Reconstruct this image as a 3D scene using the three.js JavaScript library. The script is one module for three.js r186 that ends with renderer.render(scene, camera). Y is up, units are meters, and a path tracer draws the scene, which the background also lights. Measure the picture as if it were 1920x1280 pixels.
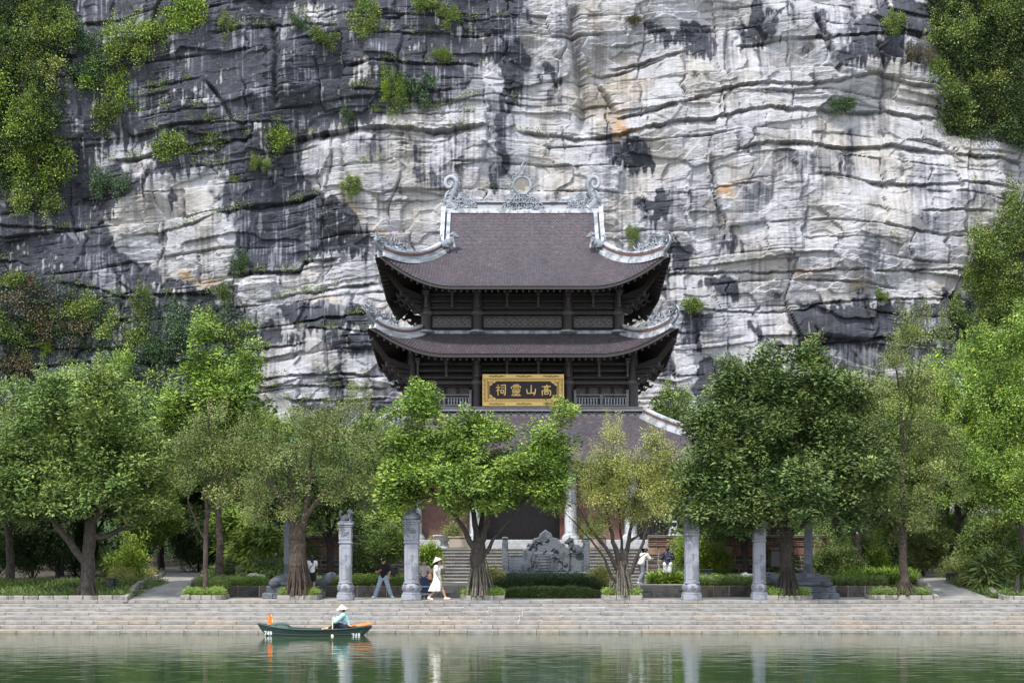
import * as THREE from 'three';
import { mergeGeometries, toCreasedNormals } from 'three/addons/utils/BufferGeometryUtils.js';
import { MarchingCubes } from 'three/addons/objects/MarchingCubes.js';
import { FontLoader } from 'three/addons/loaders/FontLoader.js';
import { TextGeometry } from 'three/addons/geometries/TextGeometry.js';

// ---------------------------------------------------------------- camera, sky, sun, exposure
const scene = new THREE.Scene();
const FOCAL = 2718, HORIZON = 1030, EYE = 3.4, CAM_Z = 60;      // focal length and horizon row for a 1920 x 1280 frame
const camera = new THREE.PerspectiveCamera(2 * Math.atan(1030 / FOCAL) * 180 / Math.PI, 1920 / 2060, 0.5, 900);
camera.setViewOffset(1920, 2060, 0, 0, 1920, 1280);             // shifted lens: verticals stay vertical
camera.position.set(0, EYE, CAM_Z);
camera.lookAt(0, EYE, 0);
camera.updateProjectionMatrix();

const renderer = new THREE.WebGLRenderer({ antialias: true });
renderer.setSize(1024, 682);
renderer.shadowMap.enabled = true;
renderer.toneMapping = THREE.LinearToneMapping;
renderer.toneMappingExposure = 1.6;

const SUN_DIR = new THREE.Vector3(-0.34, 1.0, 0.58).normalize();
{
  const W = 256, H = 128, data = new Float32Array(W * H * 4);
  for (let r = 0; r < H; r++) for (let c = 0; c < W; c++) {
    const el = ((r + 0.5) / H - 0.5) * Math.PI, az = ((c + 0.5) / W - 0.5) * 2 * Math.PI;
    const y = Math.sin(el), x = Math.cos(az) * Math.cos(el), z = Math.sin(az) * Math.cos(el);
    const up = Math.max(0, y), k = Math.pow(1 - up, 2.2);
    const cs = x * SUN_DIR.x + y * SUN_DIR.y + z * SUN_DIR.z;
    const glow = 0.55 * Math.pow(Math.max(0, cs), 10) + 0.25 * Math.pow(Math.max(0, cs), 3);
    const o = (r * W + c) * 4;
    data[o] = 1.35 * (0.50 + 0.36 * k + glow); data[o + 1] = 1.35 * (0.58 + 0.31 * k + glow * 0.97); data[o + 2] = 1.35 * (0.75 + 0.16 * k + glow * 0.9); data[o + 3] = 1;
  }
  const t = new THREE.DataTexture(data, W, H, THREE.RGBAFormat, THREE.FloatType);
  t.mapping = THREE.EquirectangularReflectionMapping; t.magFilter = THREE.LinearFilter; t.needsUpdate = true;
  scene.background = t; scene.environment = t;
}
const sun = new THREE.DirectionalLight(new THREE.Color(1.0, 0.955, 0.89), 2.9);
sun.position.copy(SUN_DIR).multiplyScalar(150); sun.target.position.set(0, 10, -30);
sun.position.add(sun.target.position);
sun.castShadow = true; sun.shadow.radius = 7;
sun.shadow.mapSize.set(4096, 4096);
Object.assign(sun.shadow.camera, { left: -75, right: 75, top: 70, bottom: -70, near: 10, far: 320 });
scene.add(sun, sun.target);


// ---------------------------------------------------------------- helpers
const V = (x, y, z) => new THREE.Vector3(x, y, z);
const X = (px, d) => (px - 960) * d / FOCAL, Y = (py, d) => EYE + (HORIZON - py) * d / FOCAL, Z = (d) => CAM_Z - d;
const at = (px, py, d) => V(X(px, d), Y(py, d), Z(d));
const lerp = (a, b, t) => a + (b - a) * t, clamp = (x, a = 0, b = 1) => Math.min(b, Math.max(a, x));
const sstep = (a, b, x) => { const t = clamp((x - a) / (b - a)); return t * t * (3 - 2 * t); };
function rng(seed) { let s = (seed * 2654435761) | 0; return () => { s = (s + 0x6d2b79f5) | 0; let t = Math.imul(s ^ (s >>> 15), 1 | s); t = (t + Math.imul(t ^ (t >>> 7), 61 | t)) ^ t; return ((t ^ (t >>> 14)) >>> 0) / 4294967296; }; }
const hash2 = (i, j) => { let h = Math.imul(i | 0, 374761393) ^ Math.imul(j | 0, 668265263); h = Math.imul(h ^ (h >>> 13), 1274126177); return ((h ^ (h >>> 16)) >>> 0) / 4294967296; };
const PERM = (() => { const r = rng(11), p = []; for (let i = 0; i < 256; i++) p.push(i); for (let i = 255; i > 0; i--) { const j = Math.floor(r() * (i + 1)); [p[i], p[j]] = [p[j], p[i]]; } return new Uint8Array([...p, ...p]); })();
const GX = new Float32Array(256), GY = new Float32Array(256); for (let i = 0; i < 256; i++) { GX[i] = Math.cos(i * 0.0245437); GY[i] = Math.sin(i * 0.0245437); }
function noise(x, y, per = 256, pery = per) {                       // gradient noise in about -1 .. 1, repeats after per cells
  const ix = Math.floor(x), iy = Math.floor(y), fx = x - ix, fy = y - iy;
  const x0 = ((ix % per) + per) % per, x1 = (x0 + 1) % per, y0 = ((iy % pery) + pery) % pery, y1 = (y0 + 1) % pery;
  const u = fx * fx * fx * (fx * (fx * 6 - 15) + 10), v = fy * fy * fy * (fy * (fy * 6 - 15) + 10);
  const g = (a, b, dx, dy) => { const h = PERM[PERM[a & 255] + (b & 255)]; return GX[h] * dx + GY[h] * dy; };
  const a = g(x0, y0, fx, fy), b = g(x1, y0, fx - 1, fy), c = g(x0, y1, fx, fy - 1), d = g(x1, y1, fx - 1, fy - 1);
  return 1.5 * (a + (b - a) * u + (c - a) * v + (a - b - c + d) * u * v);
}
function fbm(x, y, oct = 4, gain = 0.5) { let s = 0, a = 1; for (let i = 0; i < oct; i++) { s += a * noise(x, y); x = x * 2.03 + 17.3; y = y * 2.03 - 9.1; a *= gain; } return s; }
function tileFbm(x, y, per, oct = 4, gain = 0.5) { let s = 0, a = 1; for (let i = 0; i < oct; i++) { s += a * noise(x + i * 7, y + i * 13, per); x *= 2; y *= 2; per *= 2; a *= gain; } return s; }

const used = new Map();
function numbered(name) { const n = used.get(name) || 0; used.set(name, n + 1); return n ? name + '_' + String(n).padStart(3, '0') : name; }
function shadowed(o) { o.traverse((m) => { if (m.isMesh) { m.castShadow = true; m.receiveShadow = true; } }); return o; }
function thing(name, label, category, pos = [0, 0, 0], turn = 0, group) {
  const o = new THREE.Group(); o.name = numbered(name); o.position.set(...(pos.isVector3 ? pos.toArray() : pos)); o.rotation.y = turn;
  o.userData = { label, category }; if (group) o.userData.group = group;
  scene.add(o); return o;
}
function tag(o, label, category, group) { o.userData.label = label; o.userData.category = category; if (group) o.userData.group = group; return o; }
function merged(list) {
  const gs = (Array.isArray(list) ? list : [list]).map((g) => { const n = g.index ? g.toNonIndexed() : g; for (const k of Object.keys(n.attributes)) if (!['position', 'normal', 'uv'].includes(k)) n.deleteAttribute(k); if (!n.attributes.uv) n.setAttribute('uv', new THREE.BufferAttribute(new Float32Array(n.attributes.position.count * 2), 2)); return n; });
  return gs.length === 1 ? gs[0] : mergeGeometries(gs);
}
function part(parent, name, geo, mat) { const m = new THREE.Mesh(Array.isArray(geo) ? merged(geo) : geo, mat); m.name = name; m.castShadow = m.receiveShadow = true; parent.add(m); return m; }
function struct(name, geo, mat, label, category) { const m = part(scene, numbered(name), geo, mat); m.userData = { kind: 'structure', label, category }; return m; }
function copyOf(o, label) { const c = o.clone(); c.name = numbered(o.name.replace(/_\d{3}$/, '')); c.userData = { ...o.userData }; if (label) c.userData.label = label; scene.add(c); return c; }

// box with chamfered edges; uv in metres
const chamferCache = new Map();
function cbox(w, h, d, c = 0.01, du = 0, dv = 0) {
  c = Math.min(c, w * 0.45, h * 0.45, d * 0.45);
  const hx = w / 2, hy = h / 2, hz = d / 2, pos = [], uv = [], nor = [];
  const quad = (a, b, cc, dd) => { tri(a, b, cc); tri(a, cc, dd); };
  const e1 = V(), e2 = V(), A = V(), B = V(), C = V();
  function tri(a, b, cc) {
    A.set(...a); B.set(...b); C.set(...cc); e1.subVectors(B, A); e2.subVectors(C, A); const n = e1.cross(e2).normalize();
    let vs = [a, b, cc]; if (n.x * (a[0] + b[0] + cc[0]) + n.y * (a[1] + b[1] + cc[1]) + n.z * (a[2] + b[2] + cc[2]) < 0) { vs = [a, cc, b]; n.negate(); }
    const ax = Math.abs(n.x), ay = Math.abs(n.y), az = Math.abs(n.z);
    for (const p of vs) { pos.push(...p); nor.push(n.x, n.y, n.z); uv.push(du + (ax > ay && ax > az ? p[2] : p[0]), dv + (ay > ax && ay > az ? p[2] : p[1])); }
  }
  const P = (ax, sx, sy, sz) => { const q = [sx * hx, sy * hy, sz * hz]; for (let k = 0; k < 3; k++) if (k !== ax) q[k] -= Math.sign(q[k]) * c; return q; };
  for (const s of [-1, 1]) {
    quad(P(0, s, -1, -1), P(0, s, 1, -1), P(0, s, 1, 1), P(0, s, -1, 1));
    quad(P(1, -1, s, -1), P(1, 1, s, -1), P(1, 1, s, 1), P(1, -1, s, 1));
    quad(P(2, -1, -1, s), P(2, 1, -1, s), P(2, 1, 1, s), P(2, -1, 1, s));
  }
  if (c > 0) for (const s of [-1, 1]) for (const t of [-1, 1]) {
    quad(P(0, s, t, -1), P(0, s, t, 1), P(1, s, t, 1), P(1, s, t, -1));
    quad(P(0, s, -1, t), P(0, s, 1, t), P(2, s, 1, t), P(2, s, -1, t));
    quad(P(1, -1, s, t), P(1, 1, s, t), P(2, 1, s, t), P(2, -1, s, t));
    for (const q of [-1, 1]) tri(P(0, s, t, q), P(1, s, t, q), P(2, s, t, q));
  }
  const g = new THREE.BufferGeometry();
  g.setAttribute('position', new THREE.Float32BufferAttribute(pos, 3)); g.setAttribute('normal', new THREE.Float32BufferAttribute(nor, 3)); g.setAttribute('uv', new THREE.Float32BufferAttribute(uv, 2));
  return g;
}
const bx = (w, h, d, x, y, z, c = 0.01) => cbox(w, h, d, c, x * 0.7, y * 0.7).translate(x, y, z);        // centre placed
const lathe = (pts, seg = 20) => new THREE.LatheGeometry(pts.map((p) => new THREE.Vector2(p[0], p[1])), seg);
function tube(pts, r, seg = 16, rad = 6, closed = false) { const c = new THREE.CatmullRomCurve3(pts.map((p) => p.isVector3 ? p : V(...p)), closed); return new THREE.TubeGeometry(c, seg, r, rad, closed); }
function taperTube(pts, rs, rad = 6, seg = 10) {                   // tube with varying radius along a smooth path
  const c = new THREE.CatmullRomCurve3(pts.map((p) => p.isVector3 ? p : V(...p))), g = new THREE.TubeGeometry(c, seg, 1, rad), a = g.attributes.position, n = g.attributes.normal;
  for (let i = 0; i <= seg; i++) { const t = i / seg * (rs.length - 1), k = Math.min(rs.length - 2, Math.floor(t)), r = lerp(rs[k], rs[k + 1], t - k), ctr = c.getPointAt(i / seg);
    for (let j = 0; j <= rad; j++) { const q = i * (rad + 1) + j; a.setXYZ(q, ctr.x + n.getX(q) * r, ctr.y + n.getY(q) * r, ctr.z + n.getZ(q) * r); } }
  return g;
}
function gridGeo(nu, nv, f, uvf) {                                  // parametric sheet
  const pos = new Float32Array((nu + 1) * (nv + 1) * 3), uv = new Float32Array((nu + 1) * (nv + 1) * 2), idx = new Uint32Array(nu * nv * 6);
  let q = 0;
  for (let j = 0, k = 0; j <= nv; j++) for (let i = 0; i <= nu; i++, k++) { const p = f(i / nu, j / nv); pos.set(p, k * 3); const t = uvf ? uvf(i / nu, j / nv, p) : [p[0], p[1] + p[2]]; uv.set(t, k * 2); }
  for (let j = 0; j < nv; j++) for (let i = 0; i < nu; i++) { const a = j * (nu + 1) + i, b = a + 1, c = a + nu + 1, d = c + 1; idx.set([a, b, d, a, d, c], q); q += 6; }
  const g = new THREE.BufferGeometry(); g.setAttribute('position', new THREE.BufferAttribute(pos, 3)); g.setAttribute('uv', new THREE.BufferAttribute(uv, 2)); g.setIndex(new THREE.BufferAttribute(idx, 1)); g.computeVertexNormals(); return g;
}
function tex(w, h, fn, srgb = false, rep = 1) {                     // fn gives 0..1 values (a number or three)
  const d = new Uint8Array(w * h * 4);
  for (let j = 0, o = 0; j < h; j++) for (let i = 0; i < w; i++, o += 4) { const v = fn(i / w, j / h); if (v.length) { d[o] = clamp(v[0]) * 255; d[o + 1] = clamp(v[1]) * 255; d[o + 2] = clamp(v[2]) * 255; } else d[o] = d[o + 1] = d[o + 2] = clamp(v) * 255; d[o + 3] = 255; }
  const t = new THREE.DataTexture(d, w, h); t.magFilter = THREE.LinearFilter; t.minFilter = THREE.LinearMipmapLinearFilter; t.generateMipmaps = true; t.wrapS = t.wrapT = THREE.RepeatWrapping;
  if (srgb) t.colorSpace = THREE.SRGBColorSpace; t.repeat.set(rep, rep); t.needsUpdate = true; return t;
}
const col = (r, g, b) => new THREE.Color().setRGB(r, g, b);
const mat = (c, rough = 0.85, o = {}) => new THREE.MeshStandardMaterial({ color: Array.isArray(c) ? col(...c) : c, roughness: rough, ...o });
const started = Date.now(), mark = (s) => console.log(s, ((Date.now() - started) / 1000).toFixed(1));

// shared grain textures (values around 0.8, tint the base colours)
const stoneTex = tex(512, 512, (x, y) => { const a = tileFbm(x * 6, y * 6, 6, 5, 0.6), b = tileFbm(x * 40, y * 40, 40, 2); return 0.78 + 0.17 * a + 0.12 * b; }, false, 0.5);
const stoneBump = tex(512, 512, (x, y) => 0.5 + 0.3 * tileFbm(x * 24, y * 24, 24, 4, 0.6), false, 0.8);
const stainTex = tex(512, 512, (x, y) => { const a = tileFbm(x * 4, y * 4, 4, 5, 0.62), s = tileFbm(x * 30, y * 3, 30, 3); const k = sstep(-0.15, 0.55, a + 0.35 * s); return [0.95 - 0.45 * k, 0.95 - 0.44 * k, 0.95 - 0.43 * k]; }, false, 0.35);
const woodTex = tex(512, 512, (x, y) => { const a = tileFbm(x * 4, y * 60, 4, 1) * 0.2 + noise(x * 5, y * 80, 5, 80) * 0.25 + tileFbm(x * 5, y * 5, 5, 3) * 0.25; return 0.75 + a * 0.6; }, false, 0.6);
const barkTex = tex(512, 512, (x, y) => { const w = noise(x * 4, y * 4, 4) * 0.06; const r = 1 - Math.abs(noise((x + w) * 22, y * 7, 22, 7)); return 0.35 + 0.5 * r * r + 0.2 * tileFbm(x * 8, y * 8, 8, 3); }, false, 0.7);
// ---------------------------------------------------------------- the limestone cliff
const CD = 135, CS = FOCAL / CD;                                   // distance of the rock face, picture pixels per metre on it
const cliffU = (x) => 960 + x * CS, cliffV = (y) => HORIZON - (y - EYE) * CS;
// where the dark lichen coat with a painted shadow hole, the ochre and the rust lie on the face (outlines in face units, one unit = 5 cm)
function paintMask(w, h, k, draw) {
  const cv = document.createElement('canvas'); cv.width = w; cv.height = h; const c = cv.getContext('2d'); c.fillStyle = '#000'; c.fillRect(0, 0, w, h);
  const poly = (pts, v) => { c.fillStyle = `rgb(${v},${v},${v})`; c.beginPath(); pts.forEach((p, i) => i ? c.lineTo((p[0] + 200) * k, (p[1] + 40) * k) : c.moveTo((p[0] + 200) * k, (p[1] + 40) * k)); c.fill(); };
  const rect = (x0, y0, x1, y1, v) => poly([[x0, y0], [x1, y0], [x1, y1], [x0, y1]], v);
  const line = (pts, wd, v) => { c.strokeStyle = `rgb(${v},${v},${v})`; c.lineWidth = wd * k; c.beginPath(); pts.forEach((p, i) => i ? c.lineTo((p[0] + 200) * k, (p[1] + 40) * k) : c.moveTo((p[0] + 200) * k, (p[1] + 40) * k)); c.stroke(); };
  draw(poly, rect, line);
  const src = c.getImageData(0, 0, w, h).data; let a = new Float32Array(w * h); for (let i = 0; i < w * h; i++) a[i] = src[i * 4] / 255;
  for (let pass = 0; pass < 2; pass++) { const b = new Float32Array(w * h), R = 3; for (let y = 0; y < h; y++) for (let x = 0; x < w; x++) { let s = 0, n = 0; for (let dy = -R; dy <= R; dy++) for (let dx = -R; dx <= R; dx++) { const xx = x + dx, yy = y + dy; if (xx >= 0 && yy >= 0 && xx < w && yy < h) { s += a[yy * w + xx]; n++; } } b[y * w + x] = s / n; } a = b; }
  return (u, v) => { const x = clamp((u + 200) * k, 0, w - 1.01), y = clamp((v + 40) * k, 0, h - 1.01), i = Math.floor(x), j = Math.floor(y), fx = x - i, fy = y - j, o = j * w + i; return lerp(lerp(a[o], a[o + 1], fx), lerp(a[o + w], a[o + w + 1], fx), fy); };
}
const darkMask = paintMask(1160, 560, 0.5, (poly, rect, line) => {
  rect(-200, -40, 2200, 1200, 22);
  poly([[-200, -40], [985, -40], [1000, 60], [985, 98], [960, 112], [905, 112], [900, 150], [885, 170], [860, 190], [770, 196], [705, 226], [690, 236], [560, 248], [562, 310], [590, 350], [640, 370], [680, 410], [706, 450], [690, 482], [600, 470], [560, 484], [505, 500], [440, 520], [446, 560], [470, 600], [480, 660], [440, 720], [440, 1100], [-200, 1100]], 196);
  // pale windows in the dark left side
  poly([[200, 412], [232, 362], [290, 334], [352, 322], [416, 302], [404, 352], [398, 400], [432, 402], [446, 470], [440, 500], [412, 540], [380, 545], [330, 520], [262, 492], [212, 462]], 20);
  line([[302, 400], [300, 470], [304, 500]], 11, 210); line([[322, 350], [318, 395]], 16, 220); line([[270, 340], [268, 370]], 10, 200); line([[385, 420], [392, 500]], 7, 150);
  poly([[160, 294], [205, 270], [290, 262], [300, 240], [318, 240], [312, 270], [286, 290], [270, 318], [200, 308]], 90);
  poly([[545, 0], [640, 0], [645, 20], [600, 60], [540, 55], [530, 30]], 120); poly([[625, 85], [680, 60], [720, 120], [690, 146]], 180);
  rect(408, 180, 424, 206, 80); rect(484, 170, 494, 200, 90); rect(508, 180, 518, 212, 110); poly([[378, 175], [396, 168], [402, 200], [392, 212]], 110); rect(360, 62, 372, 90, 140);
  poly([[55, 428], [165, 420], [165, 450], [110, 440], [60, 440]], 110);
  // lower centre left: bands and boulders
  poly([[505, 498], [560, 486], [720, 480], [720, 760], [470, 760], [480, 700], [520, 650], [545, 620], [520, 560], [500, 530]], 35);
  poly([[520, 570], [560, 562], [645, 578], [700, 560], [710, 612], [640, 606], [560, 616], [530, 600]], 225); poly([[600, 628], [720, 605], [720, 660], [640, 665]], 215); rect(550, 618, 575, 658, 215);
  poly([[470, 660], [480, 590], [520, 600], [545, 625], [540, 640], [500, 655]], 225); poly([[560, 748], [730, 752], [730, 900], [540, 900]], 220); rect(630, 700, 655, 750, 160);
  rect(505, 500, 520, 530, 190);
  // centre: mottled grey, the long stain, small blots and a painted shadow hole
  poly([[640, 250], [885, 250], [880, 300], [860, 340], [800, 300], [700, 300], [660, 280]], 122); poly([[770, 280], [830, 300], [850, 360], [790, 350]], 125);
  poly([[860, 110], [905, 110], [900, 150], [880, 168]], 120); poly([[960, 60], [992, 60], [990, 100], [978, 190], [966, 190], [958, 110]], 205);
  line([[957, 112], [950, 185], [945, 250], [938, 305], [931, 372]], 19, 250);
  poly([[1025, 122], [1048, 116], [1050, 150], [1024, 150]], 220); poly([[1020, 150], [1070, 170], [1050, 200], [1020, 190]], 130);
  poly([[1128, 248], [1180, 246], [1226, 270], [1228, 302], [1190, 316], [1160, 300], [1130, 285]], 230);
  poly([[1205, 360], [1240, 342], [1272, 350], [1268, 392], [1250, 420], [1212, 412]], 232); poly([[1000, 352], [1060, 356], [1058, 374], [1000, 372]], 140);  // first outline: shade of a hollow beside the roof put into the rock colour
  poly([[1250, 440], [1310, 446], [1306, 500], [1256, 506]], 225); rect(1250, 506, 1264, 585, 205); poly([[1225, 430], [1250, 440], [1250, 530], [1232, 520]], 120);
  poly([[1320, 446], [1360, 441], [1412, 450], [1400, 468], [1370, 466]], 225); poly([[1308, 512], [1380, 516], [1396, 540], [1376, 558], [1330, 545]], 222); poly([[1452, 540], [1474, 534], [1478, 552], [1456, 558]], 215);
  poly([[1272, 574], [1342, 574], [1334, 600], [1310, 666], [1290, 640], [1278, 600]], 222); poly([[1396, 598], [1418, 594], [1432, 618], [1456, 640], [1424, 640]], 220);
  poly([[1296, 672], [1330, 662], [1380, 664], [1412, 690], [1410, 730], [1360, 780], [1296, 760]], 230); poly([[1225, 670], [1266, 668], [1268, 704], [1225, 700]], 220);
  poly([[1494, 566], [1560, 564], [1640, 562], [1760, 556], [1830, 540], [1832, 640], [1700, 640], [1480, 648], [1470, 700], [1430, 690], [1430, 650], [1490, 640], [1488, 600]], 236); rect(1700, 560, 1712, 585, 40);
  poly([[1500, 640], [1920, 640], [1920, 1100], [1400, 1100], [1430, 690]], 120);
  // upper right
  poly([[1210, 48], [1252, 42], [1300, 60], [1292, 78], [1230, 72]], 215); poly([[1282, 30], [1342, 28], [1352, 60], [1340, 92], [1296, 100], [1282, 84]], 190); poly([[1378, 34], [1420, 22], [1470, 30], [1462, 66], [1392, 74]], 215);
  poly([[1410, 0], [1500, 0], [1490, 14], [1420, 22]], 215); poly([[1588, 0], [1605, 0], [1600, 22], [1588, 18]], 210); poly([[1565, 66], [1600, 30], [1640, 4], [1760, -20], [1780, 66], [1690, 64], [1600, 66]], 226);
  poly([[1578, 92], [1600, 70], [1690, 66], [1692, 110], [1600, 122], [1582, 140]], 222); line([[1426, 72], [1428, 140]], 11, 190); rect(1500, 72, 1520, 100, 150); line([[1545, 10], [1552, 100]], 14, 190); line([[1492, 5], [1494, 50]], 9, 200);
  poly([[1690, 70], [1750, 80], [1740, 150], [1700, 130]], 130); line([[1600, 210], [1606, 262], [1596, 330]], 16, 170); line([[1296, 60], [1292, 130]], 10, 170);
  poly([[1456, 275], [1560, 272], [1590, 280], [1580, 330], [1500, 332], [1462, 310]], 112); poly([[1390, 350], [1452, 330], [1450, 390], [1400, 385]], 100); poly([[1700, 346], [1880, 352], [1870, 392], [1740, 392]], 112); poly([[1710, 400], [1780, 402], [1760, 432], [1712, 426]], 110);
  poly([[1282, 345], [1300, 350], [1298, 420], [1284, 412]], 160); poly([[1330, 430], [1415, 415], [1380, 445]], 110); poly([[1600, 460], [1700, 468], [1660, 498], [1610, 492]], 95);
});
const ochreMask = paintMask(1160, 560, 0.5, (poly, rect, line) => {
  rect(-200, -40, 2200, 1200, 26); poly([[1060, -30], [1240, -30], [1220, 130], [1180, 240], [1090, 260], [1070, 120]], 78); poly([[650, 270], [900, 280], [900, 440], [760, 460], [680, 380]], 70); poly([[1300, 280], [1450, 290], [1440, 420], [1320, 430]], 66);
  poly([[1095, 140], [1130, 150], [1180, 125], [1230, 130], [1218, 180], [1170, 190], [1190, 215], [1140, 235], [1110, 225]], 120); poly([[1128, 246], [1160, 230], [1210, 236], [1206, 250], [1170, 252], [1132, 264]], 250);
  poly([[1348, 346], [1378, 345], [1376, 374], [1352, 372]], 250); line([[1370, 344], [1420, 338]], 8, 190); line([[648, 380], [680, 415], [720, 438], [748, 452]], 18, 215); line([[588, 335], [600, 365]], 14, 200);
  poly([[320, 498], [360, 510], [420, 520], [424, 545], [380, 548], [330, 522]], 190); poly([[215, 462], [300, 490], [360, 500], [300, 500]], 140); rect(230, 296, 280, 316, 150); poly([[1500, 508], [1560, 502], [1550, 520], [1500, 534]], 150); poly([[1590, 540], [1630, 525], [1640, 555], [1600, 556]], 130);
  poly([[1345, 508], [1390, 506], [1380, 516]], 200); rect(1075, 316, 1095, 336, 200); rect(1072, 346, 1094, 358, 210); poly([[1110, 10], [1150, 20], [1120, 60], [1085, 50]], 130); poly([[560, 560], [640, 545], [640, 572], [600, 576]], 130); poly([[880, 150], [920, 200], [900, 215]], 70); poly([[1300, 5], [1325, 5], [1320, 30], [1300, 30]], 120); poly([[670, 560], [720, 560], [715, 590]], 130); poly([[1490, 450], [1560, 455], [1560, 470], [1490, 470]], 70);
});
// ledges: [points, depth in metres, reach below, reach above]
const LEDGES = [
  [[[520, 262], [560, 250], [640, 240], [700, 236], [760, 241], [840, 242], [905, 236], [930, 240]], 1.5, 16, 14],
  [[[960, 240], [1030, 243], [1095, 251], [1160, 246], [1200, 236], [1280, 222], [1330, 218], [1380, 209], [1450, 195], [1540, 193], [1575, 200], [1650, 198], [1720, 214], [1770, 216]], 1.0, 12, 10],
  [[[1150, 216], [1200, 208], [1270, 190], [1360, 161], [1450, 148], [1570, 147], [1600, 143], [1650, 133], [1705, 155], [1765, 164]], 0.9, 9, 10],
  [[[1370, 282], [1440, 265], [1500, 258], [1590, 268], [1670, 268], [1750, 282], [1850, 290], [1930, 302]], 1.1, 13, 12],
  [[[1290, 172], [1360, 160], [1420, 170], [1470, 164], [1560, 168]], 0.35, 5, 6],
  [[[1380, 76], [1470, 66], [1560, 68], [1640, 62], [1690, 64], [1750, 66]], 0.8, 7, 8],
  [[[1620, 336], [1700, 346], [1790, 345], [1850, 342], [1920, 352]], 0.9, 8, 10],
  [[[1240, 508], [1360, 506], [1540, 505], [1640, 509], [1820, 503]], 0.9, 5, 6],
  [[[1240, 581], [1330, 578], [1420, 580], [1510, 576], [1540, 566], [1640, 560], [1830, 558]], 0.6, 5, 6],
  [[[1430, 648], [1500, 643], [1600, 636], [1720, 628], [1830, 630]], 1.1, 10, 10],
  [[[1720, 395], [1790, 397], [1860, 400]], 0.6, 5, 6],
  [[[1140, 120], [1200, 110], [1250, 98], [1290, 88]], 0.9, 8, 8], [[[1130, 82], [1190, 76], [1230, 70]], 0.6, 7, 8],
  [[[1100, 130], [1160, 128], [1260, 100]], 0.7, 6, 7], [[[1030, 200], [1060, 202]], 0.5, 6, 7], [[[1250, 360], [1330, 352], [1420, 342]], 0.4, 5, 6],
  [[[640, 126], [700, 116], [760, 118], [850, 114], [905, 118]], 0.8, 7, 7], [[[660, 62], [780, 58], [900, 60], [960, 56]], 0.6, 5, 6], [[[640, 28], [760, 24], [900, 34], [970, 30]], 0.5, 4, 5], [[[650, 170], [760, 172], [860, 166]], 0.6, 5, 6], [[[780, 196], [830, 196], [930, 174], [1050, 176]], 0.35, 4, 5], [[[700, 212], [800, 210], [900, 212]], 0.5, 4, 5], [[[1000, 264], [1040, 262]], 0.5, 5, 5],
  [[[250, 160], [320, 156], [378, 144]], 0.8, 6, 7], [[[248, 176], [300, 170], [325, 168]], 0.7, 5, 6], [[[245, 202], [320, 196]], 0.6, 5, 5], [[[250, 216], [330, 208], [420, 200]], 0.5, 4, 5], [[[255, 240], [300, 236], [420, 226], [490, 228], [560, 226]], 0.6, 5, 6],
  [[[200, 296], [270, 288], [340, 272], [400, 260], [480, 254]], 1.2, 10, 9], [[[340, 286], [400, 276], [430, 262]], 0.7, 7, 6], [[[320, 314], [420, 302], [480, 296]], 0.6, 6, 6], [[[400, 400], [470, 384], [540, 370], [600, 358]], 0.8, 8, 7], [[[240, 441], [310, 427], [360, 416], [405, 400]], 0.7, 6, 6],
  [[[-40, 418], [40, 424], [165, 426]], 0.9, 8, 7], [[[-40, 484], [30, 486], [60, 500]], 0.7, 6, 6], [[[100, 528], [180, 538], [230, 556], [300, 550], [400, 546]], 0.9, 7, 7], [[[420, 515], [470, 505], [555, 500], [565, 484], [640, 478]], 1.3, 12, 9], [[[470, 568], [540, 546], [600, 540], [660, 530], [720, 526]], 0.9, 7, 7],
  [[[545, 604], [600, 594], [640, 590], [700, 580]], 0.8, 7, 6], [[[560, 612], [640, 616], [700, 620]], 0.6, 5, 6], [[[440, 660], [520, 648], [580, 640]], 0.7, 6, 6], [[[480, 710], [560, 704], [640, 700], [730, 704]], 0.8, 7, 7], [[[470, 726], [600, 722], [730, 728]], 0.7, 6, 6], [[[530, 748], [620, 750], [740, 744]], 1.0, 9, 8],
  [[[0, 640], [120, 650], [260, 648], [420, 640]], 1.0, 9, 8], [[[0, 690], [140, 676], [300, 680], [460, 674]], 1.2, 10, 8], [[[0, 596], [120, 590], [260, 600]], 0.8, 7, 7], [[[700, 374], [780, 372], [830, 374]], 0.6, 5, 6], [[[905, 352], [990, 352], [1090, 354]], 0.6, 5, 6], [[[640, 305], [720, 300], [780, 290]], 0.25, 6, 6], [[[1260, 620], [1300, 622], [1330, 614]], 0.4, 4, 5],
  [[[0, 110], [120, 130], [250, 120]], 0.7, 7, 7], [[[380, 60], [470, 48], [560, 40], [640, 46]], 0.6, 6, 6], [[[560, 16], [640, 10]], 0.5, 5, 6], [[[1640, 420], [1760, 440], [1830, 436]], 0.5, 6, 6], [[[1500, 440], [1600, 446], [1700, 452]], 0.3, 5, 6],
];
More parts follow.
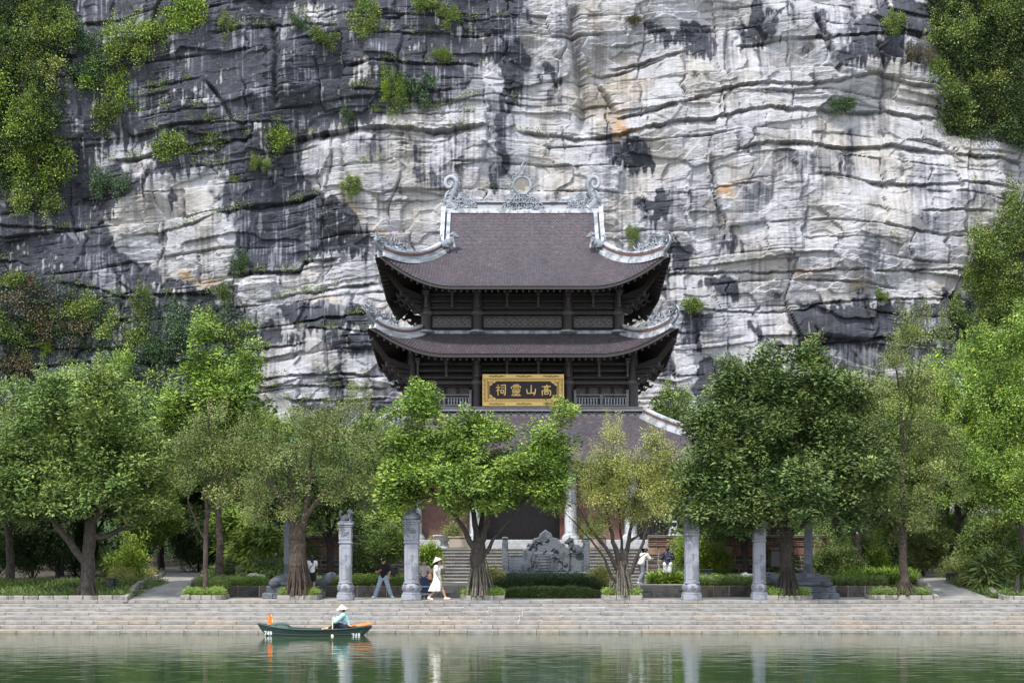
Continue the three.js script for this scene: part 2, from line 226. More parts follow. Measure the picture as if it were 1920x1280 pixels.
// steep joints: [points going down, depth, half width]
const JOINTS = [
  [[[380, 145], [408, 180], [430, 215], [436, 232]], 0.9, 4], [[[500, 30], [512, 60], [520, 100], [516, 150], [520, 205]], 0.8, 5], [[[1075, 0], [1072, 60], [1085, 110], [1096, 180], [1092, 250]], 1.1, 9], [[[1525, 20], [1545, 60], [1562, 100], [1580, 145]], 0.8, 5], [[[1368, 40], [1366, 120], [1372, 150]], 0.7, 4], [[[1332, 280], [1340, 340], [1352, 410], [1356, 440]], 0.6, 4],
  [[[1120, 140], [1140, 175], [1160, 212]], 0.8, 4], [[[1590, 262], [1596, 300], [1586, 332]], 0.8, 6], [[[1690, 280], [1698, 310], [1692, 338]], 0.6, 5], [[[1502, 555], [1503, 575]], 0.8, 4], [[[1558, 480], [1560, 506]], 0.5, 3], [[[640, 236], [644, 330], [648, 400]], 0.5, 5], [[[258, 490], [262, 545]], 0.4, 4], [[[820, 160], [826, 200], [836, 240]], 0.4, 3],
  [[[545, 618], [552, 650], [548, 680]], 0.7, 4], [[[1452, 270], [1460, 320], [1440, 390]], 0.5, 7], [[[1262, 400], [1258, 470], [1260, 560]], 0.5, 6], [[[1380, 240], [1390, 270], [1380, 290]], 0.5, 4], [[[715, 300], [720, 372]], 0.3, 5],
];
function along(pts, k, s) { const n = pts.length; if (s < pts[0][k] || s > pts[n - 1][k]) return null; for (let i = 1; i < n; i++) if (s <= pts[i][k]) return lerp(pts[i - 1][1 - k], pts[i][1 - k], (s - pts[i - 1][k]) / (pts[i][k] - pts[i - 1][k] || 1)); return null; }
const edgeFall = (f, w) => { const e = Math.min(f, 1 - f); return e < w ? 1 - e / w : 0; };
function ledgeRow(u) {                                              // ledges that cross this column, worked out once per column
  const out = [];
  for (const [pts, dep, below, above] of LEDGES) { const v = along(pts, 0, u); if (v === null) continue; const e = Math.min(u - pts[0][0], pts[pts.length - 1][0] - u), t = sstep(0, 26, e) * (0.65 + 0.5 * noise(u / 34, v / 30 + dep * 9)); if (t > 0.02) out.push([v + 1.5 * noise(u / 26, dep * 31 + v / 90) + 1.2 * Math.round(1.3 * noise(u / 17, v / 50 + dep * 7)) + 0.8 * noise(u / 6, v / 50), dep * Math.min(1.15, t), below, above]); }
  return out;
}
// broken rock: tilted facets with sharp edges (nearest cell of a jittered grid carries its own plane)
function facet(u, v, sx, sy, seed) {
  const x = u / sx, y = v / sy, ix = Math.floor(x), iy = Math.floor(y); let best = 1e9, h = 0;
  for (let j = -1; j <= 1; j++) for (let i = -1; i <= 1; i++) { const a = ix + i, b = iy + j, k = a * 131 + seed, cx = a + 0.15 + 0.7 * hash2(k, b), cy = b + 0.15 + 0.7 * hash2(k + 57, b), dx = x - cx, dy = y - cy, d = dx * dx + dy * dy; if (d < best) { best = d; h = (hash2(k + 91, b) - 0.5) + dx * 1.5 * (hash2(k + 17, b) - 0.5) + dy * 1.5 * (hash2(k + 33, b) - 0.62); } }
  return h;
}
function cliffDepth(u, v, rows) {                                   // metres towards the river
  const wv = v + 6 * noise(u / 300, v / 300) + 0.7 * noise(u / 60, v / 60 + 7), wu = u + 3 * noise(u / 60 + 40, v / 50);
  const b = wv + 0.15 * Math.min(u, 640) + 26 * Math.exp(-Math.pow((u - 1500) / 190, 2)) - 0.05 * Math.max(0, u - 1550);
  let z = 1.6 * noise(u / 330 + 3, v / 300) + 1.1 * noise(u / 120, v / 150 + 5) + 0.12 * noise(u / 44 + 8, v / 80);
  // thick beds cut by joints
  const B = b / 58 + 0.5 * noise(b / 90, 3.3) + 0.08 * noise(u / 300, b / 60), k1 = Math.floor(B), f1 = B - k1, w1 = 62 + 90 * hash2(k1, 5);
  const J = wu / w1 + hash2(k1, 9) * 7 + 0.12 * noise(u / 20, v / 24), j1 = Math.floor(J), fj = J - j1, open = sstep(-0.1, 0.55, noise(u / 85 + 20, v / 45 + k1)), openJ = sstep(0.05, 0.5, noise(u / 110 + 70, v / 60 + k1 * 3));
  z += 0.30 * (hash2(k1, 1) - 0.5) + 0.42 * (hash2(k1 * 7 + 3, j1) - 0.5);
  z += 0.6 * (f1 - 0.5) * (hash2(k1 * 5 + 1, j1 + 40) - 0.62) + 0.6 * (fj - 0.5) * (hash2(k1 * 3 + 8, j1 + 90) - 0.5);
  z -= 0.8 * open * Math.pow(edgeFall(f1, 0.055), 1.3) + 0.5 * openJ * Math.pow(edgeFall(fj, 0.03), 1.3);
  z -= 0.05 * Math.pow(Math.abs(2 * f1 - 1), 8);
  // thin beds
  const thin = sstep(-0.15, 0.55, noise(u / 120 + 60, v / 70 - 11)) * lerp(0.95, 0.55, sstep(820, 1020, u)), C = b / 13.5 + 0.6 * noise(b / 20, 8.1) + 0.10 * noise(u / 90, b / 20), k2 = Math.floor(C), f2 = C - k2;
  const K = wu / (26 + 42 * hash2(k2, 4)) + 9 * hash2(k2, 2) + 0.15 * noise(u / 9, v / 9), j2 = Math.floor(K), fk = K - j2;
  z += thin * (0.13 * (hash2(k2, 11) - 0.5) + 0.13 * (hash2(k2 * 3 + 1, j2) - 0.5) - 0.26 * Math.pow(edgeFall(f2, 0.12), 1.4) * sstep(-0.2, 0.3, noise(u / 40, v / 12 + 30)) - 0.12 * edgeFall(fk, 0.07));
  const D = b / 5.2 + 0.4 * noise(u / 30, b / 6), f3 = D - Math.floor(D); z += thin * 0.05 * (hash2(Math.floor(D), 6) - 0.5) - 0.05 * thin * edgeFall(f3, 0.2);
  const jv = wu / 150 + 0.25 * noise(v / 160, u / 400) + 0.03 * noise(v / 30, 4), ji = Math.floor(jv), jf = jv - ji; z += 0.55 * (hash2(ji, Math.floor(b / 150)) - 0.5) + 0.5 * (jf - 0.5) * (hash2(ji, 77) - 0.5) - 0.5 * Math.pow(edgeFall(jf, 0.018), 1.3) * sstep(-0.1, 0.4, noise(u / 90 + 3, v / 70 + 9));
  // weathered skin: scallops and grit
  const sk = fbm(u / 34, v / 26, 4, 0.6), rough = 0.45 + 0.75 * sstep(-0.3, 0.5, noise(u / 150 + 90, v / 110)); z += rough * (0.045 * sk - 0.03 * Math.abs(noise(u / 15 + 9, v / 11)));
  const qx = u + 3 * noise(u / 19, v / 17 + 4), qy = b + 2 * noise(u / 17 + 9, v / 15);
  z += 0.52 * facet(qx, qy, 118, 50, 1) + 0.19 * facet(qx, qy, 46, 22, 2) * (0.3 + 0.7 * rough) + 0.05 * rough * facet(u + 3 * noise(u / 6, v / 6), v, 13, 8, 3);
  for (const [vl, dep, below, above] of rows) { const dv = v - vl; z += dv > 0 ? -dep * (0.95 * Math.exp(-Math.pow(dv / (below * 0.55), 1.5)) + 0.10 * Math.exp(-dv / (below * 1.6))) : 0.14 * dep * Math.exp(dv / (above * 0.8)); }
  for (const [pts, dep, hw] of JOINTS) { const uu = along(pts, 1, v); if (uu === null) continue; const q = Math.abs(u - uu - 1.6 * noise(v / 11, uu)); if (q < hw * 3) { const e = Math.min(v - pts[0][1], pts[pts.length - 1][1] - v); z -= dep * Math.exp(-Math.pow(q / hw, 2)) * sstep(0, 18, e); } }
  z -= 0.012 * Math.max(0, HORIZON - v) * 0.06 * 10 * 0.08;         // leans back a little
  return z;
}
const CX0 = -58, CX1 = 58, CY0 = 1.5, CY1 = 56;
{
  const nx = 1040, ny = 800, rowsCache = [];
  const geo = gridGeo(nx, ny, (s, t) => {
    const x = lerp(CX0, CX1, s), y = lerp(CY0, CY1, t), u = cliffU(x), v = cliffV(y), i = Math.round(s * nx);
    if (!rowsCache[i]) rowsCache[i] = ledgeRow(u);
    return [x, y, Z(CD) + cliffDepth(u, v, rowsCache[i])];
  }, (s, t) => [s, t]);
  mark('cliff mesh');
  const W = 2048, H = 1024, d = new Uint8Array(W * H * 4), toS = (x) => Math.round(255 * (x <= 0.0031308 ? 12.92 * x : 1.055 * Math.pow(x, 1 / 2.4) - 0.055));
  const lut = new Uint8Array(4096); for (let i = 0; i < 4096; i++) lut[i] = toS(i / 4095);
  for (let j = 0, o = 0; j < H; j++) for (let i = 0; i < W; i++, o += 4) {
    const x = lerp(CX0, CX1, i / W), y = lerp(CY0, CY1, j / H), u = cliffU(x), v = cliffV(y);
    const n1 = fbm(u / 40, v / 40, 3), n2 = noise(u / 11 + 5, v / 11), st = noise(u / 5.5, v / 95 + 3), st2 = noise(u / 14 + 30, v / 130), gr = noise(u / 2.4, v / 2.2);
    const n3 = fbm(u / 120 + 31, v / 120 + 8, 4, 0.6), st3 = noise(u / 3.1 + 8, v / 60), sheet = noise(u / 26, v / 300 + 6);
    const m = darkMask(u + 16 * n1 + 5 * n2, v + 13 * n1 - 20 * Math.max(0, st2) - 7 * st + 5 * n2);
    const rag = 0.16 * st + 0.16 * n1 + 0.11 * n2 + 0.05 * gr + 0.08 * st3 + 0.13 * n3;
    const pale = sstep(0.42, 0.95, 1.1 * noise(u / 15 + 60, v / 120 + 20) + 0.45 * n3 + 0.35 * st3 + 0.25 * n2), dk = sstep(0.40, 0.60, m + 1.25 * rag - 0.42 * pale);
    const film = sstep(0.02, 0.62, m * 0.9 + 0.26 * n3 + 0.30 * sheet + 0.24 * n1 + 0.24 * st + 0.12 * n2 + 0.10 * st3) * (1 - dk);
    const oc = ochreMask(u + 10 * n1 + 4 * n2, v + 8 * n1 + 4 * n2 - 8 * st), ok = sstep(0.22, 0.95, oc + 0.18 * n1 + 0.10 * n2 + 0.10 * n3) * (1 - 0.85 * dk), rust = sstep(0.66, 1.02, oc + 0.14 * n2 + 0.14 * n1) * (1 - dk);
    const grey = clamp(0.40 + 0.30 * n1 + 0.22 * st + 0.22 * n2 + 0.10 * st3), warm = sstep(-0.35, 0.75, noise(u / 90 + 12, v / 110) + 0.5 * n1 + 0.25 * st);
    let r = lerp(0.40, 0.235, grey), g = lerp(0.397, 0.234, grey), b = lerp(0.42, 0.258, grey);
    r = lerp(r, 0.125, film * 0.8); g = lerp(g, 0.128, film * 0.8); b = lerp(b, 0.152, film * 0.8);
    r *= lerp(1, 1.03, warm); g *= lerp(1, 0.985, warm); b *= lerp(1, 0.865, warm);
    r = lerp(r, 0.36, ok * 0.7); g = lerp(g, 0.275, ok * 0.7); b = lerp(b, 0.19, ok * 0.7);
    r = lerp(r, 0.34, rust * 0.7); g = lerp(g, 0.18, rust * 0.7); b = lerp(b, 0.075, rust * 0.7);
    const dv = clamp(0.9 + 0.30 * n1 + 0.30 * n3 + 0.26 * st + 0.18 * n2 + 0.12 * gr + 0.14 * st3, 0.45, 1.9), wash = sstep(0.42, 1.05, 0.6 * n3 + 0.5 * n1 + 0.6 * st + 0.5 * st3);
    const kr = lerp(0.047, 0.22, wash * 0.65), kg = lerp(0.050, 0.222, wash * 0.65), kb = lerp(0.064, 0.25, wash * 0.65);
    r = lerp(r, kr * dv, dk); g = lerp(g, kg * dv, dk); b = lerp(b, kb * dv, dk);
    const f = 1 + 0.10 * gr + 0.05 * noise(u / 1.1, v / 1.1);
    d[o] = lut[Math.round(clamp(r * f) * 4095)]; d[o + 1] = lut[Math.round(clamp(g * f) * 4095)]; d[o + 2] = lut[Math.round(clamp(b * f) * 4095)]; d[o + 3] = 255;
  }
  const map = new THREE.DataTexture(d, W, H); map.colorSpace = THREE.SRGBColorSpace; map.magFilter = THREE.LinearFilter; map.needsUpdate = true;
  const bump = tex(1024, 512, (x, y) => 0.5 + 0.22 * tileFbm(x * 48, y * 48, 48, 4, 0.6) - 0.35 * Math.abs(noise(x * 30 + 3, y * 44, 30, 44)) + 0.1, false, 1); bump.repeat.set(6, 6);
  const m = mat([1, 1, 1], 0.95, { map, bumpMap: bump, bumpScale: 0.05 });
  struct('cliff', geo, m, 'sheer limestone cliff of white and dark grey beds rising behind the temple', 'cliff');
  mark('cliff paint');
}
function cliffPoint(px, py, out = 0) {                              // a point on the rock face
  const x = X(px, CD), y = Y(py, CD); return V(x, y, Z(CD) + cliffDepth(px, py, ledgeRow(px)) + out);
}
// ---------------------------------------------------------------- ground, water, embankment
const T = 1.3;                                                     // height of the promenade above the water
const WATER = 0.25, G1 = 1.82;                                                   // ground behind the low wall
const soilTex = tex(512, 512, (x, y) => { const a = tileFbm(x * 8, y * 8, 8, 5, 0.6); return [0.62 + 0.35 * a, 0.6 + 0.32 * a, 0.55 + 0.3 * a]; }, false, 0.25);
const pavTex = tex(1024, 1024, (x, y) => { const r = Math.floor(y * 10), ox = x * 8 + hash2(r, 3), i = Math.floor(ox) % 8, fx = ox - Math.floor(ox), fy = y * 10 - r; const t = 0.66 + 0.3 * hash2(i, r * 7 + 1) + 0.14 * tileFbm(x * 12, y * 12, 12, 4, 0.6); const seam = (fx < 0.012 || fy < 0.018) ? 0.72 : 1; return [t * seam, t * 0.985 * seam, t * 0.95 * seam]; }, false, 0.12);
const M = {
  soil: mat([0.10, 0.085, 0.055], 0.95, { map: soilTex, bumpMap: stoneBump, bumpScale: 0.05 }),
  paving: mat([0.42, 0.405, 0.375], 0.85, { map: pavTex, bumpMap: stoneBump, bumpScale: 0.006 }),
  path: mat([0.36, 0.35, 0.33], 0.9, { map: pavTex, bumpMap: stoneBump, bumpScale: 0.010 }),
  kerb: mat([0.30, 0.28, 0.25], 0.9, { map: stainTex, bumpMap: stoneBump, bumpScale: 0.01 }),
  mortar: mat([0.42, 0.38, 0.32], 0.95, { map: stoneTex, bumpMap: stoneBump, bumpScale: 0.01 }),
};
const slabMats = [[0.318, 0.299, 0.275], [0.339, 0.32, 0.297], [0.302, 0.291, 0.275], [0.286, 0.27, 0.249], [0.344, 0.325, 0.299], [0.328, 0.301, 0.268], [0.349, 0.307, 0.254], [0.315, 0.307, 0.299], [0.275, 0.262, 0.244], [0.334, 0.301, 0.268]].map((c) => mat(c, 0.85, { map: stoneTex, bumpMap: stoneBump, bumpScale: 0.006 }));
{
  // river bed and land: one sheet to the foot of the cliff and far to the sides
  const land = gridGeo(160, 120, (s, t) => { const x = lerp(-160, 160, s), z = lerp(-0.6, -140, t); const back = clamp((-z - 4) / 70); let y = z > -4.2 ? T - 0.25 : lerp(G1 - 0.02, 3.6, Math.pow(back, 1.2)) + 0.10 * noise(x / 3, z / 3) * sstep(5, 8, -z); if (Math.abs(x + 0.2) < 14 && z < -8 && z > -60) y = Math.min(y, 1.75); return [x, y, z]; }, (s, t, p) => [p[0], p[2]]);
  struct('ground', land, M.soil, 'bare brown soil under the garden trees', 'ground');
  const bed = gridGeo(10, 10, (s, t) => [lerp(-160, 160, s), -2.5, lerp(-2, 120, t)]); struct('river_bed', bed, M.soil, 'muddy bed under the green water', 'river bed');
  // water: fine ripples that run along the bank
  const rip = tex(1024, 1024, (x, y) => { const a = noise(x * 14, y * 46, 14, 46), b = noise(x * 30 + 3, y * 90 + 9, 30, 90), c = noise(x * 5, y * 12, 5, 12); return 0.5 + 0.24 * a + 0.10 * b + 0.2 * c; }, false, 1 / 14);
  const wm = new THREE.MeshPhysicalMaterial({ color: col(0.031, 0.058, 0.022), roughness: 0.06, metalness: 0, ior: 1.33, bumpMap: rip, bumpScale: 0.010 });
  const water = gridGeo(60, 60, (s, t) => [lerp(-160, 160, s), WATER, lerp(-1.5, 140, t)], (s, t, p) => [p[0], p[2]]);
  struct('water', water, wm, 'calm murky green water mirroring trees and steps', 'water');
}
const wetMat = mat([0.17, 0.145, 0.11], 0.6, { map: stainTex, bumpMap: stoneBump, bumpScale: 0.008 });
// ---- the embankment stair: every slab of stone is a piece of its own
{
  const steps = new THREE.Group(); steps.name = 'embankment_steps'; steps.userData = { kind: 'structure', label: 'long grey stone steps leading down from the promenade into the water', category: 'steps' }; scene.add(steps);
  const r = rng(5), RISE = 0.1325, RUN = 0.8, N = 9, variants = new Map();
  const slab = (w) => { const k = Math.round(w * 20) / 20; if (!variants.has(k)) variants.set(k, [0, 1, 2].map((i) => cbox(k - 0.012, RISE - 0.006, RUN + 0.10, 0.012, i * 3.1 + k, i * 1.7))); return variants.get(k)[Math.floor(r() * 3)]; };
  for (let k = 0; k < N; k++) {
    let x = -22.6 - r() * 1.2; const y = T - RISE * (k + 0.5), z = RUN * k - RUN / 2 - 0.05;
    let q = Math.floor(r() * slabMats.length);
    while (x < 22.6) {
      const w = Math.round((0.75 + r() * 1.0) * 20) / 20, g = slab(w), tan = k >= 4 && r() < (k >= 6 ? 0.8 : 0.35); if (r() < 0.7) q = Math.floor(r() * slabMats.length);
      const m = part(steps, 'stone_slab', g, k === 8 ? wetMat : slabMats[tan ? [5, 6, 9][Math.floor(r() * 3)] : (q === 6 && k < 4 ? 0 : q)]); m.position.set(x + w / 2, y + (r() - 0.5) * 0.008, z + (r() - 0.5) * 0.014); m.rotation.y = (r() - 0.5) * 0.004; x += w;
    }
    for (const s of [-1, 1]) { const m = part(steps, 'stone_slab', cbox(40, RISE - 0.006, RUN + 0.1, 0.012), slabMats[k % 5]); m.position.set(s * 44.5, y - 0.01, z - 0.004); }
  }
  part(steps, 'core', bx(140, 1.0, 7.0, 0, -0.55, 3.0, 0.02), M.kerb);
}
// ---- promenade
{
  const g = [bx(150, 0.3, 4.6, 0, T - 0.155, -2.55, 0.01)]; for (const a of g[0].attributes.uv.array) if (!Number.isFinite(a)) throw 0;
  struct('promenade', gridGeo(60, 6, (s, t) => [lerp(-75, 75, s), T - 0.004 + 0.004 * noise(s * 90, t * 5), lerp(-0.22, -4.7, t)], (s, t, p) => [p[0], p[2]]), M.paving, 'flat stone paved promenade along the top of the steps', 'promenade');
}
// ---- walls of squared stones in pale mortar
const blockMats = [[0.10, 0.085, 0.07], [0.15, 0.125, 0.10], [0.085, 0.08, 0.075], [0.19, 0.15, 0.115], [0.13, 0.12, 0.11]].map((c) => mat(c, 0.95, { map: stainTex, bumpMap: stoneBump, bumpScale: 0.02 }));
function stoneWall(name, label, x0, x1, y0, y1, z, thick, rows, wMin, wMax, seed, mats = blockMats, mortar = M.mortar, turn = 0, gap = 0.035) {
  const r = rng(seed), t = thing(name, label, 'wall', [(x0 + x1) / 2, y0, z], turn, undefined), L = x1 - x0, H = y1 - y0, h = H / rows, cache = new Map();
  part(t, 'mortar', bx(L, H - 0.02, thick - 0.06, 0, (H - 0.02) / 2, 0, 0.01), mortar);
  for (let k = 0; k < rows; k++) { let x = -L / 2; while (x < L / 2 - 0.05) { let w = wMin + r() * (wMax - wMin); if (L / 2 - x - w < wMin * 0.6) w = L / 2 - x; const kk = Math.round(w * 20) / 20; if (!cache.has(kk)) cache.set(kk, cbox(kk - gap, h - gap, thick, 0.025, kk * 3, kk)); const m = part(t, 'stone', cache.get(kk), mats[Math.floor(r() * mats.length)]); m.position.set(x + w / 2, (k + 0.5) * h, (r() - 0.5) * 0.02); x += w; } }
  return t;
}
stoneWall('low_wall', 'low dark stone wall between stone turtle pavement and garden path on planter side', X(420, 64), X(640, 64), T, G1, Z(64), 0.3, 1, 0.55, 0.95, 21);
stoneWall('low_wall', 'low dark stone wall with pale joints behind the man in black shirt', X(640, 64), X(792, 64), T, G1, Z(64), 0.3, 1, 0.45, 0.8, 22);
stoneWall('low_wall', 'low dark stone wall beside the headless lotus pillar, below black square planters', X(1300, 64), X(1440, 64), T, G1, Z(64), 0.3, 1, 0.6, 1.1, 23);
stoneWall('low_wall', 'low dark stone wall running from stone turtle with stele to slender tree planter', X(1440, 64), X(1665, 64), T, G1, Z(64), 0.3, 1, 0.5, 1.0, 24);
// ---- three wide steps up to the forecourt
{
  const st = new THREE.Group(); st.name = 'forecourt_steps'; st.userData = { kind: 'structure', label: 'three wide weathered stone steps up to the forecourt', category: 'steps' }; scene.add(st);
  const r = rng(9), ms = [[0.25, 0.225, 0.185], [0.30, 0.27, 0.23], [0.21, 0.20, 0.175], [0.33, 0.31, 0.28]].map((c) => mat(c, 0.9, { map: stainTex, bumpMap: stoneBump, bumpScale: 0.012 }));
  for (let k = 0; k < 3; k++) { let x = X(792, 64); const e = X(1300, 64); while (x < e - 0.05) { let w = 1.1 + r() * 1.1; if (e - x - w < 0.7) w = e - x; const m = part(st, 'stone_slab', cbox(w - 0.012, 0.165, 0.5, 0.012, r() * 4, r() * 4), ms[Math.floor(r() * 4)]); m.position.set(x + w / 2, T + 0.173 * k + 0.088, -3.85 - 0.36 * k); x += w; } }
  struct('forecourt', gridGeo(40, 10, (s, t) => [lerp(X(792, 64) - 0.2, X(1300, 64) + 0.2, s), G1 + 0.004, lerp(-4.8, -11.4, t)], (s, t, p) => [p[0], p[2]]), M.path, 'paved forecourt below the temple stair', 'paving');
}
// ---- grand stair of the temple
{
  const st = new THREE.Group(); st.name = 'temple_stair'; st.userData = { kind: 'structure', label: 'broad grey stone stair climbing to the temple platform', category: 'stair' }; scene.add(st);
  const r = rng(12), e0 = X(785, 72), e1 = X(1212, 72), N = 10, rise = 0.164;
  for (let k = 0; k < N; k++) { let x = e0 - r() * 0.3; while (x < e1 - 0.05) { let w = 0.9 + r() * 1.0; if (e1 - x - w < 0.6) w = e1 - x; const m = part(st, 'stone_slab', [cbox(w - 0.012, rise - 0.06, 0.44, 0.006, r() * 4, r() * 4).translate(0, -0.03, -0.01), cbox(w - 0.008, 0.055, 0.50, 0.012, r() * 4, r() * 4).translate(0, rise / 2 - 0.03, 0.03)], slabMats[[0, 1, 2, 3, 4, 7, 8][Math.floor(r() * 7)]]); m.position.set(x + w / 2, G1 + rise * (k + 0.5), -11.3 - 0.36 * k); x += w; } }
  struct('temple_court', gridGeo(20, 10, (s, t) => [lerp(-16, 17.4, s), G1 + N * rise + 0.003, lerp(-14.8, -29, t)], (s, t, p) => [p[0], p[2]]), M.path, 'paved upper court in front of the temple', 'paving');
}
const COURT = G1 + 1.64;
stoneWall('retaining_wall', 'dark stone retaining wall beside the grand stair, behind the man in patterned shirt', X(1212, 72), X(1212, 72) + 9, G1, 3.1, Z(72) + 0.3, 0.5, 6, 0.35, 0.7, 31);
stoneWall('retaining_wall', 'dark stone retaining wall beside the grand stair, behind the lion pillar and dark trunk', X(785, 72) - 9, X(785, 72), G1, 3.1, Z(72) + 0.3, 0.5, 6, 0.35, 0.7, 32);
// ---- brick parapets
const brickMats = [[0.22, 0.115, 0.085], [0.26, 0.14, 0.10], [0.19, 0.105, 0.085], [0.30, 0.19, 0.14], [0.17, 0.12, 0.10]].map((c) => mat(c, 0.95, { map: stoneTex, bumpMap: stoneBump, bumpScale: 0.01 }));
const coping = mat([0.12, 0.10, 0.09], 0.95, { map: stainTex, bumpMap: stoneBump, bumpScale: 0.02 });
for (const [x0, x1, seed, label] of [[X(1212, 72) + 0.05, X(1212, 72) + 9, 41, 'red brick parapet with dark coping above retaining wall, beside the yellow green bush'], [X(785, 72) - 9, X(785, 72) - 0.05, 42, 'red brick parapet with dark coping above retaining wall, behind lion pillar trees']]) {
  const t = thing('brick_parapet', label, 'parapet', [(x0 + x1) / 2, 3.1, Z(72) + 0.25]), L = x1 - x0, r = rng(seed), panel = [];
  part(t, 'backing', bx(L, 1.0, 0.2, 0, 0.5, 0, 0.01), M.mortar);
  const pw = 0.52; for (let x = -L / 2; x < L / 2 - 0.1; x += pw) { const m = part(t, 'panel', cbox(pw - 0.05, 0.42, 0.30, 0.02, r() * 3, r() * 3), [brickMats[3], brickMats[1], mat([0.33, 0.17, 0.11], 0.95, { map: stainTex }), mat([0.36, 0.27, 0.21], 0.95, { map: stainTex })][Math.floor(r() * 4)]); m.position.set(x + pw / 2, 0.24, 0); }
  part(t, 'moulding', [bx(L, 0.08, 0.40, 0, 0.50, 0, 0.02), bx(L, 0.06, 0.34, 0, 0.70, 0, 0.015)], brickMats[4]);
  for (let x = -L / 2; x < L / 2 - 0.05; x += 0.22) { const m = part(t, 'brick', cbox(0.20, 0.07, 0.3, 0.008), brickMats[Math.floor(r() * 4)]); m.position.set(x + 0.11, 0.595, 0); const m2 = part(t, 'brick', cbox(0.20, 0.10, 0.3, 0.008), brickMats[Math.floor(r() * 4)]); m2.position.set(x + 0.11, 0.80, 0); }
  part(t, 'coping', [bx(L, 0.07, 0.44, 0, 0.89, 0, 0.02), bx(L, 0.06, 0.30, 0, 0.96, 0, 0.02)], coping);
}
// ---- side paths rising from the promenade, with kerbs
function sidePath(label, pts, w0, w1, lk) {
  const c = new THREE.CatmullRomCurve3(pts.map((p) => V(...p))), n = 30;
  const side = (t) => { const d = c.getTangent(t); return V(-d.z, 0, d.x).normalize(); };
  struct('garden_path', gridGeo(n, 4, (s, t) => { const p = c.getPoint(s), q = side(s).multiplyScalar((t - 0.5) * lerp(w0, w1, s)); return [p.x + q.x, p.y, p.z + q.z]; }, (s, t, p) => [p[0], p[2]]), M.path, label, 'path');
  const r = rng(Math.floor(w0 * 100 + pts[0][0] * 10 + 500));
  for (const sgn of [-1, 1]) { const k = new THREE.Group(); k.name = numbered('path_kerb'); k.userData = { kind: 'structure', label: lk, category: 'kerb' }; scene.add(k);
    for (let i = 0; i < 22; i++) { const s = (i + 0.5) / 22, p = c.getPoint(s), q = side(s).multiplyScalar(sgn * (lerp(w0, w1, s) / 2 + 0.1)), d = c.getTangent(s), len = c.getLength() / 22; const m = part(k, 'kerb_stone', cbox(len * (0.93 + 0.05 * r()), 0.26, 0.2, 0.03, r() * 3, r() * 3), M.kerb); m.position.set(p.x + q.x, p.y + 0.02 + 0.03 * r(), p.z + q.z); m.rotation.y = Math.atan2(-d.z, d.x); } }
}
sidePath('pale stone path curving into the garden beside the tall twin trunks', [[X(292, 60.3), T + 0.004, -0.4], [X(297, 62), T + 0.14, -2.2], [X(304, 63.7), T + 0.40, -3.7], [X(320, 66), G1 + 0.10, -6], [X(345, 73), G1 + 0.27, -13], [X(335, 82), G1 + 0.5, -22]], 2.3, 1.8, 'weathered stone kerb of the path beside the twin trunks');
sidePath('pale stone path curving into the garden beside the slender tree planter', [[X(1822, 60.3), T + 0.004, -0.4], [X(1808, 62), T + 0.14, -2.2], [X(1796, 63.7), T + 0.40, -3.7], [X(1772, 66), G1 + 0.10, -6], [X(1735, 73), G1 + 0.27, -13], [X(1650, 78), G1 + 0.4, -18]], 2.6, 1.9, 'weathered stone kerb of the path beside the slender tree planter');
mark('ground');
// ---------------------------------------------------------------- the temple
const TX = X(980, 97), TZ = -42;                                   // axis and centre
const W = {
  dark: mat([0.038, 0.030, 0.030], 0.62, { map: woodTex }), wood: mat([0.038, 0.030, 0.030], 0.62, { map: woodTex }), worn: mat([0.115, 0.100, 0.097], 0.7, { map: woodTex }), grey: mat([0.20, 0.195, 0.20], 0.8, { map: stoneTex }),
  stone: mat([0.36, 0.385, 0.425], 0.85, { map: stainTex, bumpMap: stoneBump, bumpScale: 0.01 }), white: mat([0.50, 0.515, 0.545], 0.85, { map: stainTex }), red: mat([0.16, 0.075, 0.055], 0.9, { map: stoneTex }), carved: mat([0.22, 0.21, 0.23], 0.85, { map: stoneTex }),
  brick: mat([0.20, 0.11, 0.09], 0.95, { map: stoneTex }), door: mat([0.14, 0.05, 0.035], 0.7, { map: woodTex }), gold: mat([0.62, 0.43, 0.16], 0.42, { metalness: 0.55 }), goldDark: mat([0.20, 0.12, 0.04], 0.6, { metalness: 0.3 }), lacquer: mat([0.012, 0.005, 0.007], 0.6), plinth: mat([0.42, 0.43, 0.44], 0.85, { map: stoneTex }),
};
const tileMat = mat([1, 1, 1], 0.75), tileGeo = (() => { const s = new THREE.Shape(); s.moveTo(-0.098, 0.30); s.lineTo(0.098, 0.30); s.lineTo(0.098, 0.07); s.quadraticCurveTo(0.09, 0.0, 0, -0.02); s.quadraticCurveTo(-0.09, 0.0, -0.098, 0.07); const g = new THREE.ExtrudeGeometry(s, { depth: 0.026, bevelEnabled: false, curveSegments: 3 }); return g; })();
const temple = thing('temple', 'three tiered dark wooden temple with purple grey tiled roofs and stone dragon ridges', 'temple', [TX, 0, TZ]);
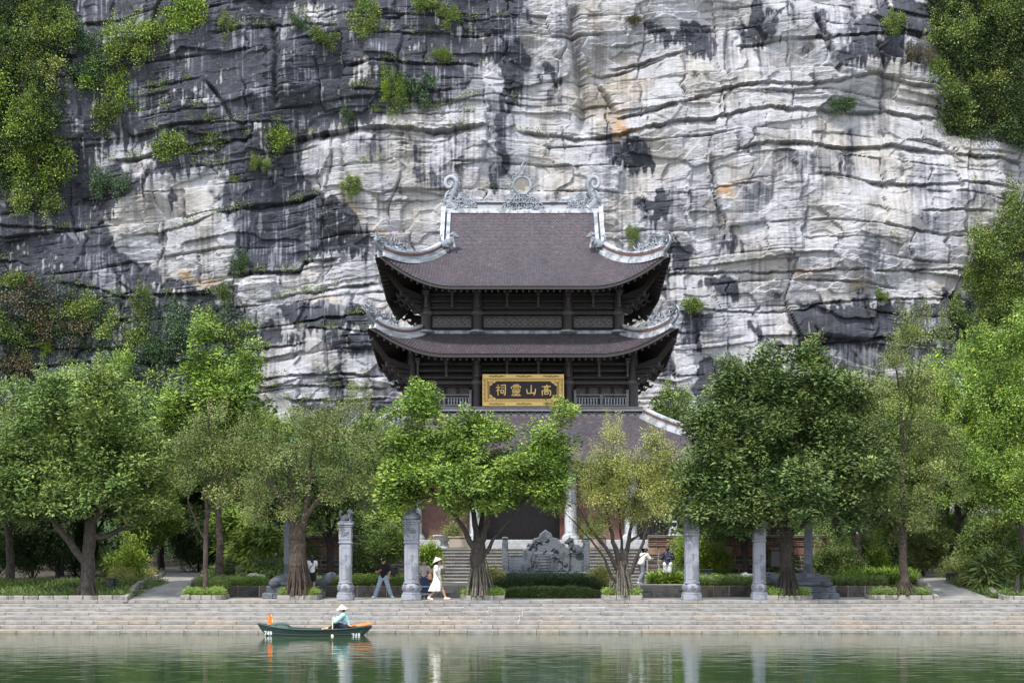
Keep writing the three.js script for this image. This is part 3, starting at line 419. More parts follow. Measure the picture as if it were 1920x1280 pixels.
// A roof slope: S(u, t) gives a point; u across from -1 to 1, t from eave to top. Tiles are set row by row on it.
function layTiles(parent, S, widthAt, len, seed, pitch = 0.2, row = 0.165) {
  const r = rng(seed), ms = [], cs = [], m = new THREE.Matrix4(), rows = Math.round(len / row), c = new THREE.Color();
  for (let j = 0; j < rows; j++) { const t = (j + 0.15) / rows - (j === 0 ? 0.3 / rows : 0), w = widthAt(t), n = Math.floor(2 * w / pitch);
    for (let i = 0; i <= n; i++) { const u = clamp(((i + (j % 2) * 0.5) / n) * 2 - 1, -0.998, 0.998), p = S(u, t), pu = S(clamp(u + 0.004, -1, 1), t), pm = S(clamp(u - 0.004, -1, 1), t), p2 = S(u, Math.min(1, t + 0.012)), p1 = S(u, Math.max(0, t - 0.012));
      const ex = V(pu[0] - pm[0], pu[1] - pm[1], pu[2] - pm[2]).normalize(), ey = V(p2[0] - p1[0], p2[1] - p1[1], p2[2] - p1[2]), ez = V().crossVectors(ex, ey).normalize(); if (ez.y < 0) ez.negate(); ey.crossVectors(ez, ex).normalize();
      ey.addScaledVector(ez, -0.15 + 0.05 * r()).normalize(); const e3 = V().crossVectors(ex, ey).normalize(); const s = 1 + 0.05 * (r() - 0.5);
      m.makeBasis(ex.clone().multiplyScalar(s), ey, e3).setPosition(p[0] + ez.x * 0.045, p[1] + ez.y * 0.045, p[2] + ez.z * 0.045); ms.push(m.clone());
      const pat = noise(p[0] / 1.3 + seed, (p[1] + p[2]) / 1.1) + 0.6 * noise(p[0] / 0.35, (p[1] + p[2]) / 0.5), k = (0.92 + 0.10 * pat + 0.42 * (r() - 0.5)) * (r() < 0.012 ? 1.6 : 1), rd = clamp(0.45 + 0.3 * noise(p[0] / 2.1 + 9, p[1] / 1.5 + seed) + 0.9 * (r() - 0.5));
      c.setRGB(lerp(0.064, 0.080, rd) * k, lerp(0.058, 0.058, rd) * k, lerp(0.070, 0.066, rd) * k); cs.push(c.clone()); } }
  const im = new THREE.InstancedMesh(tileGeo, tileMat, ms.length); ms.forEach((q, i) => { im.setMatrixAt(i, q); im.setColorAt(i, cs[i]); }); im.name = 'roof_tiles'; im.userData.kind = 'stuff'; im.castShadow = im.receiveShadow = true; parent.add(im); return im;
}
const sheet = (S, nu = 40, nv = 14, off = 0) => gridGeo(nu, nv, (s, t) => { const p = S(s * 2 - 1, t); return [p[0], p[1] + off, p[2]]; });
function strip(path, profile) {                                     // sweeps a profile [[side, up], ...] along points; side is horizontal
  const n = path.length, pos = [], idx = [], m = profile.length;
  for (let i = 0; i < n; i++) { const a = path[Math.max(0, i - 1)], b = path[Math.min(n - 1, i + 1)], d = V().subVectors(b, a); d.normalize(); let side = V(-d.z, 0, d.x); if (side.lengthSq() < 1e-4) side = V(1, 0, 0); side.normalize(); const up = V().crossVectors(side, d); if (up.y < 0) up.negate(); for (const [s, h] of profile) { const q = path[i].clone().addScaledVector(side, s).addScaledVector(up, h); pos.push(q.x, q.y, q.z); } }
  for (let i = 0; i < n - 1; i++) for (let j = 0; j < m; j++) { const a = i * m + j, b = i * m + (j + 1) % m, c = a + m, d = b + m; idx.push(a, b, d, a, d, c); }
  for (let j = 1; j < m - 1; j++) { idx.push(0, j, j + 1); const o = (n - 1) * m; idx.push(o, o + j + 1, o + j); }
  const g = new THREE.BufferGeometry(); g.setAttribute('position', new THREE.Float32BufferAttribute(pos, 3)); g.setIndex(idx); const f = g.toNonIndexed(); f.computeVertexNormals(); f.setAttribute('uv', new THREE.BufferAttribute(new Float32Array(f.attributes.position.count * 2), 2)); const ap = f.attributes.position, au = f.attributes.uv; for (let i = 0; i < ap.count; i++) au.setXY(i, ap.getX(i) + ap.getZ(i), ap.getY(i)); return f;
}
const rectP = (s0, s1, h0, h1) => [[s0, h0], [s1, h0], [s1, h1], [s0, h1]];
function ridge(parent, path, h = 0.55, w = 0.34) {                  // pale masonry ridge with a strip of red tiles under its cap
  const o = part(parent, 'hip_ridge', strip(path, rectP(-w / 2, w / 2, -0.1, h)), W.stone);
  part(o, 'ridge_base', strip(path, rectP(-w * 0.95, w * 0.95, -0.12, 0.13)), W.white); part(o, 'tile_band', strip(path, rectP(-w * 0.56, w * 0.56, h * 0.62, h * 0.86)), W.red); part(o, 'ridge_cap', strip(path, rectP(-w * 0.72, w * 0.72, h, h + 0.12)), W.white); return o;
}
function roofTier(name, label, o) {                                 // o: ye eave height, yt top height, xe,ze eave half sizes, xt,zt top half sizes, lift, flat, pow
  const prof = (t) => Math.pow(t, o.pow), lift = (u) => o.lift * Math.pow(clamp((Math.abs(u) - o.flat) / (1 - o.flat)), 1.9), out = (u) => 0.35 * Math.pow(clamp((Math.abs(u) - 0.6) / 0.4), 2);
  const mk = (xe, ze, xt, zt) => (u, t) => [u * lerp(xe, xt, t), lerp(o.ye, o.yt, prof(t)) + lift(u) * Math.pow(1 - t, 1.7), lerp(ze + out(u), zt, t)];
  const F = mk(o.xe, o.ze, o.xt, o.zt), Sd = mk(o.ze, o.xe, o.zt, o.xt), turn = (S, k) => (u, t) => { const p = S(u, t); return k === 0 ? p : k === 1 ? [p[2], p[1], -p[0]] : k === 2 ? [-p[0], p[1], -p[2]] : [-p[2], p[1], p[0]]; };
  const faces = [turn(F, 0), turn(Sd, 1), turn(F, 2), turn(Sd, 3)];
  const deck = part(temple, name, faces.flatMap((S) => [sheet(S, 40, 12, 0.0), sheet(S, 40, 12, -0.14)]), W.dark); if (label) deck.userData.label = label;
  faces.forEach((S, k) => { if (k === 2) return; const len = Math.hypot(o.yt - o.ye, o.ze - o.zt) * 1.03; layTiles(deck, S, (t) => lerp(k % 2 ? o.ze : o.xe, k % 2 ? o.zt : o.xt, t), len, 50 + k + Math.round(o.ye)); });
  // eave board and round tile ends
  for (let k = 0; k < 4; k++) { const S = faces[k], path = []; for (let i = 0; i <= 48; i++) { const p = S(i / 24 - 1, 0); path.push(V(p[0], p[1], p[2])); } part(deck, 'eave_board', strip(path, rectP(-0.04, 0.04, -0.17, -0.02)), W.dark); }
  // rafters under the overhang
  for (const k of [0, 1, 3]) { const S = faces[k], g = [], half = k % 2 ? o.ze : o.xe, n = Math.round(half * 2 / 0.42); for (let i = 0; i <= n; i++) { const u = (i / n) * 1.94 - 0.97, a = S(u, 0.01), b = S(u * 0.99, 0.75); g.push(strip([V(a[0], a[1] - 0.30, a[2]), V(b[0], b[1] - 0.34, b[2])], rectP(-0.05, 0.05, -0.08, 0.08))); } const m = part(deck, 'rafters', g, W.dark); m.userData.kind = 'stuff'; }
  return { deck, faces, F, o };
}
const hipPath = (S, sg, t0, t1, n = 16, up = 0.05) => { const a = []; for (let i = 0; i <= n; i++) { const p = S(sg, lerp(t0, t1, i / n)); a.push(V(p[0], p[1] + up, p[2])); } return a; };
// flame-like leaf ornament, made of curved horns
function flame(r, n, len, spread) { const g = []; for (let i = 0; i < n; i++) { const a = (i / (n - 1) - 0.5) * spread + (r() - 0.5) * 0.3, l = len * (0.6 + 0.5 * r()), b = (r() - 0.5) * 0.6; g.push(taperTube([[0, 0, 0], [Math.sin(a) * l * 0.5, Math.cos(a) * l * 0.5, (r() - 0.5) * 0.1], [Math.sin(a + b) * l, Math.cos(a + b) * l, (r() - 0.5) * 0.2]], [len * 0.13, len * 0.09, 0.012], 5, 6)); } return g; }
function cornerFinial(parent, path, sx, seed) {                     // curling phoenix tail at the roof corner plus a lacy crest of leaves and clouds on the ridge
  const r = rng(seed), g = [], tip = path[0], d = V().subVectors(path[0], path[3]).normalize(), side = V(-d.z, 0, d.x).normalize();
  const up = [tip.clone().addScaledVector(d, -0.9).add(V(0, 0.25, 0)), tip.clone().addScaledVector(d, 0.1).add(V(0, 0.35, 0)), tip.clone().addScaledVector(d, 0.5).add(V(0, 0.85, 0)), tip.clone().addScaledVector(d, 0.3).add(V(0, 1.25, 0))];
  g.push(taperTube(up, [0.20, 0.17, 0.12, 0.06], 6, 12));
  for (let k = 0; k < 3; k++) for (const q of flame(r, 7, 0.55, 3.4)) { q.rotateY(k * 1.1 + r() * 0.5); q.translate(up[3].x, up[3].y - 0.25 - 0.12 * k, up[3].z); g.push(q); }
  const n = Math.min(path.length - 4, 8), yaw = Math.atan2(-d.z, d.x);
  for (let i = 1; i < n; i++) { const p = path[i], rise = 0.55 + 0.35 * Math.sin(i / n * 3.1), lump = new THREE.TorusGeometry(0.13 + 0.06 * r(), 0.055, 5, 10, 5).rotateZ(r() * 6).rotateY(yaw); lump.translate(p.x + side.x * 0.16, p.y + 0.72, p.z + side.z * 0.16); g.push(lump);
    for (let k = 0; k < 2; k++) for (const q of flame(r, 4, 0.5 + 0.25 * r(), 2.3)) { q.rotateZ((r() - 0.5) * 0.5).rotateY(yaw + (r() - 0.5) * 0.7); q.translate(p.x + (r() - 0.5) * 0.25, p.y + rise * (0.75 + 0.35 * k), p.z + (r() - 0.5) * 0.25); g.push(q); }
    const bb = new THREE.IcosahedronGeometry(0.17 + 0.09 * r(), 1); bb.translate(p.x, p.y + 0.66, p.z); g.push(bb); }
  g.push(taperTube(path.slice(1, n).map((p, i) => p.clone().add(V(0, 0.78 + 0.16 * Math.sin(i * 1.9), 0))), [0.07, 0.15, 0.12, 0.17, 0.13], 6, 24));
  part(parent, 'corner_finial', g, W.stone);
}
function lionGeo(s, sx) {                                           // small crouching guardian lion, facing +x * sx
  const e = (x, y, z, rx, ry, rz) => { const q = new THREE.SphereGeometry(1, 10, 8); q.scale(rx * s, ry * s, rz * s); q.translate(x * s * sx, y * s, z * s); return q; }, g = [e(0, 0.34, 0, 0.34, 0.26, 0.2), e(0.28, 0.55, 0, 0.2, 0.24, 0.18), e(0.42, 0.78, 0, 0.2, 0.2, 0.18), e(0.6, 0.72, 0, 0.12, 0.1, 0.12), e(0.3, 0.86, 0, 0.17, 0.16, 0.2)];
  for (const z of [-0.13, 0.13]) { g.push(taperTube([[0.3 * s * sx, 0.5 * s, z * s], [0.42 * s * sx, 0.25 * s, z * s], [0.44 * s * sx, 0.02 * s, z * s]], [0.1 * s, 0.075 * s, 0.08 * s], 6, 6), e(-0.2, 0.2, z * 1.3, 0.2, 0.2, 0.1), e(-0.05, 0.06, z * 1.3, 0.16, 0.06, 0.08), e(0.4, 0.97, z, 0.05, 0.08, 0.04)); }
  for (let i = 0; i < 7; i++) { const a = i / 7 * 6.28; g.push(e(0.33 + 0.13 * Math.cos(a), 0.76 + 0.17 * Math.sin(a), (i % 2 ? 1 : -1) * 0.12, 0.08, 0.08, 0.07)); }
  g.push(taperTube([[-0.3 * s * sx, 0.35 * s, 0], [-0.5 * s * sx, 0.55 * s, 0], [-0.42 * s * sx, 0.85 * s, 0], [-0.28 * s * sx, 0.8 * s, 0]], [0.08 * s, 0.1 * s, 0.09 * s, 0.03 * s], 6, 10)); return g;
}
// ---- heights from the picture: storeys
const lower = roofTier('lower_roof', 'broad lowest tiled roof', { ye: 8.7, yt: 12.1, xe: 13.5, ze: 12.0, xt: 7.9, zt: 6.5, lift: 1.3, flat: 0.6, pow: 1.15 });
const middle = roofTier('middle_roof', 'tiled skirt roof with upswept corners', { ye: 16.05, yt: 17.9, xe: 9.75, ze: 7.8, xt: 6.75, zt: 4.35, lift: 1.75, flat: 0.52, pow: 1.2 });
for (const sx of [-1, 1]) for (const sz of [1, -1]) {
  for (const [R, sd] of [[lower, 3], [middle, 7]]) { const path = hipPath(R.faces[sz > 0 ? 0 : 2], sx * sz, 0.0, 1.0); ridge(R.deck, path, 0.5, 0.32); cornerFinial(R.deck, path, sx, sd + sx + sz * 3); }
}
// ---- upper roof: hip and gable
const UP = { ye: 20.46, yv: 23.6, yr: 27.15, xe: 9.2, ze: 7.9, xv: 5.42, zv: 3.5, lift: 1.95, flat: 0.5 };
{
  const lift = (u) => UP.lift * Math.pow(clamp((Math.abs(u) - UP.flat) / (1 - UP.flat)), 1.9), out = (u) => 0.35 * Math.pow(clamp((Math.abs(u) - 0.6) / 0.4), 2), tv = 0.56;
  const yAt = (t) => lerp(UP.ye, UP.yr, 0.62 * t + 0.38 * t * t), yvv = yAt(tv);
  const S = (u, t) => { const zt = t < tv ? lerp(UP.ze + out(u), UP.zv, t / tv) : lerp(UP.zv, 0.05, (t - tv) / (1 - tv)), w = t < tv ? lerp(UP.xe, UP.xv, t / tv) : UP.xv; return [u * w, yAt(t) + lift(u) * Math.pow(Math.max(0, 1 - t / tv), 1.7), zt]; };
  const Sd = (u, t) => { const w = lerp(UP.ze, UP.zv, t), q = t * tv; return [u * w, yAt(q) + lift(u) * Math.pow(1 - t, 1.7), lerp(UP.xe + out(u), UP.xv, t)]; };
  const tn = (f, k) => (u, t) => { const p = f(u, t); return k === 1 ? [p[2], p[1], -p[0]] : k === 2 ? [-p[0], p[1], -p[2]] : k === 3 ? [-p[2], p[1], p[0]] : p; }, faces = [S, tn(Sd, 1), tn(S, 2), tn(Sd, 3)];
  const deck = part(temple, 'upper_roof', faces.flatMap((f) => [sheet(f, 40, 24, 0), sheet(f, 40, 24, -0.14)]), W.dark); deck.userData.label = 'steep topmost tiled roof with stone dragons on its ridge';
  layTiles(deck, S, (t) => t < tv ? lerp(UP.xe, UP.xv, t / tv) : UP.xv, 10.6, 71); for (const k of [1, 3]) layTiles(deck, faces[k], (t) => lerp(UP.ze, UP.zv, t), 5.0, 72 + k);
  for (const f of faces) { const path = []; for (let i = 0; i <= 48; i++) { const p = f(i / 24 - 1, 0); path.push(V(p[0], p[1], p[2])); } part(deck, 'eave_board', strip(path, rectP(-0.04, 0.04, -0.17, -0.02)), W.dark); }
  for (const k of [0, 1, 3]) { const f = faces[k], g = []; for (let i = 0; i <= 44; i++) { const u = (i / 44) * 1.94 - 0.97, a = f(u, 0.005), b = f(u * 0.99, k ? 0.6 : 0.33); g.push(strip([V(a[0], a[1] - 0.30, a[2]), V(b[0], b[1] - 0.34, b[2])], rectP(-0.05, 0.05, -0.08, 0.08))); } const m = part(deck, 'rafters', g, W.dark); m.userData.kind = 'stuff'; }
  for (const sx of [-1, 1]) {
    const gs = new THREE.Shape(); gs.moveTo(-UP.zv, yvv); gs.lineTo(UP.zv, yvv); gs.lineTo(0, UP.yr); part(deck, 'gable', new THREE.ExtrudeGeometry(gs, { depth: 0.2, bevelEnabled: false }).rotateY(Math.PI / 2).translate(sx * (UP.xv - 0.3) - 0.1, 0, 0), W.brick);
    for (const sz of [1, -1]) {
      const v = []; for (let i = 0; i <= 10; i++) { const p = S(sx, lerp(tv, 1, i / 10)); v.push(V(p[0] - sx * 0.02, p[1], sz * p[2])); }
      const vr = part(deck, 'verge', strip(v.map((p) => p.clone().add(V(sx * 0.12, 0, 0))), rectP(-0.14, 0.14, -0.2, 0.42)), W.white); part(vr, 'verge_step', strip(v.map((p) => p.clone().add(V(-sx * 0.26, 0, 0))), rectP(-0.13, 0.13, -0.1, 0.20)), W.stone);
      const path = hipPath(sz > 0 ? S : faces[2], sx * sz, 0, tv, 18); ridge(deck, path, 0.55, 0.34); cornerFinial(deck, path, sx, 90 + sx + sz * 3);
      const L = part(deck, 'guardian_lion', lionGeo(1.05, -sx), W.stone); L.position.set(sx * (UP.xv - 0.35), yvv + 0.25, sz * (UP.zv + 0.25));
    }
  }
  // main ridge
  const rp = [V(-UP.xv, UP.yr, 0), V(0, UP.yr - 0.03, 0), V(UP.xv, UP.yr, 0)], mr = part(deck, 'main_ridge', strip(rp, rectP(-0.2, 0.2, -0.1, 0.62)), W.stone);
  part(mr, 'ridge_base', strip(rp, rectP(-0.34, 0.34, -0.14, 0.16)), W.white); part(mr, 'tile_band', strip(rp, rectP(-0.24, 0.24, 0.50, 0.60)), W.red); part(mr, 'ridge_cap', strip(rp, rectP(-0.3, 0.3, 0.62, 0.72)), W.stone);
  // sun disc on a cloud
  { const g = [new THREE.TorusGeometry(0.60, 0.10, 8, 36).translate(0, UP.yr + 1.85, 0)], r = rng(4); const c = new THREE.CylinderGeometry(0.58, 0.58, 0.10, 30).rotateX(Math.PI / 2).translate(0, UP.yr + 1.85, 0);
    for (let i = 0; i < 16; i++) { const a = i / 16 * 6.28; g.push(new THREE.TorusGeometry(0.12, 0.045, 5, 10).translate(0.78 * Math.cos(a), UP.yr + 1.85 + 0.78 * Math.sin(a), 0)); }
    for (const q of flame(r, 3, 1.0, 0.5)) g.push(q.translate(0, UP.yr + 2.6, 0));
    for (let i = -6; i <= 6; i++) for (let k = 0; k < 3 - Math.floor(Math.abs(i) / 2.6); k++) { const s = 0.20 + 0.05 * r(); g.push(new THREE.TorusGeometry(s * 0.8, 0.07, 6, 12, 4.8).rotateZ(r() * 6).translate(i * 0.2 + (r() - 0.5) * 0.1, UP.yr + 0.26 + k * 0.34 + 0.1 * r(), 0.30), new THREE.IcosahedronGeometry(s * 1.1, 1).scale(1, 1, 0.8).translate(i * 0.2, UP.yr + 0.2 + k * 0.36, 0.12)); }
    const d = part(deck, 'sun_ornament', g, W.stone); part(d, 'disc', c, mat([0.36, 0.33, 0.29], 0.9, { map: stainTex })); }
  // makara dragons biting the ridge, tails curled up
  for (const sx of [-1, 1]) { const g = [], r = rng(60 + sx), q = (x, y) => V(sx * (UP.xv - x), UP.yr + y, 0);
    const sp = []; for (let i = 0; i <= 30; i++) { const a = -1.3 + i / 30 * 8.2, rad = 0.66 * (1 - i / 36); sp.push(q(0.42 - Math.cos(a) * rad * -0.82 - 0.1, 1.98 + Math.sin(a) * rad)); }
    const neck = [q(0.75, 0.15), q(0.35, 0.65), q(0.42, 1.05), q(0.72, 1.4)];
    g.push(taperTube([...neck, ...sp], [0.42, 0.40, 0.30, 0.23, 0.19, 0.16, 0.13, 0.09], 7, 60)); for (let i = 0; i < 26; i++) { const a = r(), pc = q(0.2 + 1.9 * a, 0.25 + 0.75 * r() * (1 - a * 0.5)); g.push(new THREE.TorusGeometry(0.13 + 0.05 * r(), 0.05, 5, 9, 4).rotateZ(r() * 6).translate(pc.x, pc.y, 0.30)); }
    g.push(taperTube([q(0.05, 0.2), q(0.0, 0.8), q(0.12, 1.3), q(0.3, 1.5)], [0.16, 0.15, 0.12, 0.06], 6, 14), taperTube([q(0.1, 0.3), q(0.9, 0.28), q(1.6, 0.32), q(2.2, 0.42)], [0.30, 0.34, 0.33, 0.26], 8, 14));
    for (const fq of flame(r, 6, 0.75, 2.2)) { fq.rotateZ(sx * 0.7).translate(sx * (UP.xv - 1.35), UP.yr + 0.72, 0.1); g.push(fq); } g.push(new THREE.IcosahedronGeometry(0.40, 2).scale(1.2, 0.9, 0.8).translate(sx * (UP.xv - 1.85), UP.yr + 0.62, 0), taperTube([q(1.5, 0.55), q(2.1, 0.86), q(2.65, 0.84)], [0.32, 0.27, 0.16], 7, 8), taperTube([q(1.7, 0.2), q(2.2, 0.15), q(2.45, 0.3)], [0.2, 0.14, 0.07], 7, 8), new THREE.SphereGeometry(0.12, 8, 6).translate(sx * (UP.xv - 2.05), UP.yr + 0.86, 0.14), new THREE.SphereGeometry(0.11, 8, 6).translate(sx * (UP.xv - 2.55), UP.yr + 0.82, 0.1));
    for (let i = 0; i < 7; i++) { const y = 0.25 + 0.14 * i, x0 = 0.6 + 0.05 * i; g.push(taperTube([q(x0, y), q(x0 + 0.4, y + 0.22), q(x0 + 0.9, y + 0.12 - 0.05 * i), q(x0 + 1.2, y + 0.25)].map((p) => p.add(V(0, 0, 0.22 - 0.02 * i))), [0.07, 0.075, 0.06, 0.02], 5, 10)); }
    for (let i = 0; i < 8; i++) g.push(new THREE.TorusGeometry(0.11, 0.045, 5, 10).translate(sx * (UP.xv - 0.3 - i * 0.27), UP.yr + 0.12 + 0.06 * r(), 0.3));
    part(deck, 'dragon_finial', g, W.stone); }
}
// ---- storeys
const lattice = (() => { const g = [], bar = (x0, y0, x1, y1) => { const l = Math.hypot(x1 - x0, y1 - y0); g.push(cbox(l, 0.05, 0.04, 0.008).rotateZ(Math.atan2(y1 - y0, x1 - x0)).translate((x0 + x1) / 2, (y0 + y1) / 2, 0)); }; bar(-0.36, -0.3, 0.36, 0.3); bar(-0.36, 0.3, 0.36, -0.3); bar(-0.36, 0, 0, 0.3); bar(0, 0.3, 0.36, 0); bar(0.36, 0, 0, -0.3); bar(0, -0.3, -0.36, 0); return merged(g); })();
const bracketGeo = merged([bx(0.15, 0.9, 0.16, 0, 0.45, 0, 0.02), bx(0.26, 0.16, 0.34, 0, 0.86, 0.08, 0.03), bx(0.20, 0.14, 0.26, 0, 0.06, 0.05, 0.03), bx(0.13, 0.5, 0.14, 0, 0.4, 0.13, 0.04), bx(0.36, 0.12, 0.42, 0, 1.02, 0.12, 0.03)]);
const corbel = (dx, dz) => { const g = [], a = Math.atan2(dx, dz); for (let i = 0; i < 4; i++) g.push(bx(0.22, 0.26, 0.9 + 0.55 * i, 0, 0.32 * i, 0.45 + 0.27 * i, 0.04), bx(0.34, 0.18, 0.3, 0, 0.32 * i + 0.2, 0.85 + 0.5 * i, 0.04), taperTube([[0, 0.32 * i - 0.05, 0.8 + 0.5 * i], [0, 0.32 * i - 0.18, 1.0 + 0.55 * i], [0, 0.32 * i + 0.05, 1.25 + 0.55 * i]], [0.12, 0.13, 0.05], 6, 6)); return merged(g).rotateY(a); };
function storey(o) {                                                // o: hx, hz half sizes; y0 floor, yb beam height, ye under eave; cols x positions
  for (const sz of [1, -1]) for (const x of o.cols) { const c = part(temple, 'column', new THREE.CylinderGeometry(0.33, 0.36, o.ye - o.y0, 16).translate(0, (o.ye - o.y0) / 2, 0), W.wood); c.position.set(x, o.y0, sz * o.hz); if (sz > 0) { const cap = part(c, 'capital', [lathe([[0.30, -0.16], [0.44, -0.12], [0.46, 0.06], [0.36, 0.14], [0.30, 0.16]], 16)], W.worn); cap.position.y = o.yb - o.y0; } }
  for (const sx of [-1, 1]) for (let i = 1; i < 3; i++) { const c = part(temple, 'column', new THREE.CylinderGeometry(0.33, 0.36, o.ye - o.y0, 14).translate(0, (o.ye - o.y0) / 2, 0), W.wood); c.position.set(sx * o.hx, o.y0, lerp(-o.hz, o.hz, i / 3)); }
  // horizontal beams all round, front ones with a worn edge
  for (const [h, dy, m] of [[0.24, 0.0, W.wood], [0.16, 0.34, W.wood], [0.18, 0.80, W.wood], [0.2, 1.25, W.wood]]) { const b = part(temple, 'beam', [bx(o.hx * 2 + 0.3, h, 0.28, 0, 0, o.hz, 0.03), bx(o.hx * 2 + 0.3, h, 0.28, 0, 0, -o.hz, 0.03), bx(0.28, h - 0.01, o.hz * 2 - 0.3, o.hx, 0, 0, 0.03), bx(0.28, h - 0.01, o.hz * 2 - 0.3, -o.hx, 0, 0, 0.03)], m); b.position.y = o.yb + dy; }
  for (const x of o.brackets) { const b = part(temple, 'bracket', bracketGeo, W.worn); b.position.set(x, o.yb + 0.36, o.hz + 0.32 + (o.cols.includes(x) ? 0.08 : 0)); b.scale.set(o.cols.includes(x) ? 1.35 : 1, o.bs, 1); }
  for (const sx of [-1, 1]) for (const sz of [-1, 1]) { const c = part(temple, 'corner_corbel', corbel(sx, sz), W.wood); c.position.set(sx * o.hx, o.yb + 0.1, sz * o.hz); c.scale.setScalar(0.92); const c2 = part(temple, 'corner_corbel', corbel(sx, 0), W.wood); c2.scale.setScalar(0.8); c2.position.set(sx * o.hx, o.yb + 0.2, sz * (o.hz - 0.3)); const ang = part(temple, 'corner_rafter', strip([V(0, 0.9, 0), V(sx * 1.6, 1.35, sz * 1.6), V(sx * 2.5, o.ye - o.yb + o.kick, sz * 2.6)], rectP(-0.13, 0.13, -0.16, 0.16)), W.wood); ang.position.set(sx * o.hx, o.yb, sz * o.hz); }
}
// third storey
storey({ hx: 6.5, hz: 4.1, y0: 17.6, yb: 19.35, ye: 21.2, cols: [-6.5, -3.05, 3.05, 6.5], brackets: [-6.5, -4.75, -3.05, -1.05, 1.05, 3.05, 4.75, 6.5], bs: 1.0, kick: 0.6 });
part(temple, 'upper_wall', [bx(12.4, 3.2, 0.2, 0, 19.3, 3.75, 0.01), bx(12.4, 3.2, 0.2, 0, 19.3, -3.75, 0.01), bx(0.2, 3.2, 7.3, 6.1, 19.3, 0, 0.01), bx(0.2, 3.2, 7.3, -6.1, 19.3, 0, 0.01)], W.dark);
part(temple, 'white_sill', [bx(13.6, 0.14, 0.5, 0, 17.98, 4.25, 0.03), bx(13.4, 0.10, 0.36, 0, 18.10, 4.2, 0.02), ...[-6.5, -3.05, 3.05, 6.5].map((x) => lathe([[0.0, 0], [0.62, 0], [0.6, 0.12], [0.46, 0.22], [0, 0.22]], 16).translate(x, 17.96, 4.3))], W.stone);
for (const [x0, x1] of [[-6.1, -3.45], [-2.65, 2.65], [3.45, 6.1]]) {
  const fr = part(temple, 'parapet_panel', [bx(x1 - x0, 0.12, 0.16, (x0 + x1) / 2, 18.42, 4.1, 0.03), bx(x1 - x0, 0.10, 0.14, (x0 + x1) / 2, 19.08, 4.1, 0.03), bx(x1 - x0, 0.60, 0.05, (x0 + x1) / 2, 18.74, 4.0, 0.0)], W.worn);
  const n = Math.round((x1 - x0) / 0.76), w = (x1 - x0) / n; for (let i = 0; i < n; i++) { const m = part(fr, 'lattice', lattice, W.grey); m.position.set(x0 + (i + 0.5) * w, 18.745, 4.07); m.scale.set(w / 0.78, 0.96, 1); if (i === 0 || i === n - 2) { const q = part(fr, 'mullion', cbox(0.07, 0.62, 0.1, 0.01), W.grey); q.position.set(x0 + (i + 1) * w, 18.745, 4.08); } }
}
// second storey with balcony
storey({ hx: 7.38, hz: 5.0, y0: 12.9, yb: 14.55, ye: 16.7, cols: [-7.38, -3.05, 3.05, 7.38], brackets: [-7.0, -5.1, -3.05, -1.05, 1.05, 3.05, 5.1, 7.0], bs: 1.15, kick: 0.4 });
part(temple, 'middle_wall', [bx(14.2, 4.6, 0.2, 0, 15.1, 4.1, 0.01), bx(14.2, 4.6, 0.2, 0, 15.1, -4.3, 0.01), bx(0.2, 4.6, 8.3, 7.0, 15.1, 0, 0.01), bx(0.2, 4.6, 8.3, -7.0, 15.1, 0, 0.01)], W.dark);
for (const [x0, x1] of [[-6.9, -3.5], [3.5, 6.9]]) { const n = 4; for (let i = 0; i < n; i++) { const w = (x1 - x0) / n, x = x0 + (i + 0.5) * w, m = part(temple, 'door', [bx(w - 0.06, 1.5, 0.08, x, 13.75, 4.28, 0.015)], W.wood); part(m, 'door_panel', [bx(w - 0.3, 0.5, 0.05, x, 14.05, 4.32, 0.02), bx(w - 0.3, 0.6, 0.05, x, 13.4, 4.32, 0.02)], W.worn); } part(temple, 'lintel', bx(x1 - x0 + 0.2, 0.14, 0.16, (x0 + x1) / 2, 14.42, 4.3, 0.02), W.worn); }
part(temple, 'balcony_floor', bx(16.0, 0.22, 11.6, 0, 12.78, 0, 0.04), W.grey);
// railings between the columns
const balGeo = lathe([[0.03, 0], [0.055, 0.05], [0.035, 0.12], [0.06, 0.22], [0.035, 0.33], [0.05, 0.40], [0.03, 0.44]], 8);
for (const [x0, x1] of [[-7.0, -3.5], [3.5, 7.0]]) {
  const mid = (x0 + x1) / 2, rl = part(temple, 'railing', [bx(x1 - x0, 0.09, 0.12, mid, 13.72, 5.25, 0.02), bx(x1 - x0, 0.07, 0.10, mid, 13.52, 5.25, 0.02), bx(x1 - x0, 0.12, 0.12, mid, 13.02, 5.25, 0.02)], W.grey);
  for (const x of [x0, mid, x1]) { const m = part(rl, 'rail_post', [bx(0.17, x === mid ? 0.78 : 1.15, 0.17, 0, x === mid ? 0.39 : 0.575, 0, 0.02), bx(0.22, 0.10, 0.22, 0, x === mid ? 0.7 : 1.1, 0, 0.03)], W.grey); m.position.set(x, 12.9, 5.25); }
  for (let i = 0; i < 18; i++) { const x = x0 + (i + 0.5) * (x1 - x0) / 18; if (Math.abs(x - mid) < 0.12) continue; const m = part(rl, 'baluster', balGeo, W.stone); m.position.set(x, 13.07, 5.25); }
}
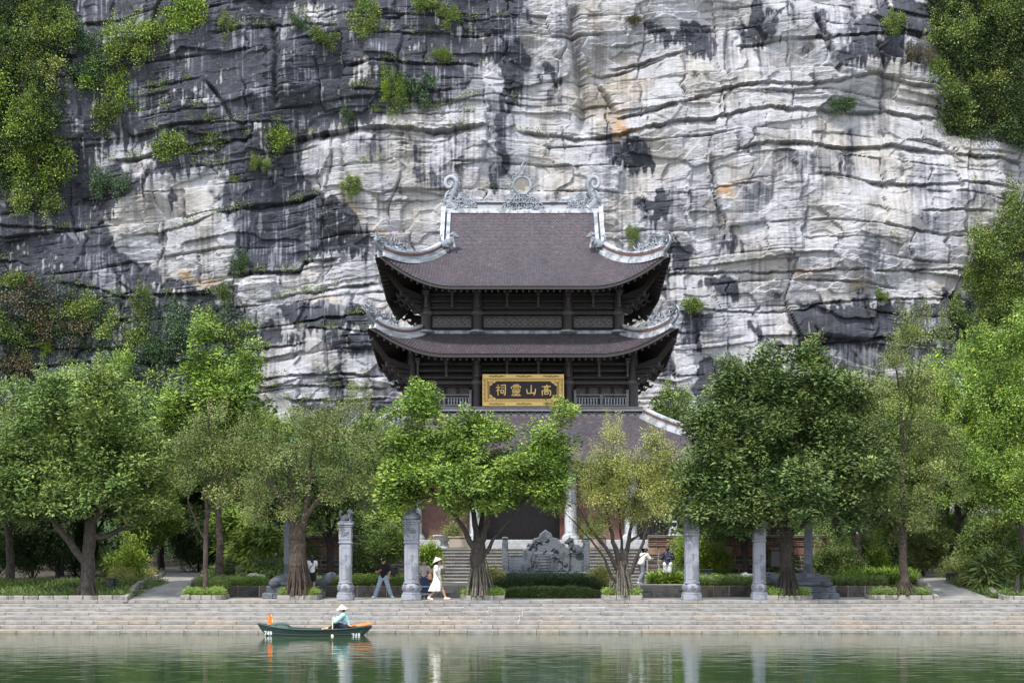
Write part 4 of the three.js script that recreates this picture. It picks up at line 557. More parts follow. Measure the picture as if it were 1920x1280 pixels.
// scalloped lotus cornice below the balcony
{ const hw = 8.0, c = part(temple, 'cornice', [bx(16.3, 0.14, 12.1, 0, 12.60, 0, 0.04), bx(16.1, 0.42, 11.7, 0, 12.28, 0, 0.05), bx(16.0, 0.12, 11.9, 0, 12.03, 0, 0.04)], W.carved); const pet = new THREE.TorusGeometry(0.25, 0.035, 5, 10, Math.PI).rotateZ(Math.PI), low = cbox(0.4, 0.26, 0.06, 0.05); for (let i = 0; i < 31; i++) { const x = -hw + 0.26 + i * 0.516; const m = part(c, 'petal', pet, W.grey); m.position.set(x, 12.52, 5.9); const q = part(c, 'carved_tablet', low, W.carved); q.position.set(x, 12.22, 5.88); } }
// ---- name board
{
  const f = new THREE.Group(); f.name = 'name_board'; f.position.set(0.03, 12.92, 5.62); f.rotation.x = 0.06; temple.add(f);
  const Wd = 5.42, Hd = 2.12, rim = (w, h, t, z, dep) => [bx(w, t, dep, 0, h / 2 - t / 2, z, 0.02), bx(w, t, dep, 0, -h / 2 + t / 2, z, 0.02), bx(t, h - 2 * t, dep, -w / 2 + t / 2, 0, z, 0.02), bx(t, h - 2 * t, dep, w / 2 - t / 2, 0, z, 0.02)].map((g) => g.translate(0, Hd / 2, 0));
  part(f, 'board', bx(Wd - 0.2, Hd - 0.2, 0.12, 0, Hd / 2, 0, 0.01), W.lacquer);
  const fr = part(f, 'gilt_frame', [...rim(Wd, Hd, 0.30, 0.08, 0.26), ...rim(Wd - 0.58, Hd - 0.58, 0.05, 0.16, 0.12), ...rim(Wd - 0.66, Hd - 0.66, 0.16, 0.10, 0.08)], W.gold);
  const r = rng(8), g = []; for (const sy of [-1, 1]) for (const cx of [-1.75, 0.06, 1.85]) for (let i = -5; i <= 5; i++) { const h = 0.10 * (1 - Math.abs(i) / 9); g.push(new THREE.TorusGeometry(h * 0.55, 0.022, 4, 8, 4.6).rotateZ(i * 1.7).translate(cx + i * 0.1, Hd / 2 + sy * (Hd / 2 - 0.15), 0.22)); }
  for (const sx of [-1, 1]) for (let i = -7; i <= 7; i++) g.push(new THREE.TorusGeometry(0.055, 0.02, 4, 8, 4.4).rotateZ(i * 2.1).translate(sx * (Wd / 2 - 0.15), Hd / 2 + i * 0.1, 0.22));
  for (let i = -22; i <= 22; i++) for (const sy of [-1, 1]) g.push(bx(0.03, 0.07, 0.03, i * 0.098, Hd / 2 + sy * (Hd / 2 - 0.42), 0.155, 0.005));
  for (let i = -5; i <= 5; i++) for (const sx of [-1, 1]) g.push(new THREE.TorusGeometry(0.045, 0.016, 4, 7).translate(sx * (Wd / 2 - 0.42), Hd / 2 + i * 0.098, 0.155));
  part(fr, 'carved_scroll', g, W.goldDark);
  for (const sx of [-1, 1]) for (const sy of [-1, 1]) { const s = new THREE.Shape(); s.moveTo(0, 0); s.lineTo(0.42, 0); s.quadraticCurveTo(0.34, 0.12, 0.22, 0.13); s.quadraticCurveTo(0.18, 0.24, 0.0, 0.30); const q = new THREE.ExtrudeGeometry(s, { depth: 0.05, bevelEnabled: false }); const m = part(fr, 'corner_piece', q, W.gold); m.position.set(sx * -(Wd / 2 - 0.48), Hd / 2 - sy * (Hd / 2 - 0.48), 0.085); m.scale.set(sx, sy, 1); const e = part(fr, 'corner_carving', [new THREE.TorusGeometry(0.06, 0.018, 4, 8, 4.5), new THREE.TorusGeometry(0.04, 0.016, 4, 8, 4.5).translate(0.11, -0.02, 0)], W.goldDark); e.position.set(sx * -(Wd / 2 - 0.60), Hd / 2 - sy * (Hd / 2 - 0.58), 0.145); }
  // characters, drawn stroke by stroke in a unit square, with swelling brush ends
  const stroke = (pts, w = 0.085) => { const n = pts.length, L = [], Rr = []; for (let i = 0; i < n; i++) { const a = pts[Math.max(0, i - 1)], b = pts[Math.min(n - 1, i + 1)], dx = b[0] - a[0], dy = b[1] - a[1], l = Math.hypot(dx, dy) || 1, ww = (pts[i][2] ?? w) / 2; L.push([pts[i][0] - dy / l * ww, pts[i][1] + dx / l * ww]); Rr.push([pts[i][0] + dy / l * ww, pts[i][1] - dx / l * ww]); } const s = new THREE.Shape(); [...L, ...Rr.reverse()].forEach((p, i) => i ? s.lineTo(p[0], p[1]) : s.moveTo(p[0], p[1])); return new THREE.ExtrudeGeometry(s, { depth: 0.05, bevelEnabled: true, bevelSize: 0.008, bevelThickness: 0.012, bevelSegments: 1 }); };
  const glyphs = [
    [[[0.16, 0.98, 0.05], [0.26, 0.90, 0.11]], [[0.02, 0.74, 0.07], [0.20, 0.77], [0.36, 0.78, 0.10]], [[0.36, 0.78, 0.09], [0.22, 0.58], [0.02, 0.42, 0.03]], [[0.21, 0.64], [0.21, 0.34], [0.22, 0.02, 0.09]], [[0.26, 0.56, 0.05], [0.36, 0.48, 0.09]], [[0.44, 0.93, 0.06], [0.70, 0.95], [0.96, 0.96, 0.10]], [[0.93, 0.97, 0.10], [0.93, 0.5, 0.10], [0.90, 0.06, 0.11]], [[0.92, 0.06, 0.1], [0.80, 0.10, 0.06], [0.72, 0.15, 0.03]], [[0.48, 0.72, 0.06], [0.78, 0.74, 0.08]], [[0.50, 0.52], [0.50, 0.36], [0.52, 0.20, 0.07]], [[0.50, 0.51], [0.64, 0.53], [0.76, 0.52, 0.08]], [[0.75, 0.52], [0.74, 0.36], [0.72, 0.22, 0.07]], [[0.52, 0.26], [0.73, 0.27, 0.07]]],
    [[[0.24, 0.97, 0.07], [0.5, 0.98], [0.78, 0.98, 0.08]], [[0.06, 0.82], [0.04, 0.72], [0.08, 0.64, 0.10]], [[0.08, 0.83, 0.07], [0.5, 0.85], [0.94, 0.85, 0.08]], [[0.94, 0.85, 0.08], [0.95, 0.76], [0.88, 0.66, 0.04]], [[0.5, 0.98], [0.5, 0.8], [0.5, 0.60, 0.07]], [[0.24, 0.76, 0.06], [0.36, 0.74, 0.06]], [[0.24, 0.66, 0.06], [0.36, 0.64, 0.06]], [[0.64, 0.76, 0.06], [0.78, 0.74, 0.06]], [[0.64, 0.66, 0.06], [0.78, 0.64, 0.06]], ...[0.12, 0.40, 0.68].flatMap((x) => [[[x, 0.56, 0.05], [x + 0.22, 0.56, 0.05]], [[x + 0.02, 0.56, 0.05], [x + 0.03, 0.42, 0.05]], [[x + 0.20, 0.56, 0.05], [x + 0.19, 0.42, 0.05]], [[x + 0.02, 0.43, 0.05], [x + 0.20, 0.43, 0.05]]]), [[0.14, 0.34, 0.06], [0.5, 0.35], [0.86, 0.35, 0.07]], [[0.5, 0.35], [0.5, 0.2], [0.5, 0.06, 0.07]], [[0.28, 0.28, 0.06], [0.2, 0.18, 0.06], [0.12, 0.12, 0.03]], [[0.3, 0.22, 0.05], [0.38, 0.14, 0.06]], [[0.68, 0.28, 0.06], [0.62, 0.18, 0.06], [0.56, 0.12, 0.03]], [[0.72, 0.24, 0.05], [0.84, 0.13, 0.07]], [[0.04, 0.03, 0.06], [0.5, 0.04], [0.96, 0.03, 0.09]]],
    [[[0.50, 0.98, 0.07], [0.50, 0.6, 0.10], [0.49, 0.24, 0.10]], [[0.05, 0.60, 0.06], [0.10, 0.42, 0.10], [0.12, 0.22, 0.10]], [[0.12, 0.22, 0.10], [0.5, 0.24], [0.84, 0.26, 0.10]], [[0.93, 0.64, 0.07], [0.90, 0.4, 0.11], [0.86, 0.20, 0.11], [0.74, 0.03, 0.05]]],
    [[[0.50, 0.99, 0.06], [0.58, 0.90, 0.11]], [[0.06, 0.80, 0.06], [0.5, 0.85], [0.92, 0.84, 0.10]], [[0.32, 0.73], [0.32, 0.64], [0.34, 0.55, 0.07]], [[0.31, 0.73], [0.5, 0.75], [0.68, 0.74, 0.07]], [[0.67, 0.74], [0.66, 0.64], [0.64, 0.55, 0.07]], [[0.34, 0.57], [0.65, 0.57, 0.07]], [[0.10, 0.48], [0.10, 0.25], [0.12, 0.02, 0.09]], [[0.10, 0.46, 0.07], [0.5, 0.48], [0.90, 0.48, 0.09]], [[0.90, 0.48, 0.09], [0.92, 0.25, 0.10], [0.90, 0.04, 0.11]], [[0.91, 0.04, 0.09], [0.80, 0.08, 0.04]], [[0.32, 0.34], [0.32, 0.24], [0.34, 0.14, 0.07]], [[0.31, 0.34], [0.5, 0.36], [0.70, 0.35, 0.07]], [[0.69, 0.35], [0.68, 0.25], [0.66, 0.14, 0.07]], [[0.34, 0.16], [0.66, 0.16, 0.07]]],
  ];
  glyphs.forEach((gl, i) => { const m = part(f, 'gilt_character', gl.map((s) => stroke(s)), W.gold); m.scale.set(0.68, 0.74, 1); m.position.set(-1.48 + i * 1.005 - 0.34, Hd / 2 - 0.37, 0.065); });
}
// ---- ground floor, seen between the trees
{
  const y0 = 4.0; part(temple, 'podium', [bx(25, 0.34, 26, 0, y0 - 0.17, 0, 0.03), bx(25.2, 0.26, 26.2, 0, y0 - 0.46, 0, 0.03)], W.plinth); part(temple, 'podium_base', bx(24.6, 1.6, 25.8, 0, y0 - 1.38, 0, 0.02), W.grey);
  for (const sx of [-1, 1]) { for (const x of [3.0, 6.8, 9.6]) { const c = part(temple, 'stone_column', [lathe([[0.55, 0], [0.6, 0.12], [0.48, 0.3], [0.40, 0.42], [0.38, 2.2], [0.37, 4.6]], 18)], W.white); c.position.set(sx * x, y0, 10.4); }
    part(temple, 'brick_wall', bx(3.1, 4.4, 0.3, sx * 4.9, y0 + 2.2, 9.6, 0.01), W.brick); for (let i = 0; i < 10; i++) { const m = part(temple, 'shutter_board', bx(0.22, 4.2, 0.08, sx * (7.3 + i * 0.24), y0 + 2.1, 9.5, 0.01), W.wood); m.userData = {}; }
    part(temple, 'door_leaf', bx(0.35, 4.2, 0.25, sx * 2.5, y0 + 2.1, 9.8, 0.02), W.door); }
  part(temple, 'ground_wall', [bx(20, 4.7, 0.25, 0, y0 + 2.3, 7.6, 0.01), bx(0.25, 4.7, 17, 10, y0 + 2.3, -1, 0.01), bx(0.25, 4.7, 17, -10, y0 + 2.3, -1, 0.01)], W.dark); part(temple, 'ground_beam', [bx(22, 0.5, 0.4, 0, y0 + 4.6, 10.4, 0.03), bx(22, 0.3, 0.3, 0, y0 + 4.0, 10.4, 0.03)], W.wood);
  part(temple, 'ground_ceiling', bx(22, 0.2, 20, 0, y0 + 5.0, 0.3, 0.01), W.dark);
}
for (const [x, label] of [[6.35, 'red lantern hanging under the lowest temple eave beside white column'], [5.4, 'small red lantern hanging under the lowest temple eave']]) { const t = thing('lantern', label, 'lantern', [TX + x, 7.75, TZ + 11.2]); part(t, 'globe', lathe([[0.0, -0.34], [0.12, -0.33], [0.26, -0.18], [0.30, 0], [0.26, 0.18], [0.12, 0.33], [0, 0.34]], 14), mat([0.55, 0.05, 0.02], 0.7)); part(t, 'cap', [new THREE.CylinderGeometry(0.12, 0.12, 0.06, 12).translate(0, 0.36, 0), new THREE.CylinderGeometry(0.12, 0.12, 0.06, 12).translate(0, -0.36, 0), new THREE.CylinderGeometry(0.008, 0.008, 1.3, 5).translate(0, 1.0, 0)], W.gold); part(t, 'tassel', new THREE.ConeGeometry(0.05, 0.4, 8).translate(0, -0.58, 0), mat([0.5, 0.05, 0.02], 0.9)); }
mark('temple');
// ---------------------------------------------------------------- trees and plants
// a spray of leaves: n folded leaves around a short twig, pointing up and out
function sprayGeo(n, R, len, wid, seed, o = {}) {
  const r = rng(seed), pos = [], colr = [], nor = [], flat = o.flat ?? 0.7, droop = o.droop ?? 0.2;
  const a = V(), d = V(), s = V(), u = V(), p = [V(), V(), V(), V()], e1 = V(), e2 = V();
  for (let i = 0; i < n; i++) {
    const az = r() * 6.283, el = Math.asin(2 * r() - 1) * flat, rad = R * Math.cbrt(0.15 + 0.85 * r());
    a.set(Math.cos(az) * Math.cos(el), Math.sin(el), Math.sin(az) * Math.cos(el)).multiplyScalar(rad);
    d.copy(a).normalize().multiplyScalar(0.8).add(V((r() - 0.5) * 1.2, 0.35 - droop * 2 * r(), (r() - 0.5) * 1.2)).normalize();
    u.set((r() - 0.5) * 0.9, 1, (r() - 0.5) * 0.9); s.crossVectors(d, u).normalize(); u.crossVectors(s, d).normalize();
    const L = len * (0.7 + 0.6 * r()), Wd = wid * (0.7 + 0.6 * r());
    p[0].copy(a); p[1].copy(a).addScaledVector(d, L * 0.5).addScaledVector(s, Wd / 2).addScaledVector(u, -Wd * 0.18); p[2].copy(a).addScaledVector(d, L).addScaledVector(u, -L * 0.12); p[3].copy(a).addScaledVector(d, L * 0.5).addScaledVector(s, -Wd / 2).addScaledVector(u, -Wd * 0.18);
    const mid = V().copy(a).addScaledVector(d, L * 0.5).addScaledVector(u, Wd * 0.08), k = 0.75 + 0.5 * r(), yl = r() < (o.yellow ?? 0.08) ? 1 : 0;
    for (const t of [[0, 1, 4], [1, 2, 4], [2, 3, 4], [3, 0, 4]]) { const q = t.map((z) => z === 4 ? mid : p[z]); e1.subVectors(q[1], q[0]); e2.subVectors(q[2], q[0]); const nn = e1.cross(e2).normalize(); for (const v of q) { pos.push(v.x, v.y, v.z); nor.push(nn.x, nn.y, nn.z); colr.push(k * (yl ? 1.9 : 1), k * (yl ? 1.35 : 1), k * (yl ? 0.9 : 1)); } }
  }
  const g = new THREE.BufferGeometry(); g.setAttribute('position', new THREE.Float32BufferAttribute(pos, 3)); g.setAttribute('normal', new THREE.Float32BufferAttribute(nor, 3)); g.setAttribute('color', new THREE.Float32BufferAttribute(colr, 3)); return g;
}
const leafMat = new THREE.MeshPhysicalMaterial({ color: 0xffffff, vertexColors: true, roughness: 0.55, side: THREE.DoubleSide, transmission: 0.0, specularIntensity: 0.5 });
const duskyMat = leafMat;
const SPRAY = {
  broad: sprayGeo(16, 0.26, 0.17, 0.085, 1), mid: sprayGeo(20, 0.24, 0.13, 0.06, 2), small: sprayGeo(24, 0.22, 0.09, 0.042, 3, { yellow: 0.15 }), shrub: sprayGeo(22, 0.30, 0.16, 0.07, 4), far: sprayGeo(20, 0.48, 0.24, 0.12, 5), crag: sprayGeo(13, 0.55, 0.30, 0.16, 15), blade: sprayGeo(14, 0.16, 0.26, 0.03, 6, { flat: 0.4, droop: 0.1 }), box: sprayGeo(26, 0.16, 0.06, 0.035, 7), palm: sprayGeo(14, 0.12, 0.34, 0.075, 8, { flat: 0.5, droop: 0.45 }),
};
const bark = mat([0.088, 0.074, 0.062], 0.95, { map: barkTex, bumpMap: barkTex, bumpScale: 0.03 }), barkPale = mat([0.25, 0.22, 0.18], 0.95, { map: barkTex, bumpMap: barkTex, bumpScale: 0.03 }), barkDark = mat([0.06, 0.05, 0.042], 0.95, { map: barkTex, bumpMap: barkTex, bumpScale: 0.03 }), barkRed = mat([0.115, 0.086, 0.066], 0.95, { map: barkTex, bumpMap: barkTex, bumpScale: 0.03 });
class Wood {                                                        // a branching skeleton turned into one bark mesh
  constructor() { this.n = []; }
  add(p, parent, r) { this.n.push({ p, parent, r: 0, min: r ?? 0, kids: [] }); const i = this.n.length - 1; if (parent >= 0) this.n[parent].kids.push(i); return i; }
  path(pts, parent, rs) { for (let i = 0; i < pts.length; i++) parent = this.add(pts[i], parent, rs ? rs[Math.min(i, rs.length - 1)] : 0); return parent; }
  radii(tip = 0.008, pw = 2.3) { for (let i = this.n.length - 1; i >= 0; i--) { const q = this.n[i]; let s = 0; for (const k of q.kids) s += Math.pow(this.n[k].r, pw); q.r = Math.max(q.min, q.kids.length ? Math.pow(s, 1 / pw) : tip); } }
  geometry(minR = 0) {
    const pos = [], uv = [], idx = [], X1 = V(), Y1 = V(), d = V();
    for (let i = 1; i < this.n.length; i++) { const b = this.n[i]; if (b.parent < 0) continue; const a = this.n[b.parent]; if (b.r < minR) continue; const ra = Math.min(a.r, b.r * 1.6 + 0.012), sides = b.r > 0.06 ? 8 : b.r > 0.02 ? 5 : 3; d.subVectors(b.p, a.p); const l = d.length(); if (l < 1e-5) continue; d.divideScalar(l); X1.set(Math.abs(d.y) > 0.9 ? 1 : 0, Math.abs(d.y) > 0.9 ? 0 : 1, 0).cross(d).normalize(); Y1.crossVectors(d, X1);
      const base = pos.length / 3; for (const [q, r] of [[a.p.clone().addScaledVector(d, -0.35 * ra), ra], [b.p.clone().addScaledVector(d, 0.1 * b.r), b.r]]) for (let k = 0; k <= sides; k++) { const t = k / sides * 6.2832, c = Math.cos(t) * r, s = Math.sin(t) * r; pos.push(q.x + X1.x * c + Y1.x * s, q.y + X1.y * c + Y1.y * s, q.z + X1.z * c + Y1.z * s); uv.push(k / sides * Math.max(0.1, r * 6.3), q.y + q.x * 0.3); }
      for (let k = 0; k < sides; k++) { const A = base + k, B = A + sides + 1; idx.push(A, A + 1, B + 1, A, B + 1, B); } }
    const g = new THREE.BufferGeometry(); g.setAttribute('position', new THREE.Float32BufferAttribute(pos, 3)); g.setAttribute('uv', new THREE.Float32BufferAttribute(uv, 2)); g.setIndex(idx); g.computeVertexNormals(); return g;
  }
}
// o: limbs [[ [x,y,z,r], ... ], ...] from the base; lobes [[x,y,z,rx,ry,rz], ...]; tips; sprays per tip; colour triplets
function makeTree(name, label, base, o) {
  const r = rng(o.seed), t = thing(name, label, o.category || 'tree', base, 0, o.group), w = new Wood();
  o.limbs.forEach((L) => { const pts = L.map((p) => V(p[0], p[1], p[2])), rs = L.map((p) => p[3] * 0.88), c = new THREE.CatmullRomCurve3(pts), n = Math.max(4, Math.round(c.getLength() / 0.35)); let par = -1, start = 0; if (w.n.length) { let bd = 1e9; w.n.forEach((q, i) => { const dd = q.p.distanceTo(pts[0]); if (dd < bd) { bd = dd; par = i; } }); if (bd > 0.6) par = -1; else start = 1; }
    for (let i = start; i <= n; i++) { const p = c.getPoint(i / n); if (i > 0) p.add(V((r() - 0.5) * 0.07, 0, (r() - 0.5) * 0.07)); const f = i / n * (rs.length - 1), k = Math.min(rs.length - 2, Math.floor(f)); par = w.add(p, par, lerp(rs[k], rs[k + 1], f - k)); } });
  const vol = o.lobes.map((l) => Math.pow(l[3] * l[4] * l[5], 0.8)), tot = vol.reduce((a, b) => a + b, 0), tips = [], thinTips = [];
  for (let i = 0, guard = 0; i < o.tips && guard < o.tips * 6; guard++) { let q = r() * tot, k = 0; while (q > vol[k] && k < vol.length - 1) q -= vol[k++]; const l = o.lobes[k]; const az = r() * 6.283, cz = 2 * r() - 1, rad = Math.pow(r(), o.shell ?? 0.45), sn = Math.sqrt(1 - cz * cz); const p = V(l[0] + l[3] * rad * sn * Math.cos(az), l[1] + l[4] * rad * cz, l[2] + l[5] * rad * sn * Math.sin(az)); if (noise(p.x * 0.8 + o.seed, p.y * 0.9 + p.z * 0.7) + 0.5 * noise(p.x * 1.9 + 5, p.y * 2.1 + p.z * 1.6 + o.seed) < (o.gaps ?? -0.35) + 0.44) continue; tips.push(p); i++; }
  for (let i = 0; i < (o.shoots ?? Math.round(o.tips * 0.10)); i++) { const l = o.lobes[Math.floor(r() * o.lobes.length)], az = r() * 6.283, q = Math.sqrt(r()) * 0.85, len = 0.25 + 0.75 * r() * (o.shootLen ?? 1), base = V(l[0] + l[3] * q * Math.cos(az), l[1] + l[4] * Math.sqrt(1 - q * q) * 0.95, l[2] + l[5] * q * Math.sin(az)), lean = V((r() - 0.5) * 0.6, 1, (r() - 0.5) * 0.6); tips.push(base); const n = Math.max(1, Math.round(len / 0.22)); for (let k = 1; k <= n; k++) thinTips.push(base.clone().addScaledVector(lean, len * k / n)); }
  const trunkTop = o.limbs[0][o.limbs[0].length - 1], tt = V(trunkTop[0], trunkTop[1], trunkTop[2]); tips.sort((a, b) => a.distanceTo(tt) - b.distanceTo(tt));
  const low = o.lowest ?? 0, ends = [];
  for (const p of tips) { let bd = 1e9, bi = 0; for (let i = 0; i < w.n.length; i++) { const q = w.n[i].p; if (q.y < low) continue; const dy = q.y - p.y, dd = q.distanceTo(p) + (dy > 0 ? dy * 0.9 : 0); if (dd < bd) { bd = dd; bi = i; } } const a = w.n[bi].p, n = Math.max(2, Math.round(bd / 0.45)); let par = bi; for (let i = 1; i <= n; i++) { const f = i / n, q = V().lerpVectors(a, p, f); q.y -= Math.sin(f * Math.PI) * bd * 0.07; if (i < n) q.add(V((r() - 0.5) * 0.16, (r() - 0.5) * 0.12, (r() - 0.5) * 0.16)); par = w.add(q, par); } ends.push([p, a]); }
  w.radii(o.tipR ?? 0.008);
  const extra = o.extra ? o.extra(r) : []; const wood = w.geometry(o.minR ?? 0.0);
  part(t, 'trunk', wood, o.bark || bark); if (extra.length) part(t, 'aerial_roots', extra, o.rootBark || o.bark || bark);
  const ms = [], cs = [], m = new THREE.Matrix4(), q = new THREE.Quaternion(), e = new THREE.Euler(), c = new THREE.Color(), S = o.spread ?? 0.34, A = o.colA, B = o.colB;
  for (const [p, a] of ends) { const tone = clamp(0.5 + 0.9 * noise(p.x * 0.6 + o.seed, p.y * 0.6 + p.z * 0.5) + 0.7 * (r() - 0.5)), lum = 0.72 + 0.55 * r(), along = V().subVectors(p, a).normalize(); const nS = Math.max(1, Math.round(o.sprays * (0.55 + 0.9 * r()))); for (let i = 0; i < nS; i++) { const back = i === 0 ? 0 : r() * 0.8; e.set((r() - 0.5) * 0.9, r() * 6.283, (r() - 0.5) * 0.9); q.setFromEuler(e); const s = (o.size ?? 1) * (0.7 + 0.6 * r()); m.compose(V(p.x + (r() - 0.5) * 2 * S - along.x * back * S, p.y + (r() - 0.5) * 1.1 * S - along.y * back * S, p.z + (r() - 0.5) * 2 * S - along.z * back * S), q, V(s, s, s)); ms.push(m.clone()); const k = clamp(0.7 * tone + 0.45 * r() - 0.08), v = lum * (0.8 + 0.4 * r()); c.setRGB(lerp(A[0], B[0], k) * v, lerp(A[1], B[1], k) * v, lerp(A[2], B[2], k) * v); cs.push(c.clone()); } }
  for (const p of thinTips) for (let i = 0; i < 2; i++) { e.set((r() - 0.5) * 0.8, r() * 6.283, (r() - 0.5) * 0.8); q.setFromEuler(e); const s = (o.size ?? 1) * (0.45 + 0.35 * r()); m.compose(V(p.x + (r() - 0.5) * 0.16, p.y + (r() - 0.5) * 0.1, p.z + (r() - 0.5) * 0.16), q, V(s, s, s)); ms.push(m.clone()); const k = 0.5 + 0.5 * r(), v = 0.9 + 0.4 * r(); c.setRGB(lerp(A[0], B[0], k) * v, lerp(A[1], B[1], k) * v, lerp(A[2], B[2], k) * v); cs.push(c.clone()); }
  const im = new THREE.InstancedMesh(SPRAY[o.spray || 'mid'], leafMat, ms.length); ms.forEach((x, i) => { im.setMatrixAt(i, x); im.setColorAt(i, cs[i]); }); im.name = 'crown'; im.userData.kind = 'stuff'; im.castShadow = im.receiveShadow = true; t.add(im);
  return t;
}
// fill boxes or mounds with small sprays: hedges, grass, ground cover
function leafMass(name, label, category, base, o) {
  const r = rng(o.seed), ms = [], cs = [], m = new THREE.Matrix4(), q = new THREE.Quaternion(), e = new THREE.Euler(), c = new THREE.Color();
  for (let i = 0, g = 0; i < o.count && g < o.count * 8; g++) { const p = o.at(r); if (!p) continue; i++; e.set((r() - 0.5) * 0.7, r() * 6.283, (r() - 0.5) * 0.7); q.setFromEuler(e); const s = (o.size ?? 1) * (0.7 + 0.6 * r()); m.compose(p, q, V(s, s, s)); ms.push(m.clone()); const k = r(), v = 0.8 + 0.4 * r(); c.setRGB(lerp(o.colA[0], o.colB[0], k) * v, lerp(o.colA[1], o.colB[1], k) * v, lerp(o.colA[2], o.colB[2], k) * v); cs.push(c.clone()); }
  const im = new THREE.InstancedMesh(SPRAY[o.spray], leafMat, ms.length); ms.forEach((x, i) => { im.setMatrixAt(i, x); im.setColorAt(i, cs[i]); }); im.castShadow = im.receiveShadow = true;
  if (o.stuff) { im.name = numbered(name); im.position.set(...base); im.userData = { kind: 'stuff', label, category }; scene.add(im); return im; }
  const t = thing(name, label, category, base, 0, o.group); im.name = 'foliage'; im.userData.kind = 'stuff'; t.add(im);
  if (o.core) part(t, 'stems', o.core, barkDark); return t;
}
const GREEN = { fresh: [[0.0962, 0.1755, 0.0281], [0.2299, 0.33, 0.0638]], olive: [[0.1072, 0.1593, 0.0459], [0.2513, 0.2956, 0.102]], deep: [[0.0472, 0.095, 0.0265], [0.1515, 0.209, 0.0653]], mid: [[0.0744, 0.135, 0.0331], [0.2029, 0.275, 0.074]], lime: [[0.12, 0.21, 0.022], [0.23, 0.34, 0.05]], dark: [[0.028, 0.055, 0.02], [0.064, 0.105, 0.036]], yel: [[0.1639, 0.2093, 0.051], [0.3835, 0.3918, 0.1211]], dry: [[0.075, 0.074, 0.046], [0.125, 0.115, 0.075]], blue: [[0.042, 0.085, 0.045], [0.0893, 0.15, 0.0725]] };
const roots = (n, R, h, top, r, wob = 0.04) => { const g = []; for (let i = 0; i < n; i++) { const a = r() * 6.283, rr = R * (0.75 + 0.6 * r()), hh = h * (0.5 + 0.6 * r()); g.push(taperTube([[Math.cos(a) * rr * 1.25, -0.02, Math.sin(a) * rr * 1.25], [Math.cos(a) * rr + (r() - 0.5) * wob, hh * 0.4, Math.sin(a) * rr + (r() - 0.5) * wob], [Math.cos(a + 0.2) * top, hh, Math.sin(a + 0.2) * top]], [0.045, 0.03, 0.018], 5, 6)); } return g; };
const G = (k) => ({ colA: GREEN[k][0], colB: GREEN[k][1] });
const L = (px0, py0, px1, py1, d, bx0, by0, depth = 1, dz = 0) => { const s = d / FOCAL; return [((px0 + px1) / 2 - bx0) * s, (by0 - (py0 + py1) / 2) * s, dz, (px1 - px0) / 2 * s, (py1 - py0) / 2 * s, (px1 - px0) / 2 * s * depth]; };   // a lobe from its outline, relative to a base
const pt = (px, py, d, bx0, by0, z, r) => { const s = d / FOCAL; return [(px - bx0) * s, (by0 - py) * s, z, r]; };
// ---- the row along the promenade
{ // big tree above the path kerb
  const d = 61, b = [162, 1116], p = (x, y, z, r) => pt(x, y, d, ...b, z, r), l = (a, c, e, f, k = 0.9, z = 0) => L(a, c, e, f, d, ...b, k, z);
  makeTree('garden_tree', 'spreading tree with forked dark trunk and splayed roots by the curving path kerb', [X(b[0], d), T + 0.02, Z(d)], { seed: 101, limbs: [[p(162, 1116, 0, 0.42), p(164, 1060, 0, 0.30), p(168, 990, 0, 0.26), p(172, 930, -0.2, 0.2), p(190, 860, 0, 0.12)], [p(160, 1048, 0, 0.2), p(125, 1000, 0.3, 0.15), p(98, 960, 0.5, 0.12), p(80, 930, 0.7, 0.08), p(60, 850, 0.6, 0.05)], [p(170, 975, 0, 0.16), p(210, 930, 0.5, 0.12), p(240, 890, 0.8, 0.07)], [p(172, 1005, 0, 0.16), p(212, 990, -0.4, 0.12), p(250, 960, -0.6, 0.07)], [p(168, 960, 0, 0.13), p(140, 880, -0.6, 0.08), p(120, 800, -0.5, 0.05)]], lobes: [l(0, 740, 170, 880), l(-30, 830, 120, 960, 1, 0.8), l(100, 700, 280, 850), l(160, 800, 320, 920), l(40, 860, 180, 960, 1, 1.0), l(190, 880, 310, 950, 1, 0.6), l(60, 700, 160, 800), l(110, 900, 220, 965, 0.9, 1.2), l(10, 900, 110, 985, 1, 0.4), l(220, 880, 330, 975, 1, 0.2), l(150, 690, 220, 760)], tips: 560, sprays: 5, size: 1.1, spray: 'broad', ...G('mid'), gaps: -0.42, bark, extra: (r) => roots(16, 0.40, 0.9, 0.3, r), lowest: 1.4 });
}
